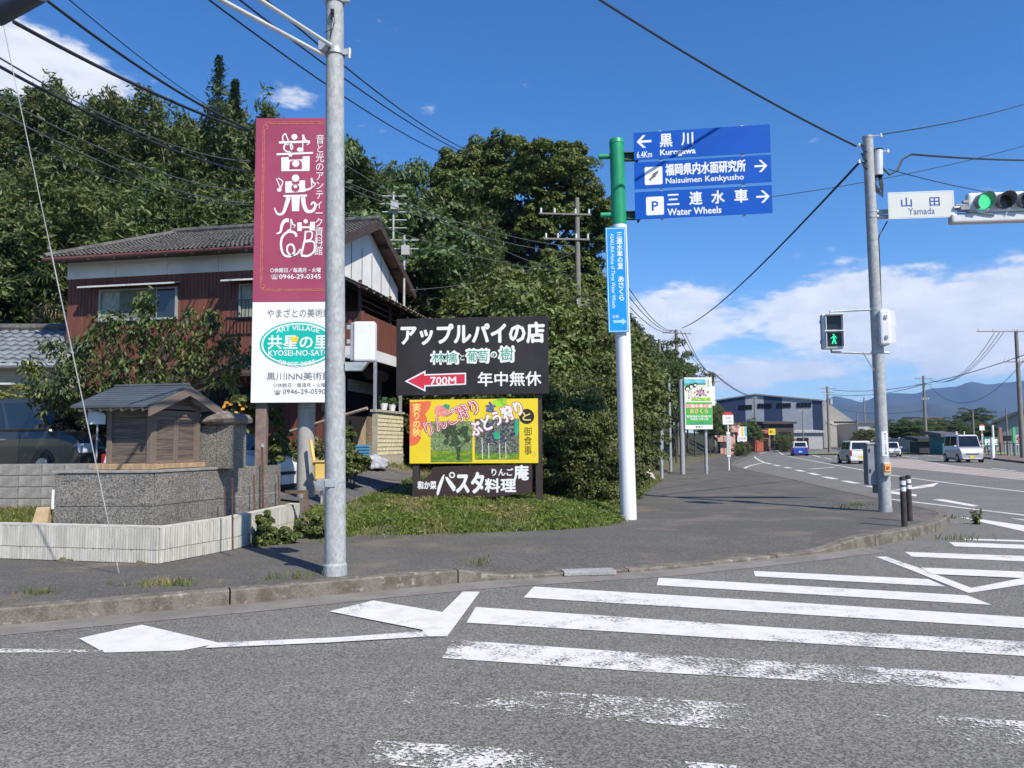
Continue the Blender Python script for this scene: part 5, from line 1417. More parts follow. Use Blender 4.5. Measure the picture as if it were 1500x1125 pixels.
fwin(wx0, wx1, wz0, wz1, [CURT, mat('grey_green_blind', (.13, .145, .11), .6, .1), mat('grey_green_blind', (1, 1, 1)), GLASS])
AWN = mat('pale_metal_hood', (.55, .56, .55), .5, .08, 3)
def hood(x0, x1, z, d_=.45):
    m_ = M(); m_.hexa([(x0, -d_, z - .10), (x1, -d_, z - .10), (x1, -.02, z + .02), (x0, -.02, z + .02)], [(x0, -d_, z - .06), (x1, -d_, z - .06), (x1, -.02, z + .05), (x0, -.02, z + .05)]); m_.build('window_hood', AWN, HS)
hood(hpix(131, 420), hpix(265, 418), hz(200, 418) + .0)
sx0, sx1 = hpix(352, 430), hpix(420, 430)
fwin(sx0, sx1, hz(352, 466), hz(352, 417), [CURT, GLASS])
hood(hpix(337, 410), hpix(430, 408), hz(352, 411))
mm = M(); z0, z1 = hz(352, 468), hz(352, 443)
for k in range(16): mm.box((sx0 - .08 + k * (sx1 - sx0 + .16) / 15, -.28, (z0 + z1) / 2), (.015, .015, z1 - z0))
mm.box(((sx0 + sx1) / 2, -.28, z1), (sx1 - sx0 + .2, .03, .03)); mm.box(((sx0 + sx1) / 2, -.28, z0), (sx1 - sx0 + .2, .03, .03)); mm.box((sx0 - .08, -.15, z0), (.03, .25, .03)); mm.box((sx1 + .08, -.15, z0), (.03, .25, .03)); mm.build('window_railing', BLACKP, HS, kind='stuff')
# lower lean-to eave over the ground floor, right part, and dark opening
zl0 = hz(350, 556); zl1 = hz(350, 536)
mm = M(); mm.hexa([(hpix(300, 545), -.9, zl0), (Lh, -.9, zl0), (Lh, 0, zl1), (hpix(300, 545), 0, zl1)], [(hpix(300, 545), -.9, zl0 + .08), (Lh, -.9, zl0 + .08), (Lh, 0, zl1 + .08), (hpix(300, 545), 0, zl1 + .08)]); mm.build('lean_to_roof', BROWNW, HS)
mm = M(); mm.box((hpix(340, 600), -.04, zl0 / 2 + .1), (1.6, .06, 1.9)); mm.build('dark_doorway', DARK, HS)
# cement footing
mm = M(); mm.box((Lh / 2, -.03, .28), (Lh, .09, .56)); mm.build('cement_footing', mat('cement', (.42, .39, .34), .9, .12, 3), HS)
# ---- side (gable) facade: local x = Lh, going back
sd0 = 0
def spix(px, pyv=500):
    """distance back along the side wall where photo column px meets it"""
    o_ = hb + ux * Lh; r_ = ray(px, pyv); u_ = r_.x / r_.y
    return (u_ * o_.y - o_.x) / (uy.x - u_ * uy.y)
def szz(px, py):
    s_ = spix(px, py); Yd = hb.y + ux.y * Lh + uy.y * s_; return zat(px, py, Yd) - GZ
XR = Lh
mm = M(); n_ = [(XR + .01, .0, HW - .75), (XR + .01, 2 * half, HW - .75), (XR + .01, 2 * half, HW), (XR + .01, half, ztE + rise - .1), (XR + .01, 0, HW)]
mm.poly(n_); mm.poly([(p[0] - .06, p[1], p[2]) for p in reversed(n_)]); mm.build('gable_plaster', PLAS, HS)
for k in range(1, 7): mm = M(); y_ = k * 2 * half / 7; mm.box((XR + .014, y_, HW - .1), (.008, .03, 1.3)); mm.build('gable_joint', BROWNW, HS)
for s_ in (0, 1):
    ye = -ov if s_ == 0 else 2 * half + ov
    for xo in (xr_ - .03,):
        mm = M(); p = [(xo, ye, ztE - .22), (xo + .05, ye, ztE - .22), (xo + .05, half, ztE + rise - .22), (xo, half, ztE + rise - .22)]; q_ = [(a, b, c + .24) for a, b, c in p]
        mm.add(p + q_, [[0, 1, 2, 3], [7, 6, 5, 4], [0, 4, 5, 1], [1, 5, 6, 2], [2, 6, 7, 3], [3, 7, 4, 0]]); mm.build('barge_board', BROWNW, HS)
    mm = M(); mm.poly([(XR, ye, ztE - .05), (xr_, ye, ztE - .05), (xr_, half, ztE + rise - .05), (XR, half, ztE + rise - .05)]); mm.build('gable_soffit', mat('soffit_wood', (.10, .065, .05), .8, .3, 3), HS)
for k in range(5):
    y_ = half * .15 + k * half * .4; zz_ = ztE + rise * (1 - abs(y_ - half) / (half + ov)) - .12
    mm = M(); mm.box((XR + .19, y_, zz_), (.38, .09, .10)); mm.build('purlin', BROWNW, HS)
# balcony: floor, white fascia, red board parapet, posts, lean-to roof
bx0, bx1 = XR, XR + .95; by0, by1 = -.1, 2 * half + 1.0
zf = 2.75
zfa = szz(540, 517)
def bal(px, py):   # height at the balcony front plane
    o_ = hb + ux * bx1; r_ = ray(px, py); u_ = r_.x / r_.y; s_ = (u_ * o_.y - o_.x) / (uy.x - u_ * uy.y); return s_, zat(px, py, o_.y + uy.y * s_) - GZ
s1, zf1 = bal(545, 528); s2, zf0 = bal(545, 512); s3, zp_ = bal(545, 463)
zf1, zf0 = min(zf1, zf0), max(zf1, zf0)
mm = M(); mm.box(((bx0 + bx1) / 2, (by0 + by1) / 2, zf1 + .1), (bx1 - bx0, by1 - by0, .14)); mm.build('balcony_floor', BROWNW, HS)
mm = M(); mm.box((bx1 + .02, (by0 + by1) / 2, (zf0 + zf1) / 2), (.04, by1 - by0, zf0 - zf1)); mm.box(((bx0 + bx1) / 2, by0 - .02, (zf0 + zf1) / 2), (bx1 - bx0 + .08, .04, zf0 - zf1)); mm.build('white_fascia', PLAS, HS)
mm = M(); y_ = by0
while y_ < by1: mm.box((bx1, y_ + .05, (zf0 + zp_) / 2), (.03, .092, zp_ - zf0 - .01)); y_ += .105
x_ = bx0
while x_ < bx1: mm.box((x_ + .05, by0, (zf0 + zp_) / 2), (.092, .03, zp_ - zf0 - .01)); x_ += .105
mm.build('parapet_boards', RED, HS, kind='stuff')
zlt = HW - .55
for y_ in (by0, by0 + 2.2, by0 + 4.4, by1 - .1):
    mm = M(); mm.box((bx1 - .02, y_, (zf0 + zlt - .35) / 2 + .0), (.07, .07, zlt - .35 - zf0)); mm.build('balcony_post', BROWNW, HS)
for k in range(1, 4): mm = M(); mm.box((bx1 - .02, (by0 + by1) / 2, zp_ + .16 * k), (.03, by1 - by0, .03)); mm.build('balcony_rail', mat('rust', (1, 1, 1)), HS)
# corrugated lean-to roof over the balcony
xo = bx1 + .35; mm = M(); vs = []; fs = []; n_ = 110
for i in range(n_ + 1):
    y_ = by0 - .5 + (by1 - by0 + 1.2) * i / n_; w_ = .018 * math.sin(i * 1.9)
    vs += [(bx0, y_, zlt + w_), (xo, y_, zlt - .62 + w_)]
for i in range(n_): fs.append([2 * i, 2 * i + 1, 2 * i + 3, 2 * i + 2])
mm.add(vs, fs); mm.build('corrugated_roof', mat('weathered_corrugated_sheet', (.30, .25, .20), .8, .25, 4, col2=(.17, .13, .105)), HS)
for k in range(16):
    y_ = by0 - .4 + k * (by1 - by0 + 1.0) / 15; mm = M(); a = Vector((bx0, y_, zlt - .05)); b = Vector((xo - .02, y_, zlt - .67))
    mm.tube([a, b], .03, 4); mm.build('roof_batten', mat('pale_batten', (.36, .29, .22), .8), HS)
for xx in (.3, .7, 1.1): z_ = zlt - .62 * xx / (xo - bx0) - .10; mm = M(); mm.box((bx0 + xx, (by0 + by1) / 2, z_), (.05, by1 - by0 + 1.0, .06)); mm.build('roof_purlin', BROWNW, HS)
# wall behind the balcony
mm = M(); y_ = 0
while y_ < 2 * half: mm.box((XR + .01, y_ + .06, (HW - .75) / 2), (.03, .112, HW - .75)); y_ += .12
mm.build('side_boards', mat('old_brown_boards', (.085, .052, .04), .8, .3, 2, stretch=(5, 5, .4), col2=(.14, .10, .085)), HS, kind='stuff')
# ground floor side: garage
mm = M(); mm.box((XR - 1.5, 2 * half + 1.3, zf1 / 2), (3.0, 2.6, zf1)); mm.build('ground_floor_rear', RED, HS)
gA, gB = spix(505, 560), spix(551, 560)
gy0, gy1 = max(.1, gA), gB
zs0, zs1 = szz(530, 575), zf1 - .1
SHT = mat('grey_shutter', (.30, .29, .27), .6, .1, 4)
k = 0; z_ = zs1 - .35; mm = None
while z_ > zs0:
    mm = M(); mm.box((XR + .09, (gy0 + gy1) / 2, z_), (.03, gy1 - gy0, .075)); mm.build('shutter_slat', SHT, HS, bevel=.008); z_ -= .082
zs0 = z_ + .04
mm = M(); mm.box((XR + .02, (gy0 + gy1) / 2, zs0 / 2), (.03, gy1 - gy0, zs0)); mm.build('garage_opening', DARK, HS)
mm = M(); mm.poly([(XR + .05, gy0 + .6, .55), (XR + .05, gy1 - .25, .45), (XR + .05, gy1 - .3, zs0 * .92), (XR + .05, gy0 + 1.1, zs0 * .55)]); mm.build('tan_board', mat('tan_plywood', (.42, .33, .24), .8, .1), HS)
for y_ in (gy1 + .03,): mm = M(); mm.box((XR + .1, y_, zs1 / 2), (.08, .07, zs1)); mm.build('shutter_frame', GALV2, HS)
PX = 1.0
def ppix(px, py=620):
    o_ = hb + ux * (XR + PX + .17); r_ = ray(px, py); u_ = r_.x / r_.y; s_ = (u_ * o_.y - o_.x) / (uy.x - u_ * uy.y); return s_, zat(px, py, o_.y + uy.y * s_) - GZ
yA, yB = ppix(553)[0], ppix(590)[0]
zt_ = ppix(570, 605)[1]
XP = XR; XR = XR + PX
gbz = .35
TYL = mat('cream_wall_tile', (.74, .68, .48), .5, .1, 6, island=.05)
mm = M(); mm.box((XR + .10, (yA + yB) / 2, zt_ / 2), (.14, yB - yA, zt_)); pier = mm.build('tiled_wall', mat('dark_tile_joint', (.36, .33, .26), .9), HS)
mm = M(); z_ = gbz + .22; r_ = 0
while z_ < zt_ - .02:
    y_ = yA + (.0 if r_ % 2 else -.12)
    while y_ < yB:
        a, b = max(y_, yA), min(y_ + .225, yB)
        if b - a > .03: mm.box((XR + .178, (a + b) / 2, z_ + .035), (.02, b - a - .022, .082))
        y_ += .24
    z_ += .105; r_ += 1
mm.build('wall_tiles', TYL, HS, kind='stuff')
mm = M(); mm.box((XR + .1, (yA + yB) / 2, gbz + .06), (.22, yB - yA + .04, .28)); mm.build('tiled_wall_base', mat('pale_footing', (1, 1, 1)), HS)
mm = M(); mm.box((XR + .1, (yA + yB) / 2, zt_ + .03), (.24, yB - yA + .05, .06)); mm.build('ledge', mat('pale_footing', (1, 1, 1)), HS)
for q_ in (.25, .55): 
    mm = M(); mm.cyl((XR + .12, yA + (yB - yA) * q_, zt_ + .06), (XR + .12, yA + (yB - yA) * q_, zt_ + .24), .07, .10, 12); mm.build('flower_pot', WHITE, HS) if False else None
    pt = HS.matrix_world
XPP = XR; XR = XP
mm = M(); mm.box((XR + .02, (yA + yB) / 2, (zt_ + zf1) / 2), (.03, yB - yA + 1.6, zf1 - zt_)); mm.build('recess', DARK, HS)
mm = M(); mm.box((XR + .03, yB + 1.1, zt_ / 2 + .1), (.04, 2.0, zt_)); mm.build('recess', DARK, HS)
for q_ in (0, 1): mm = M(); mm.box((XPP + .1, yA + q_ * (yB - yA), (zt_ + zf1) / 2), (.07, .07, zf1 - zt_)); mm.build('wall_post', GALV2, HS)
mm = M(); mm.cyl((XR + .6, gy0 + .2, zf1 - .25), (XR + .6, yB, zf1 - .25), .16, n=14); mm.build('rolled_awning', BROWNW, HS)
def hw(lx, ly, lz): 
    p = hb + ux * lx + uy * ly; return Vector((p.x, p.y, lz + GZ))
rr = random.Random(9)
def pot(p, c, lab):
    tt = thing('flower_pot', lab, 'flower pot', p); mm = M(); mm.cyl((0, 0, 0), (0, 0, .18), .07, .11, 14); mm.build('pot', c, tt, smooth=False)
    mm = M()
    for k in range(60):
        a = rr.uniform(0, 6.28); r_ = rr.uniform(0, .12); z_ = .18 + rr.uniform(0, .16); mm.box((r_ * math.cos(a), r_ * math.sin(a), z_), (.05, .02, .03), rr.uniform(0, 3))
    mm.build('plant_leaves', mat('pot_leaf', (.05, .10, .03), .6), tt, kind='stuff')
pot(hw(XPP + .12, yA + (yB - yA) * .3, zt_ + .061), WHITE, 'white flower pot on the cream tiled wall ledge, the left one')
pot(hw(XPP + .12, yA + (yB - yA) * .62, zt_ + .061), WHITE, 'white flower pot on the cream tiled wall ledge, the right one')
# clutter before the garage
def lump(name, lab, cat, p, sz_, m_, seed=1):
    r_ = random.Random(seed); me = bmesh.new(); bmesh.ops.create_icosphere(me, subdivisions=3, radius=1)
    for v in me.verts:
        k = 1 + .35 * noise.noise(v.co * 1.7 + Vector((seed, 0, 0))) + .12 * noise.noise(v.co * 5 + Vector((0, seed, 0)))
        v.co = Vector((v.co.x * sz_[0] * k, v.co.y * sz_[1] * k, max(-.3, v.co.z) * sz_[2] * k))
    mesh = bpy.data.meshes.new(name); me.to_mesh(mesh); me.free(); mesh.materials.append(m_)
    for f in mesh.polygons: f.use_smooth = True
    return link(name, mesh, label=lab, cat=cat, loc=p)
BAG = mat('clear_grey_bag', (.50, .52, .56), .35, .35, 8, .8, 12, col2=(.25, .26, .30))
for i_, (px, py, lab) in enumerate([(538, 664, 'crumpled grey plastic bag before the garage, beside the cream tiled wall'), (526, 662, 'crumpled pale plastic bag below the blue crate'), (548, 657, 'small crumpled plastic bag against the shutter frame')]):
    p = AT(px, py, 18.2 + .1 * i_); lump('plastic_bag', lab, 'plastic bag', (p.x, p.y, H(p.x, p.y) + .12), (.30, .25, .22), BAG, i_ + 2)
p = AT(523, 648, 18.5); tt = thing('blue_crate', 'light blue plastic crate in the open garage', 'crate', (p.x, p.y, H(p.x, p.y) + .32), -TH)
mm = M(); cbm = mat('blue_crate_plastic', (.10, .30, .50), .5)
for k in range(4): mm.box((0, 0, .03 + k * .07), (.55, .36, .045))
mm.build('crate_slat', cbm, tt, kind='stuff'); mm = M(); mm.box((0, 0, .12), (.50, .32, .24)); mm.build('crate_body', cbm, tt)
mm = M(); mm.box((0, 0, -.16), (.5, .3, .3)); mm.build('crate_base', mat('dark_old_wood', (1, 1, 1)), tt)
p0, p1 = AT(425, 632, 17.6), AT(538, 598, 17.0); mm = M(); mm.tube([Vector((0, 0, 0)), p1 - p0], .035, 8); mm.build('wooden_pole', mat('pale_batten', (1, 1, 1)), label='thin wooden pole slung level in front of the red ground floor wall', cat='wooden pole', loc=p0)

# television aerials on the hill side of the house
AER = mat('aerial_metal', (.42, .43, .42), .5)
def aerial(px, py0, py1, Yd, lab, n=4):
    p = AT(px, py0, Yd); top = AT(px, py1, Yd); tt = thing('tv_aerial', lab, 'aerial', p); h = top.z - p.z
    mm = M(); mm.cyl((0, 0, -1.2), (0, 0, h), .035, n=8); mm.build('mast', AER, tt)
    for k in range(n):
        z_ = h - .15 - .28 * k; mm = M(); mm.tube([(-.45, 0, z_), (.45, .1, z_ + .02)], .022, 5); mm.build('aerial_bar', AER, tt)
    mm = M(); mm.box((.05, -.05, h - .5), (.25, .2, .3)); mm.build('junction_box', AER, tt)
aerial(576, 362, 281, 26, 'tall television aerial mast behind the house gable', 5)
aerial(592, 400, 345, 24, 'short television aerial behind the house gable', 2)

# ------------------------------------------------------------------ small house at the far left
LBT = mat('pale_blue_grey_tile', (0.20, 0.22, 0.24), 0.55, 0.2, 3, dirt=((0.10, 0.11, 0.13), 2.2, 0.62, .8), island=.12)
Yh2 = 19.5
pA = AT(-60, 540, Yh2); pB = AT(103, 540, Yh2)
h2 = thing('small_tiled_house', 'small cream walled house with pale blue grey tiled roof at the left edge', 'house', (pB.x, Yh2, GZ - .05), R(2))
W2 = 8.0
ze2 = zat(50, 531, Yh2 - .6) - GZ; zr2 = zat(50, 481, Yh2 + 2.2) - GZ
mm = M(); mm.box((-W2 / 2 - .1, 2.4, ze2 / 2), (W2, 4.6, ze2)); mm.build('wall', mat('cream_render', (.50, .47, .40), .85, .08, 2), h2)
mm = M(); tiled(mm, (-W2 - .5, -.6, ze2), (.1, -.6, ze2), (.1, 2.3, zr2), (-W2 - .5, 2.3, zr2), 8, 30, .03, .05); mm.build('roof_tiles', LBT, h2, kind='stuff')
mm = M(); tiled(mm, (.1, 5.2, ze2), (-W2 - .5, 5.2, ze2), (-W2 - .5, 2.3, zr2), (.1, 2.3, zr2), 8, 20); mm.build('rear_roof_tiles', TILE, h2, kind='stuff')
mm = M(); mm.tube([(-W2 - .5, 2.3, zr2 + .06), (.12, 2.3, zr2 + .06)], .13, 8); mm.build('ridge_tiles', TILE, h2)
mm = M(); mm.tube([(-W2, -.68, ze2 - .03), (.1, -.68, ze2 - .03)], .06, 8); mm.build('gutter', GALV2, h2)
zz_ = zat(20, 562, Yh2) - GZ
mm = M(); mm.box((-W2 / 2 - .6, -.25, zz_), (W2 - 1, .7, .05)); mm.build('awning', AWN, h2)
mm = M(); mm.box((-W2 / 2 - .8, .08, zz_ / 2 - .1), (W2 - 1.5, .04, zz_ - .1)); mm.build('dark_glazing', GLASS, h2)
for x_ in (-1.75, -3.2, -.35): mm = M(); mm.box((x_, -.5, zz_ / 2), (.05, .05, zz_)); mm.build('awning_post', WHITEP, h2)
# white fence in the yard between house and van
ff = AT(90, 640, 19.4); tt = thing('white_fence', 'white picket fence seen through the windows of the grey van', 'fence', (ff.x - .8, 19.4, H(ff.x, 19.4)))
for k in range(14): mm = M(); mm.box((k * .16, 0, .55), (.05, .03, 1.1)); mm.build('picket', WHITEP, tt)
for z_ in (.25, .95): mm = M(); mm.box((1.04, .03, z_), (2.2, .03, .05)); mm.build('rail', WHITEP, tt)
# white name board behind the shrine
p = AT(142, 612, 15.5); tt = thing('white_yard_board', 'blank white board beyond the left side of the shrine', 'board', (p.x, p.y, H(p.x, p.y))); mm = M(); z_ = p.z - H(p.x, p.y); mm.box((0, 0, z_), (.36, .03, .26)); mm.build('board', WHITEP, tt); mm = M(); mm.cyl((0, .03, 0), (0, .03, z_), .02, n=8); mm.build('leg', GALV2, tt)
# ------------------------------------------------------------------ foliage
def leafmat(name, c1, c2, c3=None, tr=.22, rough=.5, isl=.35):
    m = bpy.data.materials.new(name); m.use_nodes = True
    n = NT(m.node_tree); m.node_tree.nodes.clear()
    o = n.n('ShaderNodeOutputMaterial'); b = n.n('ShaderNodeBsdfPrincipled'); gi = n.n('ShaderNodeNewGeometry'); oi = n.n('ShaderNodeObjectInfo')
    r_ = gi.outputs['Random Per Island']
    vec = n.n('ShaderNodeTexCoord').outputs['Object']
    c = n.mix(n.ramp(r_, .0, .9, 0, 1, False), c1, c2)
    if c3: c = n.mix(n.ramp(n.noise(vec, .9, 3), .52, .66), c, c3)
    hv = n.n('ShaderNodeHueSaturation')
    r2 = n.m('FRACT', n.m('MULTIPLY', r_, 17.3))
    n.l(n.m('ADD', n.ramp(r2, 0, 1, 1 - isl, 1 + isl, False), n.ramp(oi.outputs['Random'], 0, 1, -.18, .18, False)), hv.inputs['Value'])
    n.l(n.ramp(oi.outputs['Random'], 0, 1, .485, .515, False), hv.inputs['Hue'])
    n.l(c, hv.inputs['Color']); c = hv.outputs[0]
    n.l(c, b.inputs['Base Color']); b.inputs['Roughness'].default_value = rough; b.inputs['Specular IOR Level'].default_value = .4
    tl = n.n('ShaderNodeBsdfTranslucent'); n.l(n.mix(1.0, c, (1.35, 1.5, .5), 'MULTIPLY'), tl.inputs[0])
    ms = n.n('ShaderNodeMixShader'); ms.inputs[0].default_value = tr
    n.l(b.outputs[0], ms.inputs[1]); n.l(tl.outputs[0], ms.inputs[2]); n.l(ms.outputs[0], o.inputs[0])
    return m
L_FOREST = leafmat('forest_leaf', (0.038, 0.068, 0.022), (0.098, 0.138, 0.040), (0.075, 0.095, 0.030))
L_CEDAR = leafmat('cedar_leaf', (0.040, 0.075, 0.028), (0.085, 0.130, 0.045), (0.045, 0.065, 0.026), tr=.12)
L_BAMBOO = leafmat('bamboo_leaf', (0.052, 0.085, 0.026), (0.135, 0.165, 0.050), (0.105, 0.118, 0.036), tr=.25)
L_CAMPHOR = leafmat('camphor_leaf', (0.060, 0.100, 0.020), (0.150, 0.195, 0.040), (0.105, 0.140, 0.024))
L_SHRUB = leafmat('shrub_leaf', (0.055, 0.080, 0.022), (0.150, 0.175, 0.045), (0.095, 0.110, 0.030))
L_PERS = leafmat('persimmon_leaf', (0.045, 0.068, 0.025), (0.110, 0.135, 0.045), (0.15, 0.16, 0.035), rough=.32)
BARK = mat('bark', (0.085, 0.065, 0.05), 0.9, 0.3, 6, 0.5, 30, stretch=(1, 1, .4))
BARKP = mat('pale_culm', (0.22, 0.21, 0.13), 0.7, 0.3, 4)
def leaf_quads(centres, size, r_, elong=1.6, up=.35, name=None):
    """one small folded leaf (rhombus) per centre; centres = (pos, outward normal)"""
    vs = []; fs = []
    ga = r_.uniform; k = 0
    for (p, nn) in centres:
        s_ = size * ga(.6, 1.35)
        n_ = Vector((nn[0] + ga(-.8, .8), nn[1] + ga(-.8, .8), nn[2] + ga(-.8, .8) + up))
        if n_.length < .05: n_ = Vector((0, 0, 1))
        n_.normalize()
        a = n_.orthogonal().normalized(); b = n_.cross(a); t_ = ga(0, 6.2832); ct, st2 = math.cos(t_), math.sin(t_)
        u_ = (a * ct + b * st2) * (s_ * elong * .5); v_ = (b * ct - a * st2) * (s_ * .5)
        p = Vector(p)
        vs += [p - u_, p - v_ + n_ * s_ * .12, p + u_, p + v_ + n_ * s_ * .12]; fs.append((k, k + 1, k + 2, k + 3)); k += 4
    return vs, fs
def mesh_from(name, vs, fs, m_):
    me = bpy.data.meshes.new(name); me.from_pydata([tuple(v) for v in vs], [], fs); me.materials.append(m_); me.update(); return me
def sphere_dir(r_):
    z = r_.uniform(-1, 1); a = r_.uniform(0, 6.2832); q = math.sqrt(1 - z * z); return Vector((q * math.cos(a), q * math.sin(a), z))
def crown_clumps(r_, centre, rad, nc, nl, cr, flat=.75, under=.5):
    """leaves on the shells of many small clumps spread through an ellipsoid"""
    out = []
    for _ in range(nc):
        d = sphere_dir(r_)
        if d.z < -under: d.z *= -.5
        q = r_.uniform(.55, 1.0) if r_.random() > .16 else r_.uniform(1.0, 1.28)
        c = Vector((centre[0] + rad[0] * d.x * q, centre[1] + rad[1] * d.y * q, centre[2] + rad[2] * d.z * q)); rr_ = cr * r_.uniform(.6, 1.3)
        for _ in range(nl):
            e = sphere_dir(r_)
            if e.z < -.3: e.z = -e.z * .6
            w_ = r_.uniform(.75, 1.05)
            out.append(((c.x + e.x * rr_ * w_, c.y + e.y * rr_ * w_, c.z + e.z * rr_ * flat * w_), e))
    return out
def trunk_mesh(name, h, r0, r_, limbs=6, spread=1.5, m_=BARK, z_l=.4):
    m2 = M(); pts = [Vector((0, 0, -.6))]; p = Vector((0, 0, 0)); n_ = 6
    for i in range(1, n_ + 1): p = Vector((r_.uniform(-.03, .03) * h * i / n_, r_.uniform(-.03, .03) * h * i / n_, h * i / n_)); pts.append(p)
    m2.tube(pts, [r0 * 1.2] + [r0 * (1 - .13 * i) for i in range(1, n_ + 1)], 7)
    for k in range(limbs):
        t_ = r_.uniform(z_l, .95); a = r_.uniform(0, 6.28); b = pts[0].lerp(pts[-1], 1); b = Vector((pts[int(t_ * n_)].x, pts[int(t_ * n_)].y, h * t_))
        e = b + Vector((math.cos(a) * spread, math.sin(a) * spread, spread * r_.uniform(.3, .9))); mid_ = b.lerp(e, .5) + Vector((0, 0, spread * .1))
        m2.tube([b, mid_, e], [r0 * .4, r0 * .28, r0 * .1], 5)
    return m2.mesh(name, m_, True)
r5 = random.Random(11)
PROT = {}
def proto(kind, crown, trunk): PROT.setdefault(kind, []).append((crown, trunk))
for s_ in range(3):       # broadleaf
    cen = crown_clumps(r5, (0, 0, 5.2), (2.5, 2.5, 3.0), 110, 230, .66)
    proto('broadleaf', mesh_from('crown', *leaf_quads(cen, .105, r5), L_FOREST), trunk_mesh('trunk', 5.5, .16, r5))
for s_ in range(3):       # cedar
    cen = []; hh = 11.0
    for k in range(26):
        z = 2.0 + (hh - 2.2) * k / 26; rad = 2.3 * (1 - (z - 2) / (hh - 1.6)) ** .8 + .12
        nb = 7 if k < 18 else 5
        for b_ in range(nb):
            a = r5.uniform(0, 6.28); L = rad * r5.uniform(.6, 1.15); q = 0
            while q < L:
                w_ = .26 * (1 - q / L) + .10
                for _ in range(12):
                    cen.append(((q * math.cos(a) + r5.gauss(0, w_ * .6), q * math.sin(a) + r5.gauss(0, w_ * .6), z - q * .22 + q * q * .06 + r5.gauss(0, .12)), Vector((math.cos(a) * .4, math.sin(a) * .4, .6))))
                q += .24
    proto('cedar', mesh_from('crown', *leaf_quads(cen, .12, r5, 2.6), L_CEDAR), trunk_mesh('trunk', 10.6, .14, r5, 3, .6))
for s_ in range(3):       # bamboo clump with nodding feathery tops
    cen = []; tm = M()
    for c_ in range(9):
        a = r5.uniform(0, 6.28); b0 = Vector((r5.uniform(-1.3, 1.3), r5.uniform(-1.3, 1.3), 0)); L = r5.uniform(8.5, 12); bend = r5.uniform(.8, 2.0); pts = []
        for i in range(9): t_ = i / 8; pts.append(b0 + Vector((math.cos(a) * bend * t_ ** 3, math.sin(a) * bend * t_ ** 3, L * (t_ - .08 * t_ ** 4) - (.5 if i == 0 else 0))))
        tm.tube(pts, [.05 * (1 - .09 * i) for i in range(9)], 5)
        for i in range(80):
            t_ = r5.uniform(.35, 1.0); j = min(7, int(t_ * 8)); c0p = pts[j].lerp(pts[j + 1], t_ * 8 - j); br = .85 * (1.15 - t_) + .22
            cc = c0p + Vector((r5.gauss(0, br * .55), r5.gauss(0, br * .55), r5.gauss(0, .25)))
            for _ in range(24): cen.append(((cc.x + r5.gauss(0, .17), cc.y + r5.gauss(0, .17), cc.z + r5.gauss(0, .13)), Vector((0, 0, .3))))
    proto('bamboo', mesh_from('crown', *leaf_quads(cen, .085, r5, 3.3, .1), L_BAMBOO), tm.mesh('culms', BARKP, True))
for s_ in range(4):       # bank shrubs, dense down to the ground
    cen = crown_clumps(r5, (0, 0, 1.15), (1.35, 1.35, 1.35), 120, 170, .30, under=.95)
    proto('shrub', mesh_from('crown', *leaf_quads(cen, .048, r5, 1.9), L_SHRUB), trunk_mesh('trunk', 1.3, .05, r5, 7, .7, z_l=.1))
for s_ in range(2):       # slim bush with upright leaves
    cen = crown_clumps(r5, (0, 0, 2.2), (1.7, 1.7, 2.1), 150, 130, .42, under=.9)
    proto('bank_tree', mesh_from('crown', *leaf_quads(cen, .075, r5, 2.0), L_SHRUB), trunk_mesh('trunk', 2.6, .09, r5, 8, 1.1, z_l=.15))
def plant(kind, i, x, y, sc_, rz, label, cat, group, z=None, name=None, sz_=None):
    cm, tmn = PROT[kind][i % len(PROT[kind])]
    t = thing(name or kind, label, cat, (x, y, (H(x, y) if z is None else z) - .05), rz, group)
    t.scale = (sc_, sc_, sz_ or sc_)
    o = bpy.data.objects.new('crown', cm); COL.objects.link(o); o.parent = t
    o = bpy.data.objects.new('trunk', tmn); COL.objects.link(o); o.parent = t
    return t
# hillside forest: crown tops follow the photographed skyline
SKY = [(-300, 120), (-60, 135), (0, 110), (25, 100), (45, 128), (85, 95), (110, 120), (140, 108), (160, 128), (185, 142), (205, 104), (225, 128), (245, 112), (262, 140), (285, 148), (320, 152), (345, 150), (372, 128), (400, 138), (445, 165), (480, 185), (510, 195), (535, 218), (560, 225), (590, 235), (625, 255), (660, 262), (700, 300)]
def skyline(px):
    for i in range(len(SKY) - 1):
        if SKY[i][0] <= px <= SKY[i + 1][0]:
            t_ = (px - SKY[i][0]) / (SKY[i + 1][0] - SKY[i][0]); return SKY[i][1] + (SKY[i + 1][1] - SKY[i][1]) * t_
    return 300
HT = {'broadleaf': 8.6, 'cedar': 11.2, 'bamboo': 11.5}
LAB = {'broadleaf': 'dark broadleaved evergreen among the trees covering the hillside behind the house', 'cedar': 'dark narrow cedar among the trees covering the hillside behind the house', 'bamboo': 'feathery bamboo clump among the trees covering the hillside behind the house'}
rf = random.Random(21); nF = 0
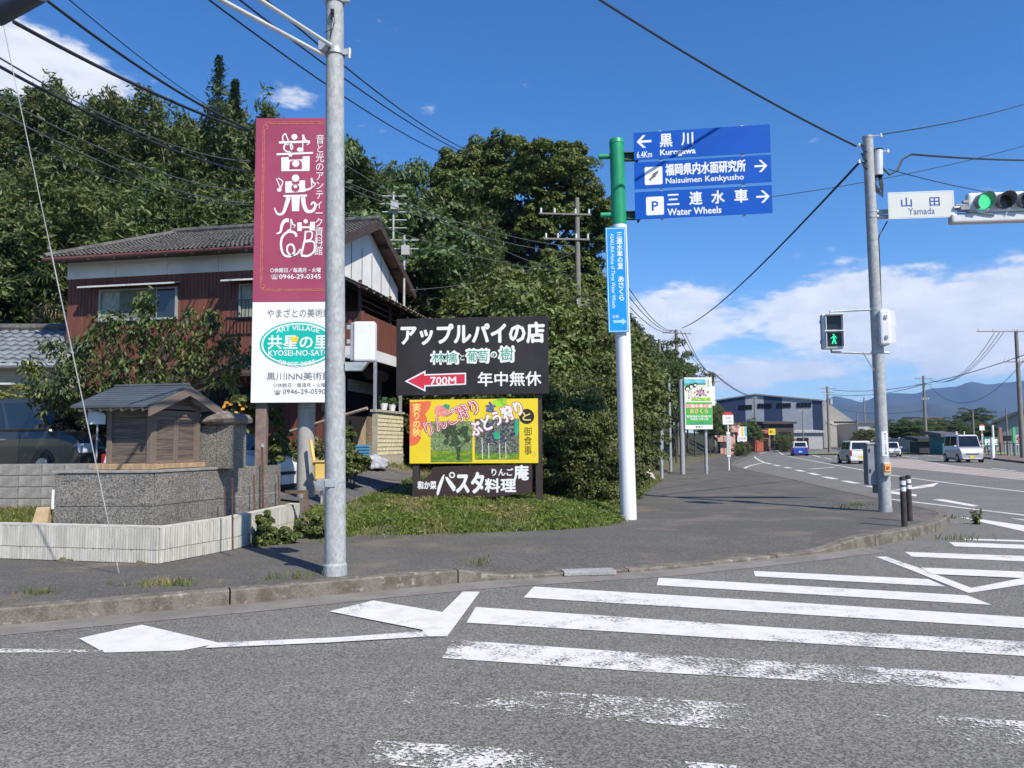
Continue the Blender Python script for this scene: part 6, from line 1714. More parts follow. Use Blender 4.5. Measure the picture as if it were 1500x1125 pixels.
for Yd in (29, 31.5, 34, 37, 40, 43.5, 47, 51, 55):
    step = 62 * 30 / Yd
    px = -150 + rf.uniform(0, 40)
    while px < 720:
        p = AT(px, 600, Yd + rf.uniform(-1, 1)); g_ = H(p.x, p.y)
        d_, t_, s2_ = seg_d(Vector((p.x, p.y)), INN)
        if d_ > 17 - 14 * sstep(-5, 3.5, p.x) and g_ > .5:
            kind = rf.choices(['broadleaf', 'cedar', 'bamboo'], [.16, .32, .52])[0]
            if px > 330 and kind == 'cedar' and rf.random() < .5: kind = 'bamboo'
            if Yd < 33: kind = rf.choice(['broadleaf', 'bamboo', 'bamboo'])
            ztop = zat(px, skyline(px) + rf.uniform(-6, 16), p.y)
            hmax = ztop - g_; s_ = rf.uniform(.75, 1.1) if Yd < 45 else rf.uniform(.95, 1.25)
            s_ = min(s_, hmax / HT[kind])
            if s_ > .28:
                if Yd > 44 and hmax / HT[kind] < 1.9: s_ = hmax / HT[kind] * rf.uniform(.9, 1.02)
                plant(kind, rf.randrange(3), p.x, p.y, s_ if s_ < 1.3 else 1.3, rf.uniform(0, 6.28), LAB[kind], 'tree' if kind != 'bamboo' else 'bamboo', {'broadleaf': 'broadleaved trees on the hillside', 'cedar': 'cedars on the hillside', 'bamboo': 'bamboo clumps on the hillside'}[kind], name={'broadleaf': 'broadleaved_tree', 'cedar': 'cedar_tree', 'bamboo': 'bamboo_clump'}[kind], sz_=s_)
                nF += 1
        px += step * rf.uniform(.75, 1.25)
for (px, Yd) in [(485, 33), (505, 37), (520, 31), (540, 40), (556, 34), (572, 45), (590, 37), (606, 31), (618, 43), (636, 35), (650, 46), (665, 32), (500, 48), (535, 52), (600, 52), (640, 54), (690, 36), (560, 27.5), (625, 27), (660, 28), (530, 28.5), (590, 28), (700, 30), (720, 34)]:
    p = AT(px, 600, Yd); g_ = H(p.x, p.y); kind = rf.choice(['broadleaf', 'bamboo', 'bamboo', 'broadleaf', 'cedar']); ztop = zat(px, skyline(px) + rf.uniform(-2, 26) + (60 if Yd < 30 else 0), Yd); s_ = (ztop - g_) / HT[kind]
    plant(kind, rf.randrange(3), p.x, p.y, min(1.15, max(.75, s_)), rf.uniform(0, 6.28), {'broadleaf': 'dark broadleaved evergreen on the slope between house gable and camphor tree', 'cedar': 'dark cedar on the slope between house gable and camphor tree', 'bamboo': 'feathery bamboo clump on the slope between house gable and camphor tree'}[kind], 'tree' if kind != 'bamboo' else 'bamboo', {'broadleaf': 'broadleaved trees beside the camphor', 'cedar': 'cedars beside the camphor', 'bamboo': 'bamboo clumps beside the camphor'}[kind], name={'broadleaf': 'broadleaved_tree', 'cedar': 'cedar_tree', 'bamboo': 'bamboo_clump'}[kind], sz_=s_)
# a thin tall pine standing out against the sky
def lone(px, py_top, py_bot, Yd, lab, dens=1.0, wid=.9):
    top, bot = AT(px, py_top, Yd), AT(px, py_bot, Yd); h = top.z - bot.z + 3; cen = []
    for k in range(30):
        z = h * (.25 + .75 * k / 30); rad = wid * (1.1 - k / 30)
        for b_ in range(5):
            a = rf.uniform(0, 6.28); L = rad * rf.uniform(.5, 1.1)
            for q in range(3):
                e = L * (q + 1) / 3
                for _ in range(int(5 * dens)): cen.append(((e * math.cos(a) + rf.gauss(0, .09), e * math.sin(a) + rf.gauss(0, .09), z + e * .3 + rf.gauss(0, .09)), Vector((0, 0, 1))))
    t = thing('thin_pine', lab, 'tree', (bot.x, bot.y, bot.z - 3)); link('crown', mesh_from('crown', *leaf_quads(cen, .10, rf, 2.0), L_CEDAR), t); link('trunk', trunk_mesh('trunk', h * .98, .09, rf, 10, .7, z_l=.3), t)
lone(319, 82, 160, 46, 'tall thin see-through pine standing above the forest skyline, left of the maroon sign', .9, 1.0)
lone(343, 118, 165, 47, 'smaller thin pine right beside the tall see-through pine on the skyline', 1.8, .55)
# the big camphor tree: lobed crown built of many clumps
Yk = 42.0
kb_ = AT(775, 470, Yk); gz_ = H(kb_.x, kb_.y)
lobes = [(690, 245, 3.4, 34), (735, 232, 3.0, 30), (790, 245, 3.2, 36), (830, 262, 3.0, 34), (862, 300, 2.6, 30), (870, 350, 2.2, 22), (700, 290, 3.6, 42), (755, 290, 3.6, 46), (815, 320, 3.2, 40), (670, 300, 2.6, 26),
         (660, 258, 2.0, 16), (780, 350, 3.2, 36), (730, 345, 3.0, 34), (850, 395, 2.4, 26), (815, 400, 2.6, 28), (870, 430, 2.2, 22), (690, 350, 2.6, 24), (835, 235, 2.0, 18), (770, 400, 2.6, 26), (845, 460, 2.4, 24), (800, 460, 2.6, 26), (668, 275, 2.6, 24), (712, 262, 3.2, 30), (660, 330, 2.4, 20), (885, 330, 1.8, 14)]
cen = []; tm = M(); base = Vector((0, 0, -1.0)); forkz = zat(770, 430, Yk) - gz_
tm.tube([base, Vector((.1, 0, forkz * .5)), Vector((0, 0, forkz))], [.75, .6, .5], 12)
for (px, py, rr_, nc) in lobes:
    yy_ = r5.uniform(-1.8, 1.8); c = AT(px, py, Yk + yy_); rr2 = rr_ * .46
    c = Vector((c.x - kb_.x, yy_, c.z - gz_))
    cen += crown_clumps(r5, c, (rr2 * 1.1, rr2 * 1.3, rr2 * .9), nc * 2, 135, .42, .8, .9)
    tm.tube([Vector((0, 0, forkz * .8)), Vector((c.x * .45, c.y * .5, forkz + (c.z - forkz) * .55)), c], [.3, .14, .05], 6)
ct = thing('camphor_tree', 'huge round crowned camphor tree towering behind the bank, left of the green topped pole', 'tree', (kb_.x, Yk, gz_))
link('crown', mesh_from('crown', *leaf_quads(cen, .112, r5, 1.5), L_CAMPHOR), ct); link('trunk', tm.mesh('trunk', BARK, True), ct)
# bank trees and shrubs on the right, between the board and the bus stop
rb = random.Random(5)
BANK = [(620, 470), (680, 440), (740, 400), (790, 392), (840, 420), (880, 440), (925, 470), (945, 492), (962, 498), (985, 508), (1003, 530), (1018, 556), (1045, 585), (1063, 602), (1085, 628), (1100, 640)]
def bankline(px):
    for i in range(len(BANK) - 1):
        if BANK[i][0] <= px <= BANK[i + 1][0]: t_ = (px - BANK[i][0]) / (BANK[i + 1][0] - BANK[i][0]); return BANK[i][1] + (BANK[i + 1][1] - BANK[i][1]) * t_
    return 470
k = 0
for (Y0, n_, off, kind, s0) in ((18.5, 7, 0, 'shrub', 1.0), (20.5, 8, 0, 'shrub', 1.15), (23, 9, 0, 'bank_tree', 1.0), (26, 9, 0, 'bank_tree', 1.15), (30, 9, 0, 'bank_tree', 1.3), (35, 10, 0, 'bank_tree', 1.45), (41, 9, 0, 'broadleaf', .62), (48, 9, 0, 'broadleaf', .7), (58, 8, 0, 'broadleaf', .75), (70, 7, 0, 'broadleaf', .7), (85, 6, 0, 'broadleaf', .6), (105, 6, 0, 'broadleaf', .6)):
    # x range: from the driveway's right edge (or hill) to just inside the pavement edge
    xe = None
    for i in range(len(INN) - 1):
        if (INN[i].y - Y0) * (INN[i + 1].y - Y0) <= 0: xe = INN[i].x + (INN[i + 1].x - INN[i].x) * (Y0 - INN[i].y) / (INN[i + 1].y - INN[i].y + 1e-9)
    if xe is None: continue
    x0_ = max(AT(640, 600, Y0).x, -1.4 if Y0 > 22 else 0.4)
    for j in range(n_):
        x = x0_ + (xe - .5 - s0 * (1.5 if kind != 'broadleaf' else 1.6) - (1.7 if 19 < Y0 < 25 else .9 if Y0 < 28 else .2) - x0_) * (j + rb.uniform(.2, .8)) / n_; y = Y0 + rb.uniform(-.9, .9)
        if Y0 < 22 and x < .6: continue
        px = 750 + x / y * FPX
        g_ = H(x, y); base_h = {'shrub': 2.6, 'bank_tree': 4.6, 'broadleaf': 8.4}[kind]
        zt_ = zat(px, bankline(px) + rb.uniform(4, 40), y)
        sz_ = min(s0 * rb.uniform(.85, 1.25), (zt_ - g_) / base_h)
        if Y0 > 22: sz_ = max(sz_, min((zt_ - g_) / base_h, 1.9 * s0))
        if sz_ < .25: continue
        lab = {'shrub': 'dense small leaved shrub on the bank right of the brown board', 'bank_tree': 'bushy small tree on the overgrown bank behind the white pole', 'broadleaf': 'broadleaved tree on the wooded bank along the main road'}[kind]
        plant(kind, k, x, y, min(sz_, s0 * 1.35), rb.uniform(0, 6.28), lab, 'shrub' if kind == 'shrub' else 'tree', {'shrub': 'shrubs on the bank', 'bank_tree': 'small trees on the bank', 'broadleaf': 'broadleaved trees on the wooded bank'}[kind], name={'shrub': 'bank_shrub', 'bank_tree': 'bank_tree', 'broadleaf': 'wooded_bank_tree'}[kind], sz_=sz_); k += 1
for (px, Yd, w_) in [(1003, 56, .5), (1018, 62, .5), (1032, 70, .5), (1046, 78, .5), (1058, 86, .5), (1068, 94, .45), (1079, 103, .42), (1040, 66, .3), (1060, 76, .28), (990, 47, .42)]:
    p = AT(px, 640, Yd); g_ = max(.1, H(p.x, p.y)); s_ = max(.3, (zat(px, bankline(px) + rb.uniform(0, 10), Yd) - g_) / 8.6)
    plant('broadleaf', k, p.x, p.y, w_, rb.uniform(0, 6.28), 'broadleaved tree on the wooded bank along the main road', 'tree', 'broadleaved trees on the wooded bank', name='wooded_bank_tree', sz_=s_); k += 1
# front edge shrubs hugging the verge
for (px, py, Y0, s_) in [(812, 700, 16.6, .62), (838, 690, 16.9, .75), (866, 700, 16.3, .68), (880, 685, 17.2, .55), (893, 655, 18.8, .85), (850, 640, 18.4, 1.05), (790, 640, 18.2, .95), (760, 650, 18.0, .8)]:
    p = AT(px, py, Y0); plant('shrub', k, p.x, p.y, s_, k * 1.7, 'dense small leaved shrub on the bank right of the brown board', 'shrub', 'shrubs on the bank', name='bank_shrub', sz_=s_ * 1.15); k += 1
# the leafy fruit tree before the house
Yt = 15.3; tb = AT(205, 640, Yt); gz_ = H(tb.x, tb.y)
tr = thing('fruit_tree', 'large leaved dark fruit tree in the yard behind the wooden shrine', 'tree', (tb.x, Yt, gz_))
cen = []; tm = M(); tm.tube([Vector((0, 0, -.3)), Vector((.05, 0, .9)), Vector((0, .05, 1.6))], [.13, .11, .09], 10)
rt = random.Random(4)
LOB = [(210, 440, .16, 14), (213, 458, .25, 14), (215, 480, .32, 18), (205, 505, .5, 26), (160, 470, .30, 18), (150, 490, .38, 24), (120, 520, .42, 30), (90, 545, .42, 30), (60, 560, .36, 22), (45, 535, .22, 12), (80, 500, .22, 12), (240, 500, .42, 26), (270, 520, .45, 28), (300, 510, .40, 24), (320, 480, .33, 20), (312, 465, .2, 12), (335, 500, .25, 14), (350, 530, .24, 14), (300, 545, .42, 24), (250, 545, .48, 28), (200, 540, .5, 30), (160, 535, .5, 30), (120, 560, .4, 24), (75, 585, .32, 18), (230, 570, .42, 20), (180, 575, .40, 20), (280, 470, .14, 5), (275, 455, .1, 4), (365, 520, .2, 8), (250, 475, .16, 6), (100, 590, .3, 14), (330, 555, .26, 12)]
for (px, py, rr_, nc) in LOB:
    yy_ = rt.uniform(-.8, .8); c = AT(px, py, Yt + yy_); c = Vector((c.x - tb.x, yy_, c.z - gz_))
    for _ in range(nc):
        d_ = sphere_dir(rt) * rr_ * rt.uniform(.4, 1.1); q = c + d_
        for _ in range(10): cen.append(((q.x + rt.gauss(0, .07), q.y + rt.gauss(0, .07), q.z + rt.gauss(0, .07) - .03), Vector((d_.x, d_.y, .1))))
    tm.tube([Vector((0, 0, rt.uniform(.8, 1.5))), Vector((c.x * .5, c.y * .5, 1.2 + (c.z - 1.2) * .6)), c], [.05, .03, .012], 5)
def droop(centres, L, W_, r_):
    vs = []; fs = []; k = 0
    for (p, nn) in centres:
        p = Vector(p); s_ = r_.uniform(.65, 1.25); a = math.atan2(nn[1] + r_.gauss(0, .5), nn[0] + r_.gauss(0, .5))
        d_ = Vector((math.cos(a) * .62, math.sin(a) * .62, -r_.uniform(.1, 1.0))).normalized(); sd_ = Vector((-math.sin(a), math.cos(a), r_.uniform(-.4, .4))).normalized(); nn2 = d_.cross(sd_)
        l = L * s_; w_ = W_ * s_ * .5
        vs += [p, p + d_ * l * .45 - sd_ * w_ + nn2 * .006, p + d_ * l * .9 + Vector((0, 0, -.02)), p + d_ * l * .45 + sd_ * w_ + nn2 * .006]; fs.append((k, k + 1, k + 2, k + 3)); k += 4
    return vs, fs
link('crown', mesh_from('crown', *droop(cen, .145, .058, rt), L_PERS), tr); link('trunk', tm.mesh('trunk', BARK, True), tr)
# palm left of the house
Yp = 27; pb_ = AT(78, 440, Yp); gz_ = H(pb_.x, pb_.y)
pt = thing('fan_palm', 'fan palm with hanging brown fronds left of the house, before the hillside', 'palm', (pb_.x, Yp, gz_)); hp = zat(78, 400, Yp) - gz_
mm = M(); mm.tube([(0, 0, -.5), (0, 0, hp)], [.16, .13], 10); mm.build('trunk', BARK, pt)
def fronds(z_, n_, L, el0, el1, m_, nm):
    mm = M()
    for k_ in range(n_):
        a = 2.4 * k_; el_ = R(rt.uniform(el0, el1)); d_ = Vector((math.cos(a) * math.cos(el_), math.sin(a) * math.cos(el_), math.sin(el_))); hub = Vector((0, 0, z_)) + d_ * L * .45
        sd_ = d_.cross(Vector((0, 0, 1))).normalized()
        for j in range(-7, 8):
            e = (d_ * math.cos(j * .16) + sd_ * math.sin(j * .16)).normalized(); tip = hub + e * L * .8 + Vector((0, 0, -.22 * L)); md = hub + e * L * .45
            w_ = sd_ * .03; mm.add([hub, md - w_, tip, md + w_], [[0, 1, 2, 3]])
        mm.tube([Vector((0, 0, z_)), hub], .015, 4)
    mm.build(nm, m_, pt)
fronds(hp, 22, 1.25, -25, 75, leafmat('palm_leaf', (.04, .07, .025), (.09, .12, .04)), 'fronds')
fronds(hp - .45, 16, 1.1, -85, -50, mat('dry_palm', (.30, .24, .16), .8, .3, 8), 'dry_fronds')

# smaller yard plants
def bush(px, py, Yd, rad, lab, m_=L_SHRUB, size=.046, nc=42, name='bush', cat='bush', flowers=None, z=None):
    p = AT(px, py, Yd); g_ = H(p.x, p.y) if z is None else z; t = thing(name, lab, cat, (p.x, p.y, g_)); cz_ = p.z - g_
    cen = crown_clumps(r5, (0, 0, cz_), rad, int(nc * 1.4), 90, min(rad) * .45, under=.9)
    link('foliage', mesh_from('foliage', *leaf_quads(cen, size, r5, 1.8), m_), t)
    mm = M()
    for k_ in range(5): a = k_ * 1.3; mm.tube([(0, 0, -.1), (math.cos(a) * rad[0] * .4, math.sin(a) * rad[1] * .4, cz_)], .012, 4)
    mm.build('stems', BARK, t)
    if flowers:
        mm = M()
        for _ in range(flowers[1]):
            d_ = sphere_dir(r5); d_.z = abs(d_.z); q = Vector((d_.x * rad[0], d_.y * rad[1] - .05, cz_ + d_.z * rad[2])); mm.box(q, (.05, .05, .04), r5.uniform(0, 3))
        mm.build('flowers', flowers[0], t, kind='stuff')
    return t
ORG = mat('orange_flower', (.8, .35, .03), .6)
bush(352, 606, 13.3, (.30, .3, .30), 'leafy plant with small orange flowers behind the granite pillar', flowers=(ORG, 22), nc=14)
bush(402, 640, 13.6, (.22, .25, .8), 'climbing plant between brown post and concrete pole', nc=26)
bush(425, 672, 15.0, (.75, .4, .38), 'low hedge bush behind the concrete pole', nc=34)
bush(517, 680, 15.2, (.28, .3, .25), 'low bush at the driveway right of the steel pole', nc=30)
bush(509, 660, 15.8, (.16, .2, .40), 'upright leafy plant right of the steel pole', nc=20)
bush(150, 590, 16.8, (.7, .4, .35), 'low yard bush left of the shrine roof', nc=26)
bush(172, 622, 16.9, (.7, .5, .5), 'yard bush seen left of the shrine below its eaves', nc=30)
bush(30, 600, 17.6, (.9, .5, .42), 'yellow green bush before the small tiled house', nc=30, m_=leafmat('yellowish_leaf', (.11, .13, .03), (.18, .17, .04)))
vn = bush(402, 788, 11.0, (.30, .14, .13), 'vine climbing out of the end of the white ribbed wall', nc=24, size=.045)
bush(388, 776, 10.75, (.10, .09, .26), 'upright vine at the gap of the white ribbed wall', nc=18, size=.045)
bush(462, 770, 11.6, (.36, .2, .14), 'low broad leaved weed at the foot of the concrete pole', nc=18, size=.045)

# grass: blades as one mass
def blades(name, pts, h0, h1, m_, w0=.008, lean=.6):
    vs = []; fs = []; k_ = 0
    for (x, y, z) in pts:
        h_ = rb.uniform(h0, h1); a = rb.uniform(0, 6.28); l = h_ * rb.uniform(.1, lean); b = rb.uniform(0, 6.28); w_ = w0 * rb.uniform(.7, 1.5); ca, sa = math.cos(b) * w_, math.sin(b) * w_
        vs += [(x - ca, y - sa, z), (x + ca, y + sa, z), (x + ca * .5 + math.cos(a) * l * .45, y + sa * .5 + math.sin(a) * l * .45, z + h_ * .65), (x + math.cos(a) * l, y + math.sin(a) * l, z + h_ * .95)]; fs.append((k_, k_ + 1, k_ + 2, k_ + 3)); k_ += 4
    return link(name, mesh_from(name, vs, fs, m_), kind='stuff', label='grass and weeds growing ' + name.replace('_', ' '), cat='grass')
GB = leafmat('grass_blade', (.085, .125, .024), (.19, .225, .05), (.27, .23, .11), tr=.3, isl=.4)
def in_poly(x, y, P_):
    c = False; j = len(P_) - 1
    for i in range(len(P_)):
        if (P_[i][1] > y) != (P_[j][1] > y) and x < (P_[j][0] - P_[i][0]) * (y - P_[i][1]) / (P_[j][1] - P_[i][1]) + P_[i][0]: c = not c
        j = i
    return c
pts = []
edge = [p for p in INN[5:16]]
tries = 0
while len(pts) < 52000 and tries < 400000:
    tries += 1
    x = rb.uniform(-3.6, 6.5); y = rb.uniform(10.6, 30) if rb.random() < .35 else rb.uniform(10.6, 15.5)
    if in_poly(x, y, dpoly): continue
    d_, t_, s_ = seg_d(Vector((x, y)), INN)
    if not inside(x, y):
        if d_ > .10 or rb.random() < .6: continue
    if x < -3.3 and y > 12.6: continue
    cl_ = noise.noise(Vector((x * 1.3, y * 1.3, 0)))
    if cl_ < -.22 and rb.random() < .8: continue
    if x > 2.0 and d_ > 5: continue
    z = H(x, y)
    if z < 0: z = .1
    pts.append((x, y, z))
g_ = blades('grass', pts, .03, .12, GB, .010, .9); g_['label'] = 'green grass and weeds growing on the verge round the brown board'
cen = []
for _ in range(900):
    x0g, y0g, z0g = pts[rb.randrange(len(pts))]
    if y0g > 20: continue
    for j in range(14): a = rb.uniform(0, 6.28); q = rb.uniform(.01, .09); cen.append(((x0g + q * math.cos(a), y0g + q * math.sin(a), z0g + rb.uniform(.03, .11)), Vector((math.cos(a) * .5, math.sin(a) * .5, 1))))
o = link('broadleaf_weeds', mesh_from('broadleaf_weeds', *leaf_quads(cen, .030, rb, 1.7, .8), GB), kind='stuff', label='low broad leaved weeds scattered through the verge grass', cat='weeds')
pts = []
for (px, py, n_, sp) in [(55, 869, 60, .16), (235, 857, 170, .34), (250, 853, 80, .2), (415, 846, 60, .3), (445, 842, 30, .2), (700, 822, 30, .12), (1255, 741, 150, .4), (1240, 745, 90, .3), (1430, 752, 0, .1), (120, 815, 50, .3), (20, 815, 90, .25), (50, 817, 50, .2), (1400, 788, 60, .35), (1385, 757, 50, .3), (575, 788, 80, .5), (640, 784, 80, .5), (480, 795, 60, .3)]:
    c = G(px, py, .15)
    for _ in range(n_): pts.append((c.x + rb.gauss(0, sp * .6), c.y + rb.gauss(0, .07), .12))
w_ = blades('weeds', pts, .03, .12, GB, .006); w_['label'] = 'thin grass weeds sprouting from cracks of the pavement by the kerb'
pts = []
for _ in range(7000):
    x = rb.uniform(-9.5, -5.3); y = rb.uniform(10.2, 13.4); pts.append((x, y, H(x, y)))
w_ = blades('yard_grass', pts, .03, .10, GB); w_['label'] = 'short grass on the strip between white ribbed wall and block wall'
# low weed plant in the road gutter
c = G(1430, 768, 0.0); t = thing('weed', 'small leafy weed growing from the gutter at the corner near the bollards', 'weed', c)
cen = []
for k_ in range(9):
    a = k_ * .9; h_ = rb.uniform(.1, .32)
    for j in range(9): q = rb.uniform(.1, 1); cen.append(((math.cos(a) * .10 * q + rb.gauss(0, .02), math.sin(a) * .10 * q + rb.gauss(0, .02), h_ * q), Vector((math.cos(a), math.sin(a), .2))))
link('leaves', mesh_from('leaves', *leaf_quads(cen, .045, rb, 1.9), GB), t); mm = M()
for k_ in range(9): a = k_ * .9; mm.tube([(0, 0, 0), (math.cos(a) * .1, math.sin(a) * .1, .28)], .004, 4)
mm.build('stems', BARK, t)
# ------------------------------------------------------------------ vehicles
TYRE = mat('tyre_rubber', (.015, .015, .016), .8); RIM = mat('wheel_rim', (.42, .43, .45), .35, .1, 5, metal=.6)
CGL = mat('car_glass', (.012, .014, .017), .06, spec=.8); LMPR = mat('red_tail_lamp', (.35, .01, .01), .25); LMPW = mat('clear_head_lamp', (.65, .67, .70), .15); YPL = mat('yellow_number_plate', (.75, .60, .04), .5); WPL = mat('white_number_plate', (.7, .7, .68), .5)
def vehicle(name, label, cat, loc, rz, L, Wd, Hh, paint, belt=.58, hood=.0, hoodz=.55, rake=.3, rear_rake=.1, plate=YPL, group=None, wb=None, wr=.28, two_tone=None):
    """x forward. hood: length of the bonnet, belt and hoodz as fractions of the height"""
    t = thing(name, label, cat, loc, rz, group)
    x0, x1 = -L / 2, L / 2; hw_ = Wd / 2; zb = .17; zl = Hh * belt; zh = Hh * hoodz
    sec = []      # stations of the lower body: x, half width, top z, bottom z
    st = [(x0, .88, zl * .80, .30), (x0 + .06, .95, zl * .97, .22), (x0 + .35, 1.0, zl, zb), (x1 - hood - .30, 1.0, zl, zb), (x1 - hood * .55 - .12, .99, (zl + zh) / 2 + .01, zb), (x1 - .16, .95, zh * .96, .20), (x1 - .02, .84, zh * .72, .28)]
    vs = []; fs = []
    for (x, wf, zt, zz) in st:
        w_ = hw_ * wf
        vs += [(x, -w_ * .93, zz), (x, -w_, zz + .16), (x, -w_, zt - .16), (x, -w_ * .93, zt), (x, w_ * .93, zt), (x, w_, zt - .16), (x, w_, zz + .16), (x, w_ * .93, zz)]
    for i in range(len(st) - 1):
        for j in range(8): a = i * 8 + j; b = i * 8 + (j + 1) % 8; fs.append([a, b, b + 8, a + 8])
    fs.append([7, 6, 5, 4, 3, 2, 1, 0]); fs.append([(len(st) - 1) * 8 + j for j in range(8)])
    fs = [list(reversed(f)) for f in fs]
    m_ = M(); m_.add(vs, fs); m_.build('body', paint, t, bevel=.03, edge=25)
    # cabin
    gx0b, gx1b = x0 + .04, x1 - hood - .12; gx0t, gx1t = x0 + .04 + rear_rake, x1 - hood - .12 - rake
    wb_, wt_ = hw_ * .945, hw_ * .80; zt = Hh
    B = [Vector(p) for p in ((gx0b, -wb_, zl - .02), (gx1b, -wb_, zl - .02), (gx1b, wb_, zl - .02), (gx0b, wb_, zl - .02))]
    T = [Vector(p) for p in ((gx0t, -wt_, zt), (gx1t, -wt_, zt), (gx1t, wt_, zt), (gx0t, wt_, zt))]
    m_ = M(); m_.hexa(B, T); m_.build('roof', two_tone or paint, t, bevel=.07)
    def pane(nm, a, b, c, d, u0, u1, v0, v1, off=.006):
        f = lambda u, v: a.lerp(b, u).lerp(d.lerp(c, u), v); n_ = (b - a).cross(d - a).normalized()
        q = [f(u0, v0), f(u1, v0), f(u1, v1), f(u0, v1)]; m2 = M(); m2.hexa([p + n_ * .0 for p in q], [p + n_ * off for p in q]); return m2.build(nm, CGL, t, bevel=.0)
    pane('rear_window', B[3], B[0], T[0], T[3], .10, .90, .18, .84)
    pane('windscreen', B[1], B[2], T[2], T[1], .05, .95, .06, .90)
    for s_ in (0, 1):
        a, b, c, d = (B[0], B[1], T[1], T[0]) if s_ == 0 else (B[2], B[3], T[3], T[2])
        cuts = [(.05, .30), (.34, .62), (.66, .93)] if L > 3.9 else [(.07, .46), (.50, .92)]
        for (u0, u1) in cuts:
            uu = (u0, u1) if s_ == 0 else (1 - u1, 1 - u0); pane('side_window', a, b, c, d, uu[0], uu[1], .12, .86)
    wbs = wb or L * .72
    for sx_ in (-1, 1):
        for sy_ in (-1, 1):
            wx_ = sx_ * wbs / 2 + (-.05 if sx_ > 0 else 0); m_ = M(); m_.cyl((wx_, sy_ * (hw_ - .17), wr), (wx_, sy_ * (hw_ + .012), wr), wr, n=22); wl_ = m_.build('wheel', TYRE, t)
            m_ = M(); m_.cyl((wx_, sy_ * (hw_ - .02), wr), (wx_, sy_ * (hw_ + .022), wr), wr * .66, n=18); m_.build('rim', RIM, wl_)
            m_ = M(); m_.cyl((wx_, sy_ * (hw_ - .01), wr + .02), (wx_, sy_ * (hw_ + .006), wr + .02), wr * 1.18, n=22); m_.build('wheel_arch', BLACKP, t)
    for sy_ in (-1, 1):
        m_ = M(); m_.box((x0 + .02, sy_ * hw_ * .82, zl * .80), (.10, hw_ * .16, zl * .34)); m_.build('tail_lamp', LMPR, t, bevel=.02)
        m_ = M(); m_.box((x1 - .085, sy_ * hw_ * .70, zh * .70), (.16, hw_ * .34, zh * .20)); m_.build('headlight', LMPW, t, bevel=.03)
        m_ = M(); m_.box((gx1b - .12, sy_ * (hw_ + .09), zl + .07), (.10, .16, .13)); m_.build('mirror', paint, t, bevel=.02)
        for hx in ((.02, -.75) if L > 3.9 else (-.1,)): m_ = M(); m_.box((hx, sy_ * (hw_ + .006), zl - .17), (.16, .03, .03)); m_.build('door_handle', RIM, t)
        for hx in ((x0 + L * .36, x0 + L * .62) if L > 3.9 else (x0 + L * .5,)): m_ = M(); m_.box((hx, sy_ * (hw_ + .0008), zl * .62), (.008, .006, zl * .62)); m_.build('door_gap', BLACKP, t)
    m_ = M(); m_.box((x0 - .012, 0, zl * .50), (.015, .33, .165)); m_.build('number_plate', plate, t)
    m_ = M(); m_.box((x1 + .004, 0, .40), (.02, .33, .165)); m_.build('number_plate', plate, t)
    m_ = M(); m_.box((x1 - .03, 0, zh * .60), (.06, hw_ * 1.0, .055)); m_.build('grille', BLACKP, t, bevel=.01)
    m_ = M(); m_.box((x1 - .06, 0, .27), (.14, hw_ * 1.5, .10)); m_.build('front_bumper', paint if Hh > 1.6 else BLACKP, t, bevel=.03)
    m_ = M(); m_.box((x0 + .03, 0, .30), (.10, hw_ * 1.75, .18)); m_.build('rear_bumper', paint, t, bevel=.03)
    return t
P_WH = mat('white_car_paint', (.72, .72, .72), .3, .03, 1, coat=.5); P_SI = mat('silver_car_paint', (.50, .50, .54), .35, .04, 1, metal=.3, coat=.5); P_GR = mat('grey_car_paint_with_shade', (.045, .043, .040), .28, .06, 1, metal=.3, coat=.6); P_BL = mat('blue_car_paint', (.02, .07, .42), .3, .05, 1, coat=.5)  # the grey is darkened: tree shade over the minivan is in its colour
def road_dir(a, b): p, q = G(*a), G(*b); return math.atan2(q.y - p.y, q.x - p.x)
rd = road_dir((1230, 690), (1150, 665))
p = G(1171, 667.5); vehicle('blue_car', 'small blue and white hatchback driving away on the main road', 'car', (p.x, p.y, 0), rd, 3.6, 1.55, 1.48, P_BL, hood=.7, plate=WPL, two_tone=P_WH)
p = G(1257, 679.5); vehicle('white_hatchback', 'white small hatchback with yellow plate seen from behind, left of the crossing pole', 'car', (p.x + .3, p.y + 1.2, 0), R(80), 3.4, 1.5, 1.52, P_WH, hood=.7)
p = G(1432, 677.5); vehicle('silver_van', 'silver boxy van with yellow plate driving towards the crossing at the right', 'van', (p.x - .2, p.y + 1.3, 0), R(-102), 3.4, 1.55, 1.90, P_SI, belt=.55, hood=.28, hoodz=.50, rake=.35)
p = G(1304, 668.3); vehicle('white_saloon', 'white oncoming car half hidden behind the crossing pole', 'car', (p.x, p.y, 0), R(-112), 4.3, 1.68, 1.38, P_WH, hood=1.1, rear_rake=.5, plate=WPL)
p = G(1176, 654); vehicle('parked_white_van', 'white van parked far off before the striped hall, left of the pickup', 'van', (p.x, p.y, .0), R(60), 3.6, 1.6, 1.9, P_WH, hood=.3)
p = G(1187, 653); vehicle('parked_white_car', 'white car parked far off between white van and pickup', 'car', (p.x, p.y, .0), R(75), 3.6, 1.6, 1.6, P_WH, hood=.7)
p = G(1113, 656.5); vehicle('parked_dark_car', 'dark car parked far off beside the bushes before the orange building', 'car', (p.x, p.y, .0), R(10), 4.0, 1.6, 1.5, P_GR, hood=.9, plate=WPL)
p = G(1205, 656.5); tk = thing('pickup_truck', 'small white pickup truck parked far off left of the utility pole', 'truck', (p.x, p.y, .0), R(200))
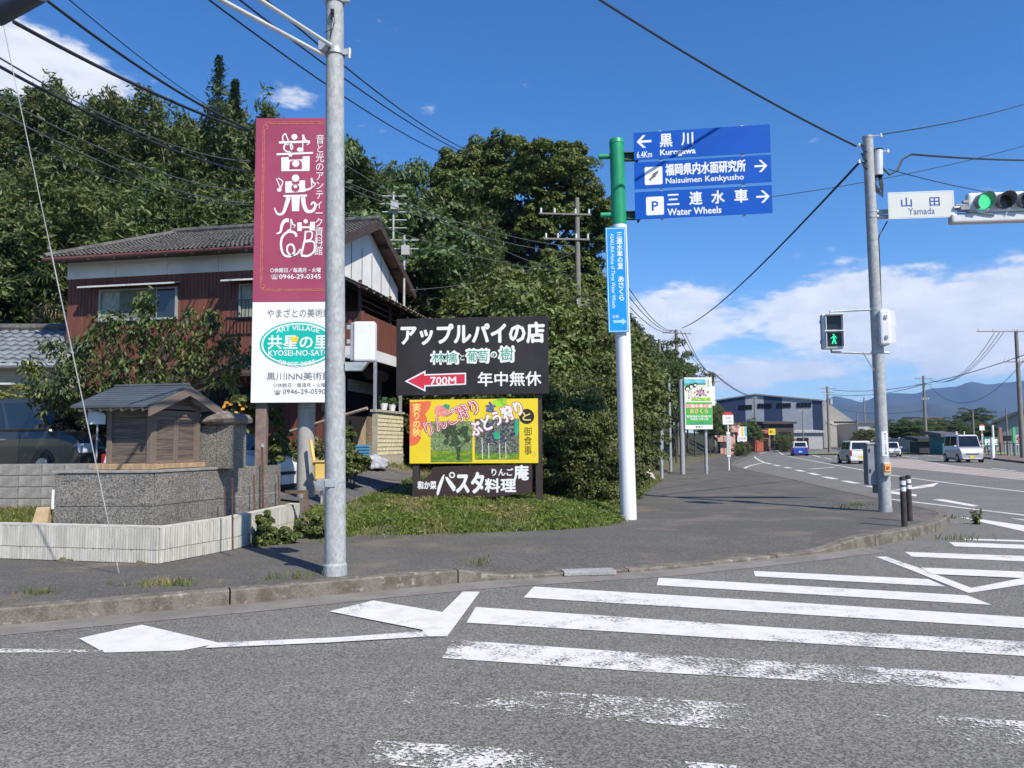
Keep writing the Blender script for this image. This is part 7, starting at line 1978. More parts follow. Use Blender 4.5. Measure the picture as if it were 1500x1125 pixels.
for nm, c_, d_, m_ in (('cab', (.95, 0, 1.05), (1.2, 1.4, 1.35), P_WH), ('load_bed', (-.65, 0, .72), (1.95, 1.42, .38), P_WH), ('chassis', (0, 0, .42), (3.2, 1.1, .16), BLACKP), ('windscreen', (1.553, 0, 1.32), (.012, 1.2, .5), CGL)):
    mm = M(); mm.box(c_, d_); mm.build(nm, m_, tk, bevel=.04 if nm != 'windscreen' else 0)
for sx_ in (-1, 1):
    for sy_ in (-1, 1): mm = M(); mm.cyl((sx_ * 1.0, sy_ * .55, .28), (sx_ * 1.0, sy_ * .71, .28), .28, n=16); mm.build('wheel', TYRE, tk)
    mm = M(); mm.box((.95, sx_ * .705, 1.35), (.7, .012, .42)); mm.build('side_window', CGL, tk)
# yard vehicles
zv = .72
th = R(-24); c_, s_ = math.cos(th), math.sin(th)
rw = AT(1, 680, 17.9); wb_ = 2.75
cxv, cyv = rw.x + c_ * wb_ / 2, rw.y + s_ * wb_ / 2
vehicle('grey_minivan', 'grey minivan with tree shade put into its paint, parked behind the block wall at the left edge', 'van', (cxv, cyv, zat(1, 684, 17.9) - .30), th, 4.6, 1.72, 1.82, P_GR, belt=.60, hood=.75, hoodz=.57, rake=.75, plate=WPL, wb=wb_, wr=.32)
p = AT(413, 680, 14.2); th = R(-14)
vehicle('white_yard_car', 'white car with black mirror, its bonnet showing right of the granite pillar', 'car', (p.x - 1.62 * math.cos(th), p.y - 1.62 * math.sin(th), .50), th, 3.4, 1.5, 1.58, P_WH, hood=.72, rake=.55, plate=WPL)
# mirror black
# ------------------------------------------------------------------ green tourist board and bus stop
Yg = 33.0
pl_, pr_ = AT(1003, 600, Yg), AT(1045, 600, Yg)
wg = pr_.x - pl_.x; zt_, zb3 = zat(1020, 553, Yg), zat(1025, 629, Yg); gz_ = H(pl_.x, Yg) if H(pl_.x, Yg) > 0 else .15
t = thing('green_tourist_board', 'green and white tourist board with countryside picture on two grey posts, beyond the white pole', 'signboard', (pl_.x, Yg, gz_), R(6))
h0, h1 = zb3 - gz_, zt_ - gz_
mm = M(); mm.box((wg / 2, .06, (h0 + h1) / 2), (wg, .12, h1 - h0)); pn = mm.build('board_case', WHITE, t, bevel=.02)
kx = wg / 410; KZ = (h1 - h0) / 790
def gx_(x): return (x - 135) * kx
def gz2(y): return h1 - (y - 125) * KZ
def gd(pts, m_, y=-.004, nm='picture_print'):
    d = D2(0, 0, 1, y); d.poly([(gx_(a), -gz2(b)) for a, b in pts]); d.build(nm, m_, pn)
gd([(135, 140), (520, 140), (520, 480), (135, 480)], mat('pale_picture', (.72, .74, .62), .5, .06, 3))
gd([(135, 145), (455, 150), (455, 215), (135, 215)], mat('sky_print', (.16, .50, .72), .5, .2, 2), -.006)
gd([(135, 215), (300, 203), (455, 210), (455, 235), (300, 235), (135, 255)], mat('hill_print', (.05, .33, .16), .5, .2, 3), -.008)
for cx_, cy_, r_ in ((185, 290, 42), (240, 255, 36), (300, 232, 30)):
    d = D2(0, 0, 1, -.010); d.disc((gx_(cx_), -gz2(cy_)), r_ * kx, n=18); d.build('wheel_print', BLACKPR, pn)
    d = D2(0, 0, 1, -.012); d.disc((gx_(cx_), -gz2(cy_ + 12)), r_ * .62 * kx, n=18); d.build('wheel_print', mat('pale_picture', (1, 1, 1)), pn)
rr = random.Random(6)
for nm, mt_, n_ in (('crowd_print', mat('pink_crowd_print', (.50, .20, .28), .5, .3, 8), 26), ('crowd_print', mat('dark_crowd_print', (.05, .05, .10), .5, .3, 8), 22), ('crowd_print', mat('white_sign_print', (1, 1, 1)), 14)):
    d = D2(0, 0, 1, -.010 - .002 * n_ / 10)
    for _ in range(n_): d.disc((gx_(rr.gauss(370, 55)), -gz2(rr.gauss(355, 40))), rr.uniform(5, 16) * kx, n=8)
    d.build(nm, mt_, pn)
gd([(240, 440), (520, 425), (520, 478), (240, 478)], mat('lime_print', (1, 1, 1)), -.009)
gd([(150, 500), (540, 500), (540, 845), (150, 845)], mat('bright_green_print', (.06, .42, .06), .5, .06, 3), -.005)
gd([(150, 530), (540, 530), (540, 585), (150, 585)], mat('salmon_print', (1, 1, 1)), -.007)
txt('三連水車の里', gx_(155), gx_(535), gz2(585), gz2(532), -.011, WHITE, pn, bold=.03)
txt('あさくら', gx_(210), gx_(475), gz2(670), gz2(600), -.011, mat('pale_orange_print', (.85, .50, .28), .5), pn, bold=.04)
txt('福岡県朝倉市 観光案内所', gx_(160), gx_(525), gz2(735), gz2(700), -.011, WHITE, pn, bold=.02)
txt('物産館 水車公園', gx_(215), gx_(475), gz2(775), gz2(742), -.011, WHITE, pn, bold=.02)
gd([(165, 800), (530, 800), (530, 835), (165, 835)], mat('hill_print', (1, 1, 1)), -.009)
txt('朝倉市', gx_(290), gx_(400), gz2(890), gz2(865), -.003, BLACKPR, pn, bold=.02)
txt('三連水車', gx_(480), gx_(500), gz2(270), gz2(140), -.009, BLACKPR, pn, vertical=True); txt('こころゆたか', gx_(225), gx_(245), gz2(400), gz2(300), -.009, BLACKPR, pn, vertical=True); txt('水の里', gx_(190), gx_(212), gz2(450), gz2(320), -.009, BLACKPR, pn, vertical=True)
for px, wd_ in ((1001, .12), (1037, .08)):
    x_ = AT(px, 650, Yg).x - pl_.x; mm = M(); mm.cyl((x_, .18, -.3), (x_, .18, h1 - .05), wd_ * .9, n=14); mm.build('post', GALV2, t)
mm = M(); x_ = AT(1050, 590, Yg).x - pl_.x; mm.box((x_, .5, (h0 + h1) / 2 + .35), (.20, .35, .85)); mm.build('side_box', mat('signal_housing', (1, 1, 1)), t)
# bus stop
def busstop(px, pyb, pyt, lab, Yd=None):
    b = G(px, pyb, .15); s_ = b.y / FPX; h = zat(px, pyt, b.y) - .15
    t = thing('bus_stop', lab, 'bus stop', b)
    mm = M(); mm.cyl((0, 0, 0), (0, 0, h - .5), .035, n=10); mm.build('post', WHITEP, t)
    mm = M(); mm.box((0, -.02, h * .45), (.17, .05, h * .42)); pz = mm.build('timetable_panel', WHITEP, t)
    mm = M(); mm.box((0, -.047, h * .45), (.13, .004, h * .36)); mm.build('timetable', mat('timetable_print', (.45, .46, .48), .6, .3, 20), pz)
    mm = M(); w_ = .26; mm.box((0, -.03, h - .36), (w_ * 2, .05, .46)); sg = mm.build('stop_plate', WHITE, t, bevel=.01)
    mm = M(); n_ = 14; v = [(w_ * math.cos(math.pi * i / n_), -.055, h - .13 + .16 * math.sin(math.pi * i / n_)) for i in range(n_ + 1)]; v2 = [(x, -.005, z) for x, _, z in v]
    k_ = len(v); mm.add(v + v2, [list(range(k_)), list(range(2 * k_ - 1, k_ - 1, -1))] + [[i + 1, i, k_ + i, k_ + i + 1] for i in range(k_ - 1)]); mm.build('red_top', mat('red_sign', (.55, .05, .06), .5), t)
    txt('山田', -.13, .13, h - .33, h - .22, -.058, GREY, sg); txt('バス停', -.15, .15, h - .50, h - .40, -.058, GREY, sg)
busstop(1068, 689.5, 604, 'bus stop pole with red topped white plate on the near pavement')
busstop(1440, 664, 622, 'bus stop pole with red topped white plate across the main road')
# white slab leaning at the bank, low grey post, far post
p = G(985 - 37, 684, .2); p = AT(948, 682, 28); t = thing('leaning_slab', 'white slab leaning against the bank right of the white pole', 'slab', (p.x, p.y, H(p.x, p.y)), R(10))
mm = M(); mm.hexa([(-.1, -.1, -.05), (.28, -.1, -.05), (.28, 0, -.05), (-.1, 0, -.05)], [(-.48, .0, .68), (-.12, .0, .68), (-.12, .1, .68), (-.48, .1, .68)]); mm.build('slab', mat('pale_slab', (.55, .53, .48), .85, .1), t)
def post(px, py0, py1, Yd, r_, m_, lab, name='grey_post', cat='post'):
    p = AT(px, py0, Yd); q = AT(px, py1, Yd); g_ = H(p.x, p.y); g_ = max(g_, .1)
    mm = M(); mm.cyl((0, 0, -.2), (0, 0, q.z - g_), r_, n=10); return mm.build(name, m_, label=lab, cat=cat, loc=(p.x, p.y, g_))
post(969, 681, 631, 29, .065, GALV2, 'short grey post at the foot of the bank left of the tourist board')
post(982, 665, 552, 36, .07, GALV2, 'slim grey post on the bank just left of the green tourist board')

# ------------------------------------------------------------------ utility poles
UP = mat('utility_pole_concrete', (.20, .19, .17), .85, .1, 3); INS = mat('insulator_white', (1, 1, 1))
def upole(px, py0, py1, Yd, lab, r_=.16, arms=((.02, 1.6),), yaw=.2, transformer=False, side=0):
    p = AT(px, py0, Yd); q = AT(px, py1, Yd); g_ = H(p.x, p.y) if H(p.x, p.y) > 0 else 0.1
    t = thing('utility_pole', lab, 'utility pole', (p.x, p.y, g_), yaw); h = q.z - g_
    mm = M(); mm.cyl((0, 0, -.3), (0, 0, h), r_ * 1.2, r_ * .75, 14); mm.build('pole', UP, t, smooth=True)
    for (dz_, L) in arms:
        z_ = h - dz_ * h - .1; mm = M(); mm.box((side * L * .4, -.12, z_), (L, .07, .07)); am_ = mm.build('crossarm', UP, t)
        for k in (-.46, -.2, .2, .46): mm = M(); mm.cyl((side * L * .4 + k * L, -.12, z_ + .04), (side * L * .4 + k * L, -.12, z_ + .24), .045, n=8); mm.build('insulator', INS, am_)
    if transformer: mm = M(); mm.cyl((.35, -.1, h * .72), (.35, -.1, h * .72 + .8), .25, n=14); mm.build('transformer', mat('transformer_grey', (.35, .36, .37), .6), t)
    return t
upole(847, 440, 290, 33, 'utility pole with pale crossarms rising before the camphor tree', .13, ((.06, 2.3), (.16, 2.0), (.42, 1.9), (.62, 1.6)), 0.1, side=-.6)
upole(967, 560, 497, 47, 'thin grey utility pole at the bank left of the green tourist board', .12, ())
upole(994, 640, 483, 62, 'utility pole with crossarms above the green tourist board', .16, ((.02, 2.6), (.33, 3.4), (.40, 4.0)), .3)
upole(1047, 640, 545, 105, 'distant utility pole right of the green tourist board', .16, ((.03, 2.8), (.12, 1.8)), .3)
upole(1107, 650, 580, 128, 'distant utility pole before the navy striped hall', .16, ((.03, .8),), .3)
upole(1215, 657, 566, 100, 'utility pole with crossarms before the corner of the striped hall', .17, ((.02, 2.6), (.08, 2.0), (.12, 1.2)), .2, True)
upole(1177, 652, 600, 125, 'distant lamp pole before the striped hall', .10, ((.04, 1.2),), .2)
upole(1257, 652, 605, 130, 'short distant pole at the right end of the striped hall', .12, ())
upole(1268, 645, 582, 170, 'distant pole with lamp arm left of the crossing pole, before the mountains', .18, ((.05, 2.6),), .2)
upole(1357, 650, 551, 92, 'utility pole with crossarms right of the crossing pole, before the mountains', .17, ((.02, 2.4), (.1, 2.2), (.3, 1.0)), .2)
upole(1497, 640, 484, 60, 'utility pole with long crossarm at the right picture edge', .17, ((.0, 4.4), (.24, 1.6)), .05, side=-.6)
upole(1477, 662, 598, 75, 'thin dark pole beyond the fence at the right', .07, ())
upole(1427, 648, 601, 100, 'bare grey pole behind the silver van', .13, ())

# ------------------------------------------------------------------ overhead cables
CB = mat('dark_wire', (.02, .022, .028), .6); CBL = mat('sunlit_wire', (.10, .10, .11), .5)
nw = 0
def wire(a, b, sag, r_, lab, m_=CB, name='overhead_cable', n=16):
    A, B = AT(*a), AT(*b); pts = []
    for i in range(n + 1): t_ = i / n; p = A.lerp(B, t_); pts.append(p - A - Vector((0, 0, 4 * sag * t_ * (1 - t_))))
    mm = M(); mm.tube(pts, r_, 6); return mm.build(name, m_, label=lab, cat='cable', loc=A, smooth=True)
wire((870, -6, 11.5), (1254, 214, 15.1), .10, .022, 'thick black cable slanting down from the top to the crossing pole', CB)
wire((1257, 240, 15.2), (1000, 480, 61), .5, .028, 'dark cable falling from the crossing pole to the pole above the tourist board')
wire((1290, 197, 15.5), (1520, 146, 24), .1, .013, 'thin wire leaving the top of the crossing pole towards the upper right')
wire((1335, 226, 15.3), (1520, 235, 20), .03, .022, 'black cable running level from the crossing pole to the right edge')
mm = M(); A = AT(1293, 246, 15.15); mm.tube([AT(*q) - A for q in ((1293, 246, 15.15), (1303, 256, 15.1), (1314, 250, 15.1), (1322, 233, 15.2), (1335, 226, 15.3))], .022, 6); mm.build('cable_loop', CB, label='curved loop of black cable right of the crossing pole top', cat='cable', loc=A, smooth=True)
wire((1302, 248, 15.2), (1520, 290, 22), .1, .010, 'thin wire sloping behind the place name sign towards the traffic light')
wire((1132, 288, 20), (1520, 208, 24), .15, .010, 'faint thin wire passing the crossing pole behind the blue signs')
wire((68, 0, 10), (364, 190, 13.5), .12, .022, 'thick black cable from the top left corner to the maroon sign')
wire((20, 32, 9), (364, 192, 14.5), .10, .026, 'thick wrapped cable with ties running from the top left corner')
wire((96, -5, 11), (330, 170, 24), .12, .010, 'thin wire above the thick cables at the upper left')
wire((-5, 82, 9), (366, 236, 18), .3, .012, 'pale thin wire crossing the forest at the left, the upper of three', CBL)
wire((-5, 95, 9), (366, 252, 18), .2, .022, 'thick dark cable crossing the forest at the left', CB)
wire((-5, 140, 10), (366, 280, 20), .3, .012, 'pale thin wire crossing the forest at the left, the middle of three', CBL)
wire((-5, 163, 10), (366, 297, 21), .3, .014, 'pale thin wire crossing the forest at the left, the lowest of three', CBL)
wire((30, 212, 14), (366, 300, 24), .3, .009, 'faint wire low over the forest at the left', CBL)
for k_, (x0, y0, x1, y1, l) in enumerate([(345, -5, 700, 232, 'uppermost'), (300, -5, 668, 232, 'middle'), (384, -5, 690, 222, 'rightmost')]):
    wire((x0, y0, 14), (x1, y1, 38), .35, .020, 'dark wire slanting down past the steel pole to the camphor tree, the %s of three' % l)
for k_, (x0, y0, x1, y1, l) in enumerate([(478, 255, 846, 362, 'uppermost'), (478, 262, 830, 370, 'second'), (478, 225, 848, 408, 'third'), (478, 300, 830, 398, 'fourth'), (478, 346, 710, 400, 'lowest')]):
    wire((x0, y0, 20), (x1, y1, 32.8), .35, .014, 'pale wire over the trees between house and big pole, the %s of five' % l, CBL)
wire((600, 425, 22), (840, 370, 32.8), .3, .010, 'thin wire rising from the house gable to the pole before the camphor tree', CBL)
for k_, (y0, l) in enumerate([(422, 'top'), (434, 'middle'), (448, 'lowest')]):
    wire((921, y0, 30), (987, 484, 61.5), .5, .018, '%s of three wires from the white pole to the pole above the tourist board' % l)
wire((921, 462, 30), (966, 500, 46.8), .2, .024, 'dark cable along the bank to the thin grey pole')
wire((966, 500, 46.8), (993, 487, 61.8), .2, .016, 'short wire between the thin grey pole and the taller pole')
for k_, (x0, y0, y1, l) in enumerate([(987, 485, 546, 'left'), (997, 485, 547, 'middle'), (1003, 487, 548, 'right')]):
    wire((x0, y0, 61.5), (1046, y1, 104.5), .9, .028, '%s wire descending between the two poles by the tourist board' % l)
    wire((1046, y1, 104.5), (1107, 581 + k_, 127.5), .6, .03, '%s wire from the distant pole to the striped hall' % l)
wire((1219, 571, 99.8), (1500, 520, 59), 1.1, .03, 'long wire passing behind the crossing pole to the right edge pole')
wire((1219, 578, 99.8), (1357, 562, 91.7), .6, .03, 'wire between the two far utility poles either side of the crossing pole')
for k_, (x1, l) in enumerate([(1457, 'left'), (1464, 'middle'), (1470, 'right')]):
    wire((1362, 556, 91.6), (x1, 487, 59.8), 1.6, .022, 'sagging %s wire up to the long crossarm at the right edge' % l)
wire((1362, 566, 91.6), (1500, 528, 59.5), 2.6, .022, 'low sagging wire in front of the mountains at the right')
wire((1362, 600, 91.6), (1230, 600, 99.6), .5, .02, 'low wire behind the crossing pole before the orchard')
# dark cable closure at the top left corner
p = AT(-6, 22, 5.2); q = AT(58, -14, 5.0); mm = M(); mm.tube([Vector((0, 0, 0)), q - p], .075, 14); mm.build('cable_closure', mat('dark_blue_grey_casing', (.035, .05, .085), .45), label='thick dark blue grey casing on the cable in the top left corner', cat='cable closure', loc=p, smooth=True)

# ------------------------------------------------------------------ striped industrial hall
c0h = AT(1206, 640, 150); c0h = Vector((c0h.x, 150)); fdir = Vector((-.90, .43)).normalized(); sdir = Vector((.43, .90)).normalized()
rS = ray(1257, 600); uS = rS.x / rS.y; LS = (uS * c0h.y - c0h.x) / (sdir.x - uS * sdir.y)
rF = ray(1050, 600); uF = rF.x / rF.y; LF = (uF * c0h.y - c0h.x) / (fdir.x - uF * fdir.y)
t = thing('striped_hall', 'large navy and grey striped industrial hall at the end of the main road', 'building', (c0h.x, c0h.y, .05))
zE = zat(1206, 588, 150); zPk = zat(1107, 580, 150 + 8)
NAVY = mat('navy_cladding', (.025, .042, .095), .6, .08, 1); GREYC = mat('grey_cladding', (.33, .35, .38), .6, .06, 1); BEI = mat('beige_cladding', (.42, .40, .36), .7, .08, 1)
def hp_(f_, s_, z_): v = fdir * f_ + sdir * s_; return (v.x, v.y, z_)
def f_at(px): r_ = ray(px, 600); u_ = r_.x / r_.y; return (u_ * c0h.y - c0h.x) / (fdir.x - u_ * fdir.y)
fp = f_at(1107)
def roofz(f_): return zE + (zPk - zE) * (f_ / fp if f_ < fp else max(0, 1 - (f_ - fp) / fp))
cutp = [(1206, 1190, NAVY), (1190, 1146, GREYC), (1146, 1119, NAVY), (1119, 1107, GREYC), (1107, 1092, GREYC), (1092, 1050, NAVY)]
for (a, b, m_) in cutp:
    f0, f1 = max(0, f_at(a)), f_at(b); mm = M(); mm.add([hp_(f1, 0, 0), hp_(f0, 0, 0), hp_(f0, 0, roofz(f0)), hp_(f1, 0, roofz(f1)), hp_(f1, .3, 0), hp_(f0, .3, 0), hp_(f0, .3, roofz(f0)), hp_(f1, .3, roofz(f1))], [[0, 1, 2, 3], [7, 6, 5, 4], [3, 2, 6, 7], [0, 3, 7, 4], [1, 5, 6, 2]]); mm.build('wall_panel', m_, t)
FE = f_at(1050)
mm = M(); mm.add([hp_(0, 0, 0), hp_(0, LS, 0), hp_(0, LS, zE), hp_(0, 0, zE)], [[0, 1, 2, 3]]); mm.add([hp_(FE, .3, 0), hp_(FE, LS, 0), hp_(FE, LS, roofz(FE)), hp_(FE, .3, roofz(FE))], [[3, 2, 1, 0]]); mm.add([hp_(0, LS, 0), hp_(FE, LS, 0), hp_(FE, LS, zE), hp_(0, LS, zE)], [[0, 1, 2, 3]]); mm.build('side_wall', BEI, t)
mm = M(); o_ = .25
mm.hexa([hp_(-o_, -.3, zE), hp_(fp, -.3, zPk), hp_(fp, LS + .3, zPk), hp_(-o_, LS + .3, zE)][::-1], [hp_(-o_, -.3, zE + .25), hp_(fp, -.3, zPk + .25), hp_(fp, LS + .3, zPk + .25), hp_(-o_, LS + .3, zE + .25)][::-1])
mm.hexa([hp_(fp, -.3, zPk), hp_(FE + .3, -.3, roofz(FE)), hp_(FE + .3, LS, roofz(FE)), hp_(fp, LS, zPk)][::-1], [hp_(fp, -.3, zPk + .25), hp_(FE + .3, -.3, roofz(FE) + .25), hp_(FE + .3, LS, roofz(FE) + .25), hp_(fp, LS, zPk + .25)][::-1])
mm.build('roof', mat('hall_roof', (.22, .23, .25), .6), t)
for (a, b, n_) in ((1082, 1102, 4), (1110, 1131, 5), (1138, 1159, 5), (1167, 1189, 4)):
    for k_ in range(n_):
        fa = f_at(a + (b - a) * (k_ + .08) / n_); fb = f_at(a + (b - a) * (k_ + .92) / n_); zc_ = zat((a + b) / 2, 594.5 if a > 1100 else 596, 154); mm = M()
        mm.add([hp_(fa, -.12, zc_ - .45), hp_(fb, -.12, zc_ - .45), hp_(fb, -.12, zc_ + .45), hp_(fa, -.12, zc_ + .45), hp_(fa, -.01, zc_ - .45), hp_(fb, -.01, zc_ - .45), hp_(fb, -.01, zc_ + .45), hp_(fa, -.01, zc_ + .45)], [[3, 2, 1, 0], [2, 3, 7, 6], [0, 1, 5, 4], [1, 2, 6, 5], [3, 0, 4, 7]]); mm.build('window', CGL, t)
k_ = 0
while k_ * 3.2 < LS:
    s_ = k_ * 3.2; mm = M(); mm.add([hp_(-.05, s_, 0), hp_(-.5, s_, 0), hp_(-.5, s_ + .6, 0), hp_(-.05, s_ + .6, 0), hp_(-.05, s_, zE), hp_(-.5, s_, zE), hp_(-.5, s_ + .6, zE), hp_(-.05, s_ + .6, zE)], [[0, 1, 2, 3], [7, 6, 5, 4], [0, 4, 5, 1], [1, 5, 6, 2], [2, 6, 7, 3]]); mm.build('column', BEI, t)
    mm = M(); mm.add([hp_(-.06, s_ + .8, zE - 1.5), hp_(-.06, s_ + 3.0, zE - 1.5), hp_(-.06, s_ + 3.0, zE - .5), hp_(-.06, s_ + .8, zE - .5)], [[0, 1, 2, 3]]); mm.build('side_glazing', CGL, t); k_ += 1
mm = M(); mm.add([hp_(-.6, 0, zE * .55), hp_(-.6, LS * .7, zE * .55), hp_(-.6, LS * .7, zE * .62), hp_(-.6, 0, zE * .62)], [[0, 1, 2, 3]]); mm.build('side_canopy', BEI, t)
# low buildings before it
def block(name, lab, cat, pxa, pxb, pyt, Yd, dep, m_, roofm=None, gz=.05, parts=()):
    a, b = AT(pxa, 640, Yd), AT(pxb, 640, Yd); zt = zat((pxa + pxb) / 2, pyt, Yd); w_ = b.x - a.x
    t = thing(name, lab, cat, (a.x, Yd, gz)); h_ = zt - gz
    mm = M(); mm.box((w_ / 2, dep / 2, h_ / 2), (w_, dep, h_)); mm.build('wall', m_, t)
    mm = M(); mm.hexa([(-.4, -.5, h_), (w_ + .4, -.5, h_), (w_ + .4, dep + .4, h_ + .3), (-.4, dep + .4, h_ + .3)], [(-.4, -.5, h_ + .35), (w_ + .4, -.5, h_ + .35), (w_ + .4, dep + .4, h_ + .65), (-.4, dep + .4, h_ + .65)]); mm.build('roof', roofm or m_, t)
    for (x0, x1, y0, y1, m2, nm) in parts:
        mm = M(); mm.box(((x0 + x1) / 2 * w_, -.04, (y0 + y1) / 2 * h_), ((x1 - x0) * w_, .08, (y1 - y0) * h_)); mm.build(nm, m2, t)
    return t
DKB = mat('dark_brown_wall', (.06, .045, .04), .8, .1, 1); ORB = mat('orange_red_wall', (.42, .10, .05), .7, .1, 1); RDB = mat('dull_red_wall', (.20, .06, .05), .8, .1, 1)
block('dark_shop', 'low dark brown shop with flat roof in front of the striped hall', 'building', 1120, 1163, 621, 128, 8, DKB, parts=((.1, .4, .1, .6, CGL, 'shop_window'), (.5, .9, .1, .7, DARK, 'shop_opening')))
block('red_shop', 'low dull red shop left of the dark brown shop', 'building', 1084, 1119, 623, 134, 8, RDB, parts=((.5, .9, .1, .6, CGL, 'shop_window'),))
block('orange_kiosk', 'small orange red building beside the yellow sign', 'building', 1106, 1127, 635, 112, 4, ORB, parts=((.6, .9, 0, .7, DARK, 'doorway'),))
block('grey_shed', 'long low grey shed at the foot of the striped hall', 'building', 1163, 1205, 634, 140, 6, mat('pale_shed', (.35, .36, .37), .8), parts=((.1, .5, 0, .7, DARK, 'opening'),))
block('white_shed', 'pale low shed between the striped hall and the crossing pole', 'building', 1258, 1286, 620, 150, 10, mat('pale_grey_shed', (.40, .40, .40), .8, .05), mat('dark_shed_roof', (.10, .10, .11), .7))
def panel(name, lab, px0, px1, py0, py1, Yd, m_, cat='sign', legs=True, prints=(), z0=.1):
    a, b = AT(px0, 640, Yd), AT(px1, 640, Yd); zt, zb = zat((px0 + px1) / 2, py0, Yd), zat((px0 + px1) / 2, py1, Yd); w_ = b.x - a.x
    t = thing(name, lab, cat, (a.x, Yd, z0)); mm = M(); mm.box((w_ / 2, .05, (zt + zb) / 2 - z0), (w_, .1, zt - zb)); pn = mm.build('panel', m_, t)
    if legs:
        for q in (.15, .85): mm = M(); mm.cyl((w_ * q, .05, 0), (w_ * q, .05, zb - z0), .06, n=8); mm.build('leg', GALV2, t)
    for (x0, x1, y0, y1, m2) in prints:
        mm = M(); mm.box(((x0 + x1) / 2 * w_, -.012, zb - z0 + (y0 + y1) / 2 * (zt - zb)), ((x1 - x0) * w_, .02, (y1 - y0) * (zt - zb))); mm.build('colour_print', m2, pn)
    return t, pn, w_, zt - z0, zb - z0
t_, pn, w_, a_, b_ = panel('yellow_shop_sign', 'yellow box sign beside the orange red building', 1126, 1136, 628, 637, 108, mat('yellow_print', (1, 1, 1)))
txt('めし', w_ * .2, w_ * .8, b_ + (a_ - b_) * .25, b_ + (a_ - b_) * .75, -.004, BLACKPR, pn, bold=.04)
t_, pn, w_, a_, b_ = panel('colourful_sign', 'white sign with red yellow and blue stripes beyond the bus stop', 1080, 1094, 625, 647, 88, WHITE, prints=((.02, .14, .38, .98, REDPR), (.45, .68, .38, .98, mat('yellow_print', (1, 1, 1))), (.78, .98, .38, .98, mat('sky_print', (1, 1, 1)))))
txt('駐車場', w_ * .1, w_ * .9, b_ + (a_ - b_) * .1, b_ + (a_ - b_) * .3, -.004, GREY, pn)
PINK = mat('pink_gate_wall', (.55, .32, .26), .8, .08, 1)
for i_, (a, b, y0) in enumerate([(1055, 1068, 647), (1066, 1074, 633), (1071, 1077, 628)]):
    block('pink_gate_pillar', ['low pink wall right of the tourist board at the bank end', 'pink gate pillar behind the bus stop', 'tall pink gate pillar beside the striped sign'][i_], 'wall', a, b, y0, 80 + 3 * i_, 1.0, PINK)
# greenery by the road there
for (px, py, Yd, s_, kind, lab) in [(1098, 640, 92, .45, 'broadleaf', 'dark green bush beyond the striped sign'), (1108, 645, 95, .35, 'broadleaf', 'low green bush before the orange red building'), (1090, 655, 80, .55, 'shrub', 'weedy clump at the kerb beyond the bus stop'), (1083, 657, 72, .45, 'shrub', 'weedy clump right behind the bus stop kerb'), (1145, 655, 108, .8, 'shrub', 'dark bush before the dark brown shop, left'), (1152, 655, 110, .9, 'shrub', 'dark bush before the dark brown shop, right'), (1270, 650, 120, 1.2, 'shrub', 'spiky bush left of the crossing pole'), (1263, 650, 130, 1.1, 'shrub', 'bush before the pale low shed')]:
    p = AT(px, py, Yd); g_ = H(p.x, p.y); plant(kind, px, p.x, p.y, s_ * 1.1, px * .7, lab, 'bush', None, z=max(g_, 0.05), name='roadside_bush') if False else None
    t = thing('roadside_bush', lab, 'bush', (p.x, p.y, .05), px * .7); t.scale = [s_ * 1.1] * 3
    for nm, me in zip(('crown', 'trunk'), PROT[kind][px % len(PROT[kind])]): o = bpy.data.objects.new(nm, me); COL.objects.link(o); o.parent = t
# orchard and trees on the right
ro = random.Random(8)
for i_ in range(26):
    px = 1305 + i_ * 6.2 + ro.uniform(-3, 3); Yd = ro.uniform(100, 125); p = AT(px, 640, Yd); zt = zat(px, 614 + ro.uniform(0, 8) + (6 if px > 1400 else 0), Yd)
    t = thing('orchard_tree', 'olive green orchard tree behind the wall across the main road', 'tree', (p.x, p.y, .1), ro.uniform(0, 6), 'orchard trees across the main road'); s_ = zt / 8.6 * 1.0; t.scale = (s_ * 1.7, s_ * 1.7, s_)
    cm, tmn = PROT['broadleaf'][i_ % 3]
    for nm, me in (('crown', cm), ('trunk', tmn)): o = bpy.data.objects.new(nm, me); COL.objects.link(o); o.parent = t
for (px, pyt, wd, Yd, lab) in [(1428, 598, 52, 170, 'big round dark tree far off behind the orchard'), (1560, 600, 60, 150, 'dark tree beyond the right picture edge')]:
    p = AT(px, 640, Yd); zt = zat(px, pyt, Yd); s_ = zt / 8.6; w_ = wd / FPX * Yd / 5.6; t = thing('round_tree', lab, 'tree', (p.x, p.y, .05)); t.scale = (w_, w_, s_)
    for nm, me in zip(('crown', 'trunk'), PROT['broadleaf'][1]): o = bpy.data.objects.new(nm, me); COL.objects.link(o); o.parent = t
# wall, fence and sheds on the far side
WG = mat('grey_boundary_wall', (.30, .31, .33), .85, .08, 1)
a, b = AT(1288, 640, 96), AT(1348, 640, 88)
t = thing('far_wall', 'long grey wall before the orchard across the main road', 'wall', (a.x, a.y, .12), math.atan2(b.y - a.y, b.x - a.x)); L_ = (b - a).xy.length
k_ = 0
while k_ * 2.0 < L_: mm = M(); mm.box((k_ * 2.0 + .98, .1, .85), (1.94, .15, 1.7)); mm.build('wall_panel', WG, t); mm = M(); mm.box((k_ * 2.0, .05, .87), (.12, .2, 1.78)); mm.build('pillar', mat('pale_slab', (1, 1, 1)), t); k_ += 1
block('dark_bin_store', 'dark low enclosure at the foot of the right utility pole', 'enclosure', 1346, 1363, 647, 85, 2, mat('dark_mesh', (.03, .035, .04), .8))
block('teal_shelter', 'small teal walled shelter beside the yellow panel, behind the silver van', 'shelter', 1380, 1397, 640, 80, 2.5, mat('teal_wall', (.03, .16, .18), .7), mat('dark_shed_roof', (1, 1, 1)))
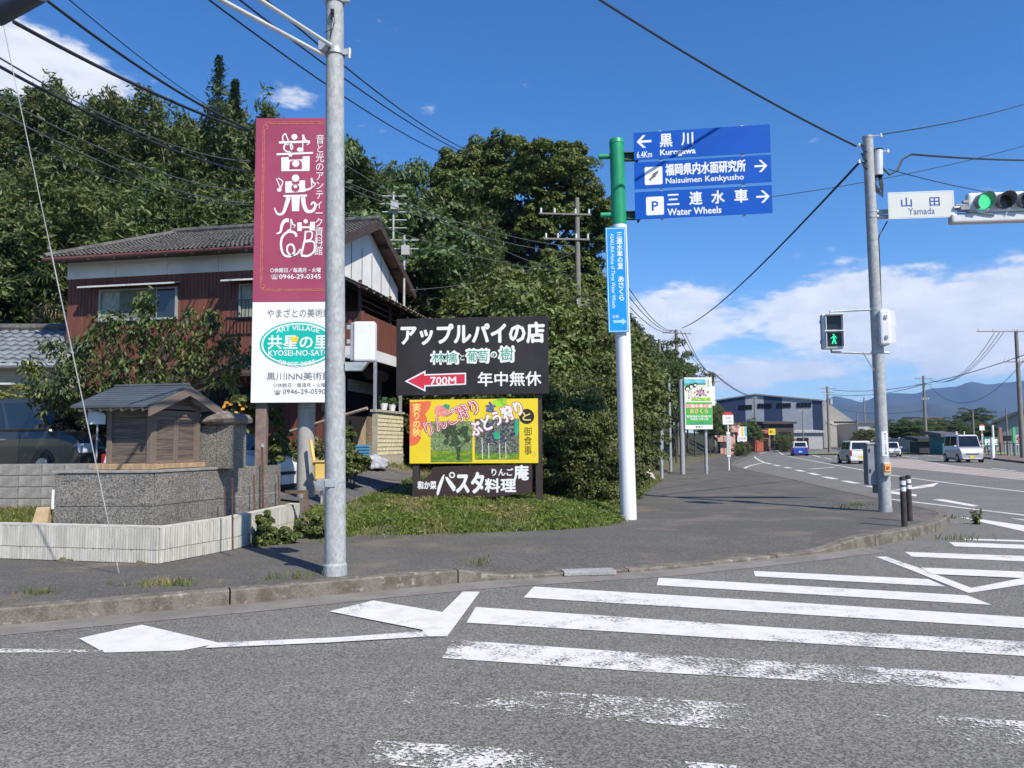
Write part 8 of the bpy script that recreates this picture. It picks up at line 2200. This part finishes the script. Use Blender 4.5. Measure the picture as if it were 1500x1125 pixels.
block('brown_roof_house', 'distant house roof showing above the orchard', 'house', 1350, 1383, 613, 190, 8, mat('cream_render', (1, 1, 1)), mat('brown_far_roof', (.14, .11, .10), .8))
panel('yellow_banner', 'yellow banner panel behind the silver van', 1398, 1416, 639, 650, 78, mat('yellow_print', (1, 1, 1)), cat='banner')
t_, pn, w_, a_, b_ = panel('green_banner', 'green banner with white letters right of the silver van', 1441, 1462, 640, 655, 74, mat('banner_green', (.01, .16, .09), .6), cat='banner')
txt('新鮮野菜', w_ * .06, w_ * .94, b_ + (a_ - b_) * .2, b_ + (a_ - b_) * .8, -.004, WHITE, pn, bold=.03)
panel('dark_banner', 'dark panel under the grey roofed building at the right edge', 1470, 1482, 638, 646, 72, DARK, cat='panel')
t_, pn, w_, a_, b_ = panel('pink_letter_board', 'pale board with dark pink lettering at the right edge', 1487, 1515, 637, 652, 70, mat('pale_pinkish', (.45, .42, .45), .6), cat='sign')
txt('やさい', w_ * .05, w_ * .95, b_ + (a_ - b_) * .15, b_ + (a_ - b_) * .9, -.004, mat('dark_pink_print', (.25, .02, .06), .6), pn, bold=.04)
panel('brown_standing_sign', 'narrow brown standing sign beside the thin dark pole', 1464, 1468, 626, 662, 70, mat('rusty_sign', (.25, .12, .08), .7), cat='sign', legs=False)
t = panel('green_flag', 'narrow green flag on a pole at the right edge', 1484, 1488, 626, 650, 68, mat('flag_green', (.05, .38, .15), .6), cat='flag')[0]
post(1456, 664, 623, 68, .09, WHITEP, 'white post with cross bar beyond the fence at the right'); post(1454, 664, 641, 60, .13, WHITEP, 'thick white post beside the bus stop across the road'); post(1402, 660, 632, 76, .10, WHITEP, 'white post behind the silver van'); post(1413, 650, 632, 90, .08, WHITEP, 'slim pale post among the orchard trees')
# grey gabled building at the right edge
a = AT(1462, 640, 85); t = thing('grey_gabled_building', 'grey walled building with dark sloping roof at the right picture edge', 'building', (a.x, 85, .12), -R(36)); z1_, z2_ = zat(1458, 620, 85), zat(1512, 597, 85); w_ = AT(1515, 640, 85).x - a.x
mm = M(); fr = [(0, 0, 0), (2 * w_, 0, 0), (2 * w_, 0, z1_), (w_, 0, z2_), (0, 0, z1_)]; bk_ = [(x, 14, z) for x, _, z in fr]; mm.add(fr + bk_, [[0, 1, 2, 3, 4], [9, 8, 7, 6, 5], [0, 4, 9, 5], [1, 6, 7, 2]]); mm.build('wall', mat('blue_grey_wall', (.25, .28, .32), .8, .05, .5), t)
for sgn in (0, 1):
    e0, e1 = ((-.5, z1_ - .25), (w_, z2_)) if not sgn else ((w_, z2_), (2 * w_ + .5, z1_ - .25)); mm = M()
    q = [(e0[0], -.6, e0[1] + .05), (e1[0], -.6, e1[1] + .05), (e1[0], 14.5, e1[1] + .05), (e0[0], 14.5, e0[1] + .05)]; mm.hexa(q, [(x, y, z + .3) for x, y, z in q]); mm.build('roof', mat('dark_shed_roof', (1, 1, 1)), t)
# railings
t = thing('dark_railing', 'black post and rail fence along the far pavement at the right', 'fence', (0, 0, .14))
fr = offset(FKs, -3.3); k_ = 0
pts = [Vector(g2(x, 667, .14)) for x in (1395, 1500)]; A = G(1392, 664.5, .14); B = G(1700, 676, .14); n_ = 26
for i in range(n_ + 1): p = A.lerp(B, i / n_); mm = M(); mm.box((p.x, p.y, .55), (.05, .05, 1.1)); mm.build('fence_post', BLACKP, t)
for z_ in (.08, 1.08): mm = M(); mm.tube([(A.x, A.y, z_), (B.x, B.y, z_)], .022, 6); mm.build('rail', BLACKP, t)
sheet('far_lawn', [(A.x - 14, A.y + 6), (A.x + 2, A.y + 4), (B.x + 10, B.y + 5), (B.x + 30, B.y + 14), (A.x + 6, A.y + 14), (A.x - 12, A.y + 12)], .135, mat('yellow_lawn', (.22, .25, .07), .9, .15, .5), kind='structure')

# ------------------------------------------------------------------ mountains, as a deep range of ridges
MT = mat('mountain_forest', (0.030, 0.050, 0.028), 0.95, 0.3, .004, col2=(.05, .065, .04))
PROF = [(980, 640), (1060, 640), (1150, 622), (1190, 600), (1205, 588), (1225, 580), (1243, 584), (1262, 589), (1285, 582), (1305, 576), (1340, 576), (1370, 568), (1400, 566), (1425, 559), (1450, 563), (1475, 560), (1500, 557), (1560, 545), (1700, 540), (2000, 560), (2600, 600)]
def prof(px):
    for i in range(len(PROF) - 1):
        if PROF[i][0] <= px <= PROF[i + 1][0]: t_ = (px - PROF[i][0]) / (PROF[i + 1][0] - PROF[i][0]); t_ = t_ * t_ * (3 - 2 * t_); return PROF[i][1] + (PROF[i + 1][1] - PROF[i][1]) * t_
    return 640
mm = M(); nx, ny = 200, 46; Y0m, Y1m = 2300., 5200.
for i in range(nx + 1):
    px = 980 + (2600 - 980) * i / nx
    for j in range(ny + 1):
        Yd = Y0m + (Y1m - Y0m) * j / ny; u_ = ray(px, 600); X_ = u_.x / u_.y * Yd
        pk = zat(px, prof(px), 3900.); pk = max(pk, 0)
        e = math.exp(-((Yd - 3900) / 620) ** 2); n_ = noise.fractal(Vector((X_ * .0014, Yd * .0014, 1.7)), 1.0, 2.0, 5)
        sp_ = abs(noise.noise(Vector((X_ * .0028, Yd * .0009, 4.2))))
        z = pk * e * (1 + .0 * n_) + pk * (1 - e) * .35 * math.exp(-((Yd - 3000) / 600) ** 2) * (1 + n_) - sp_ * pk * .5 * (1 - e) + (n_ * 26 - abs(noise.noise(Vector((X_ * .006, Yd * .0022, 9.1)))) * 34 if pk > 20 else 0) * (1.0 - .75 * e)
        mm.v.append((X_, Yd, max(-1, z)))
for i in range(nx):
    for j in range(ny): a = i * (ny + 1) + j; mm.f.append([a, a + ny + 1, a + ny + 2, a + 1])
mm.build('mountains', MT, smooth=True, kind='structure')
# haze
hz_ = bpy.data.materials.new('haze_air'); hz_.use_nodes = True; n = NT(hz_.node_tree); hz_.node_tree.nodes.clear()
o = n.n('ShaderNodeOutputMaterial'); v = n.n('ShaderNodeVolumePrincipled'); v.inputs['Color'].default_value = (.28, .48, 1.0, 1); v.inputs['Density'].default_value = 0.00014; v.inputs['Anisotropy'].default_value = 0.0
n.l(v.outputs[0], o.inputs['Volume'])
mm = M(); mm.box((1500, 2300, 199), (8400, 7000, 402)); mm.build('haze', hz_, kind='stuff')
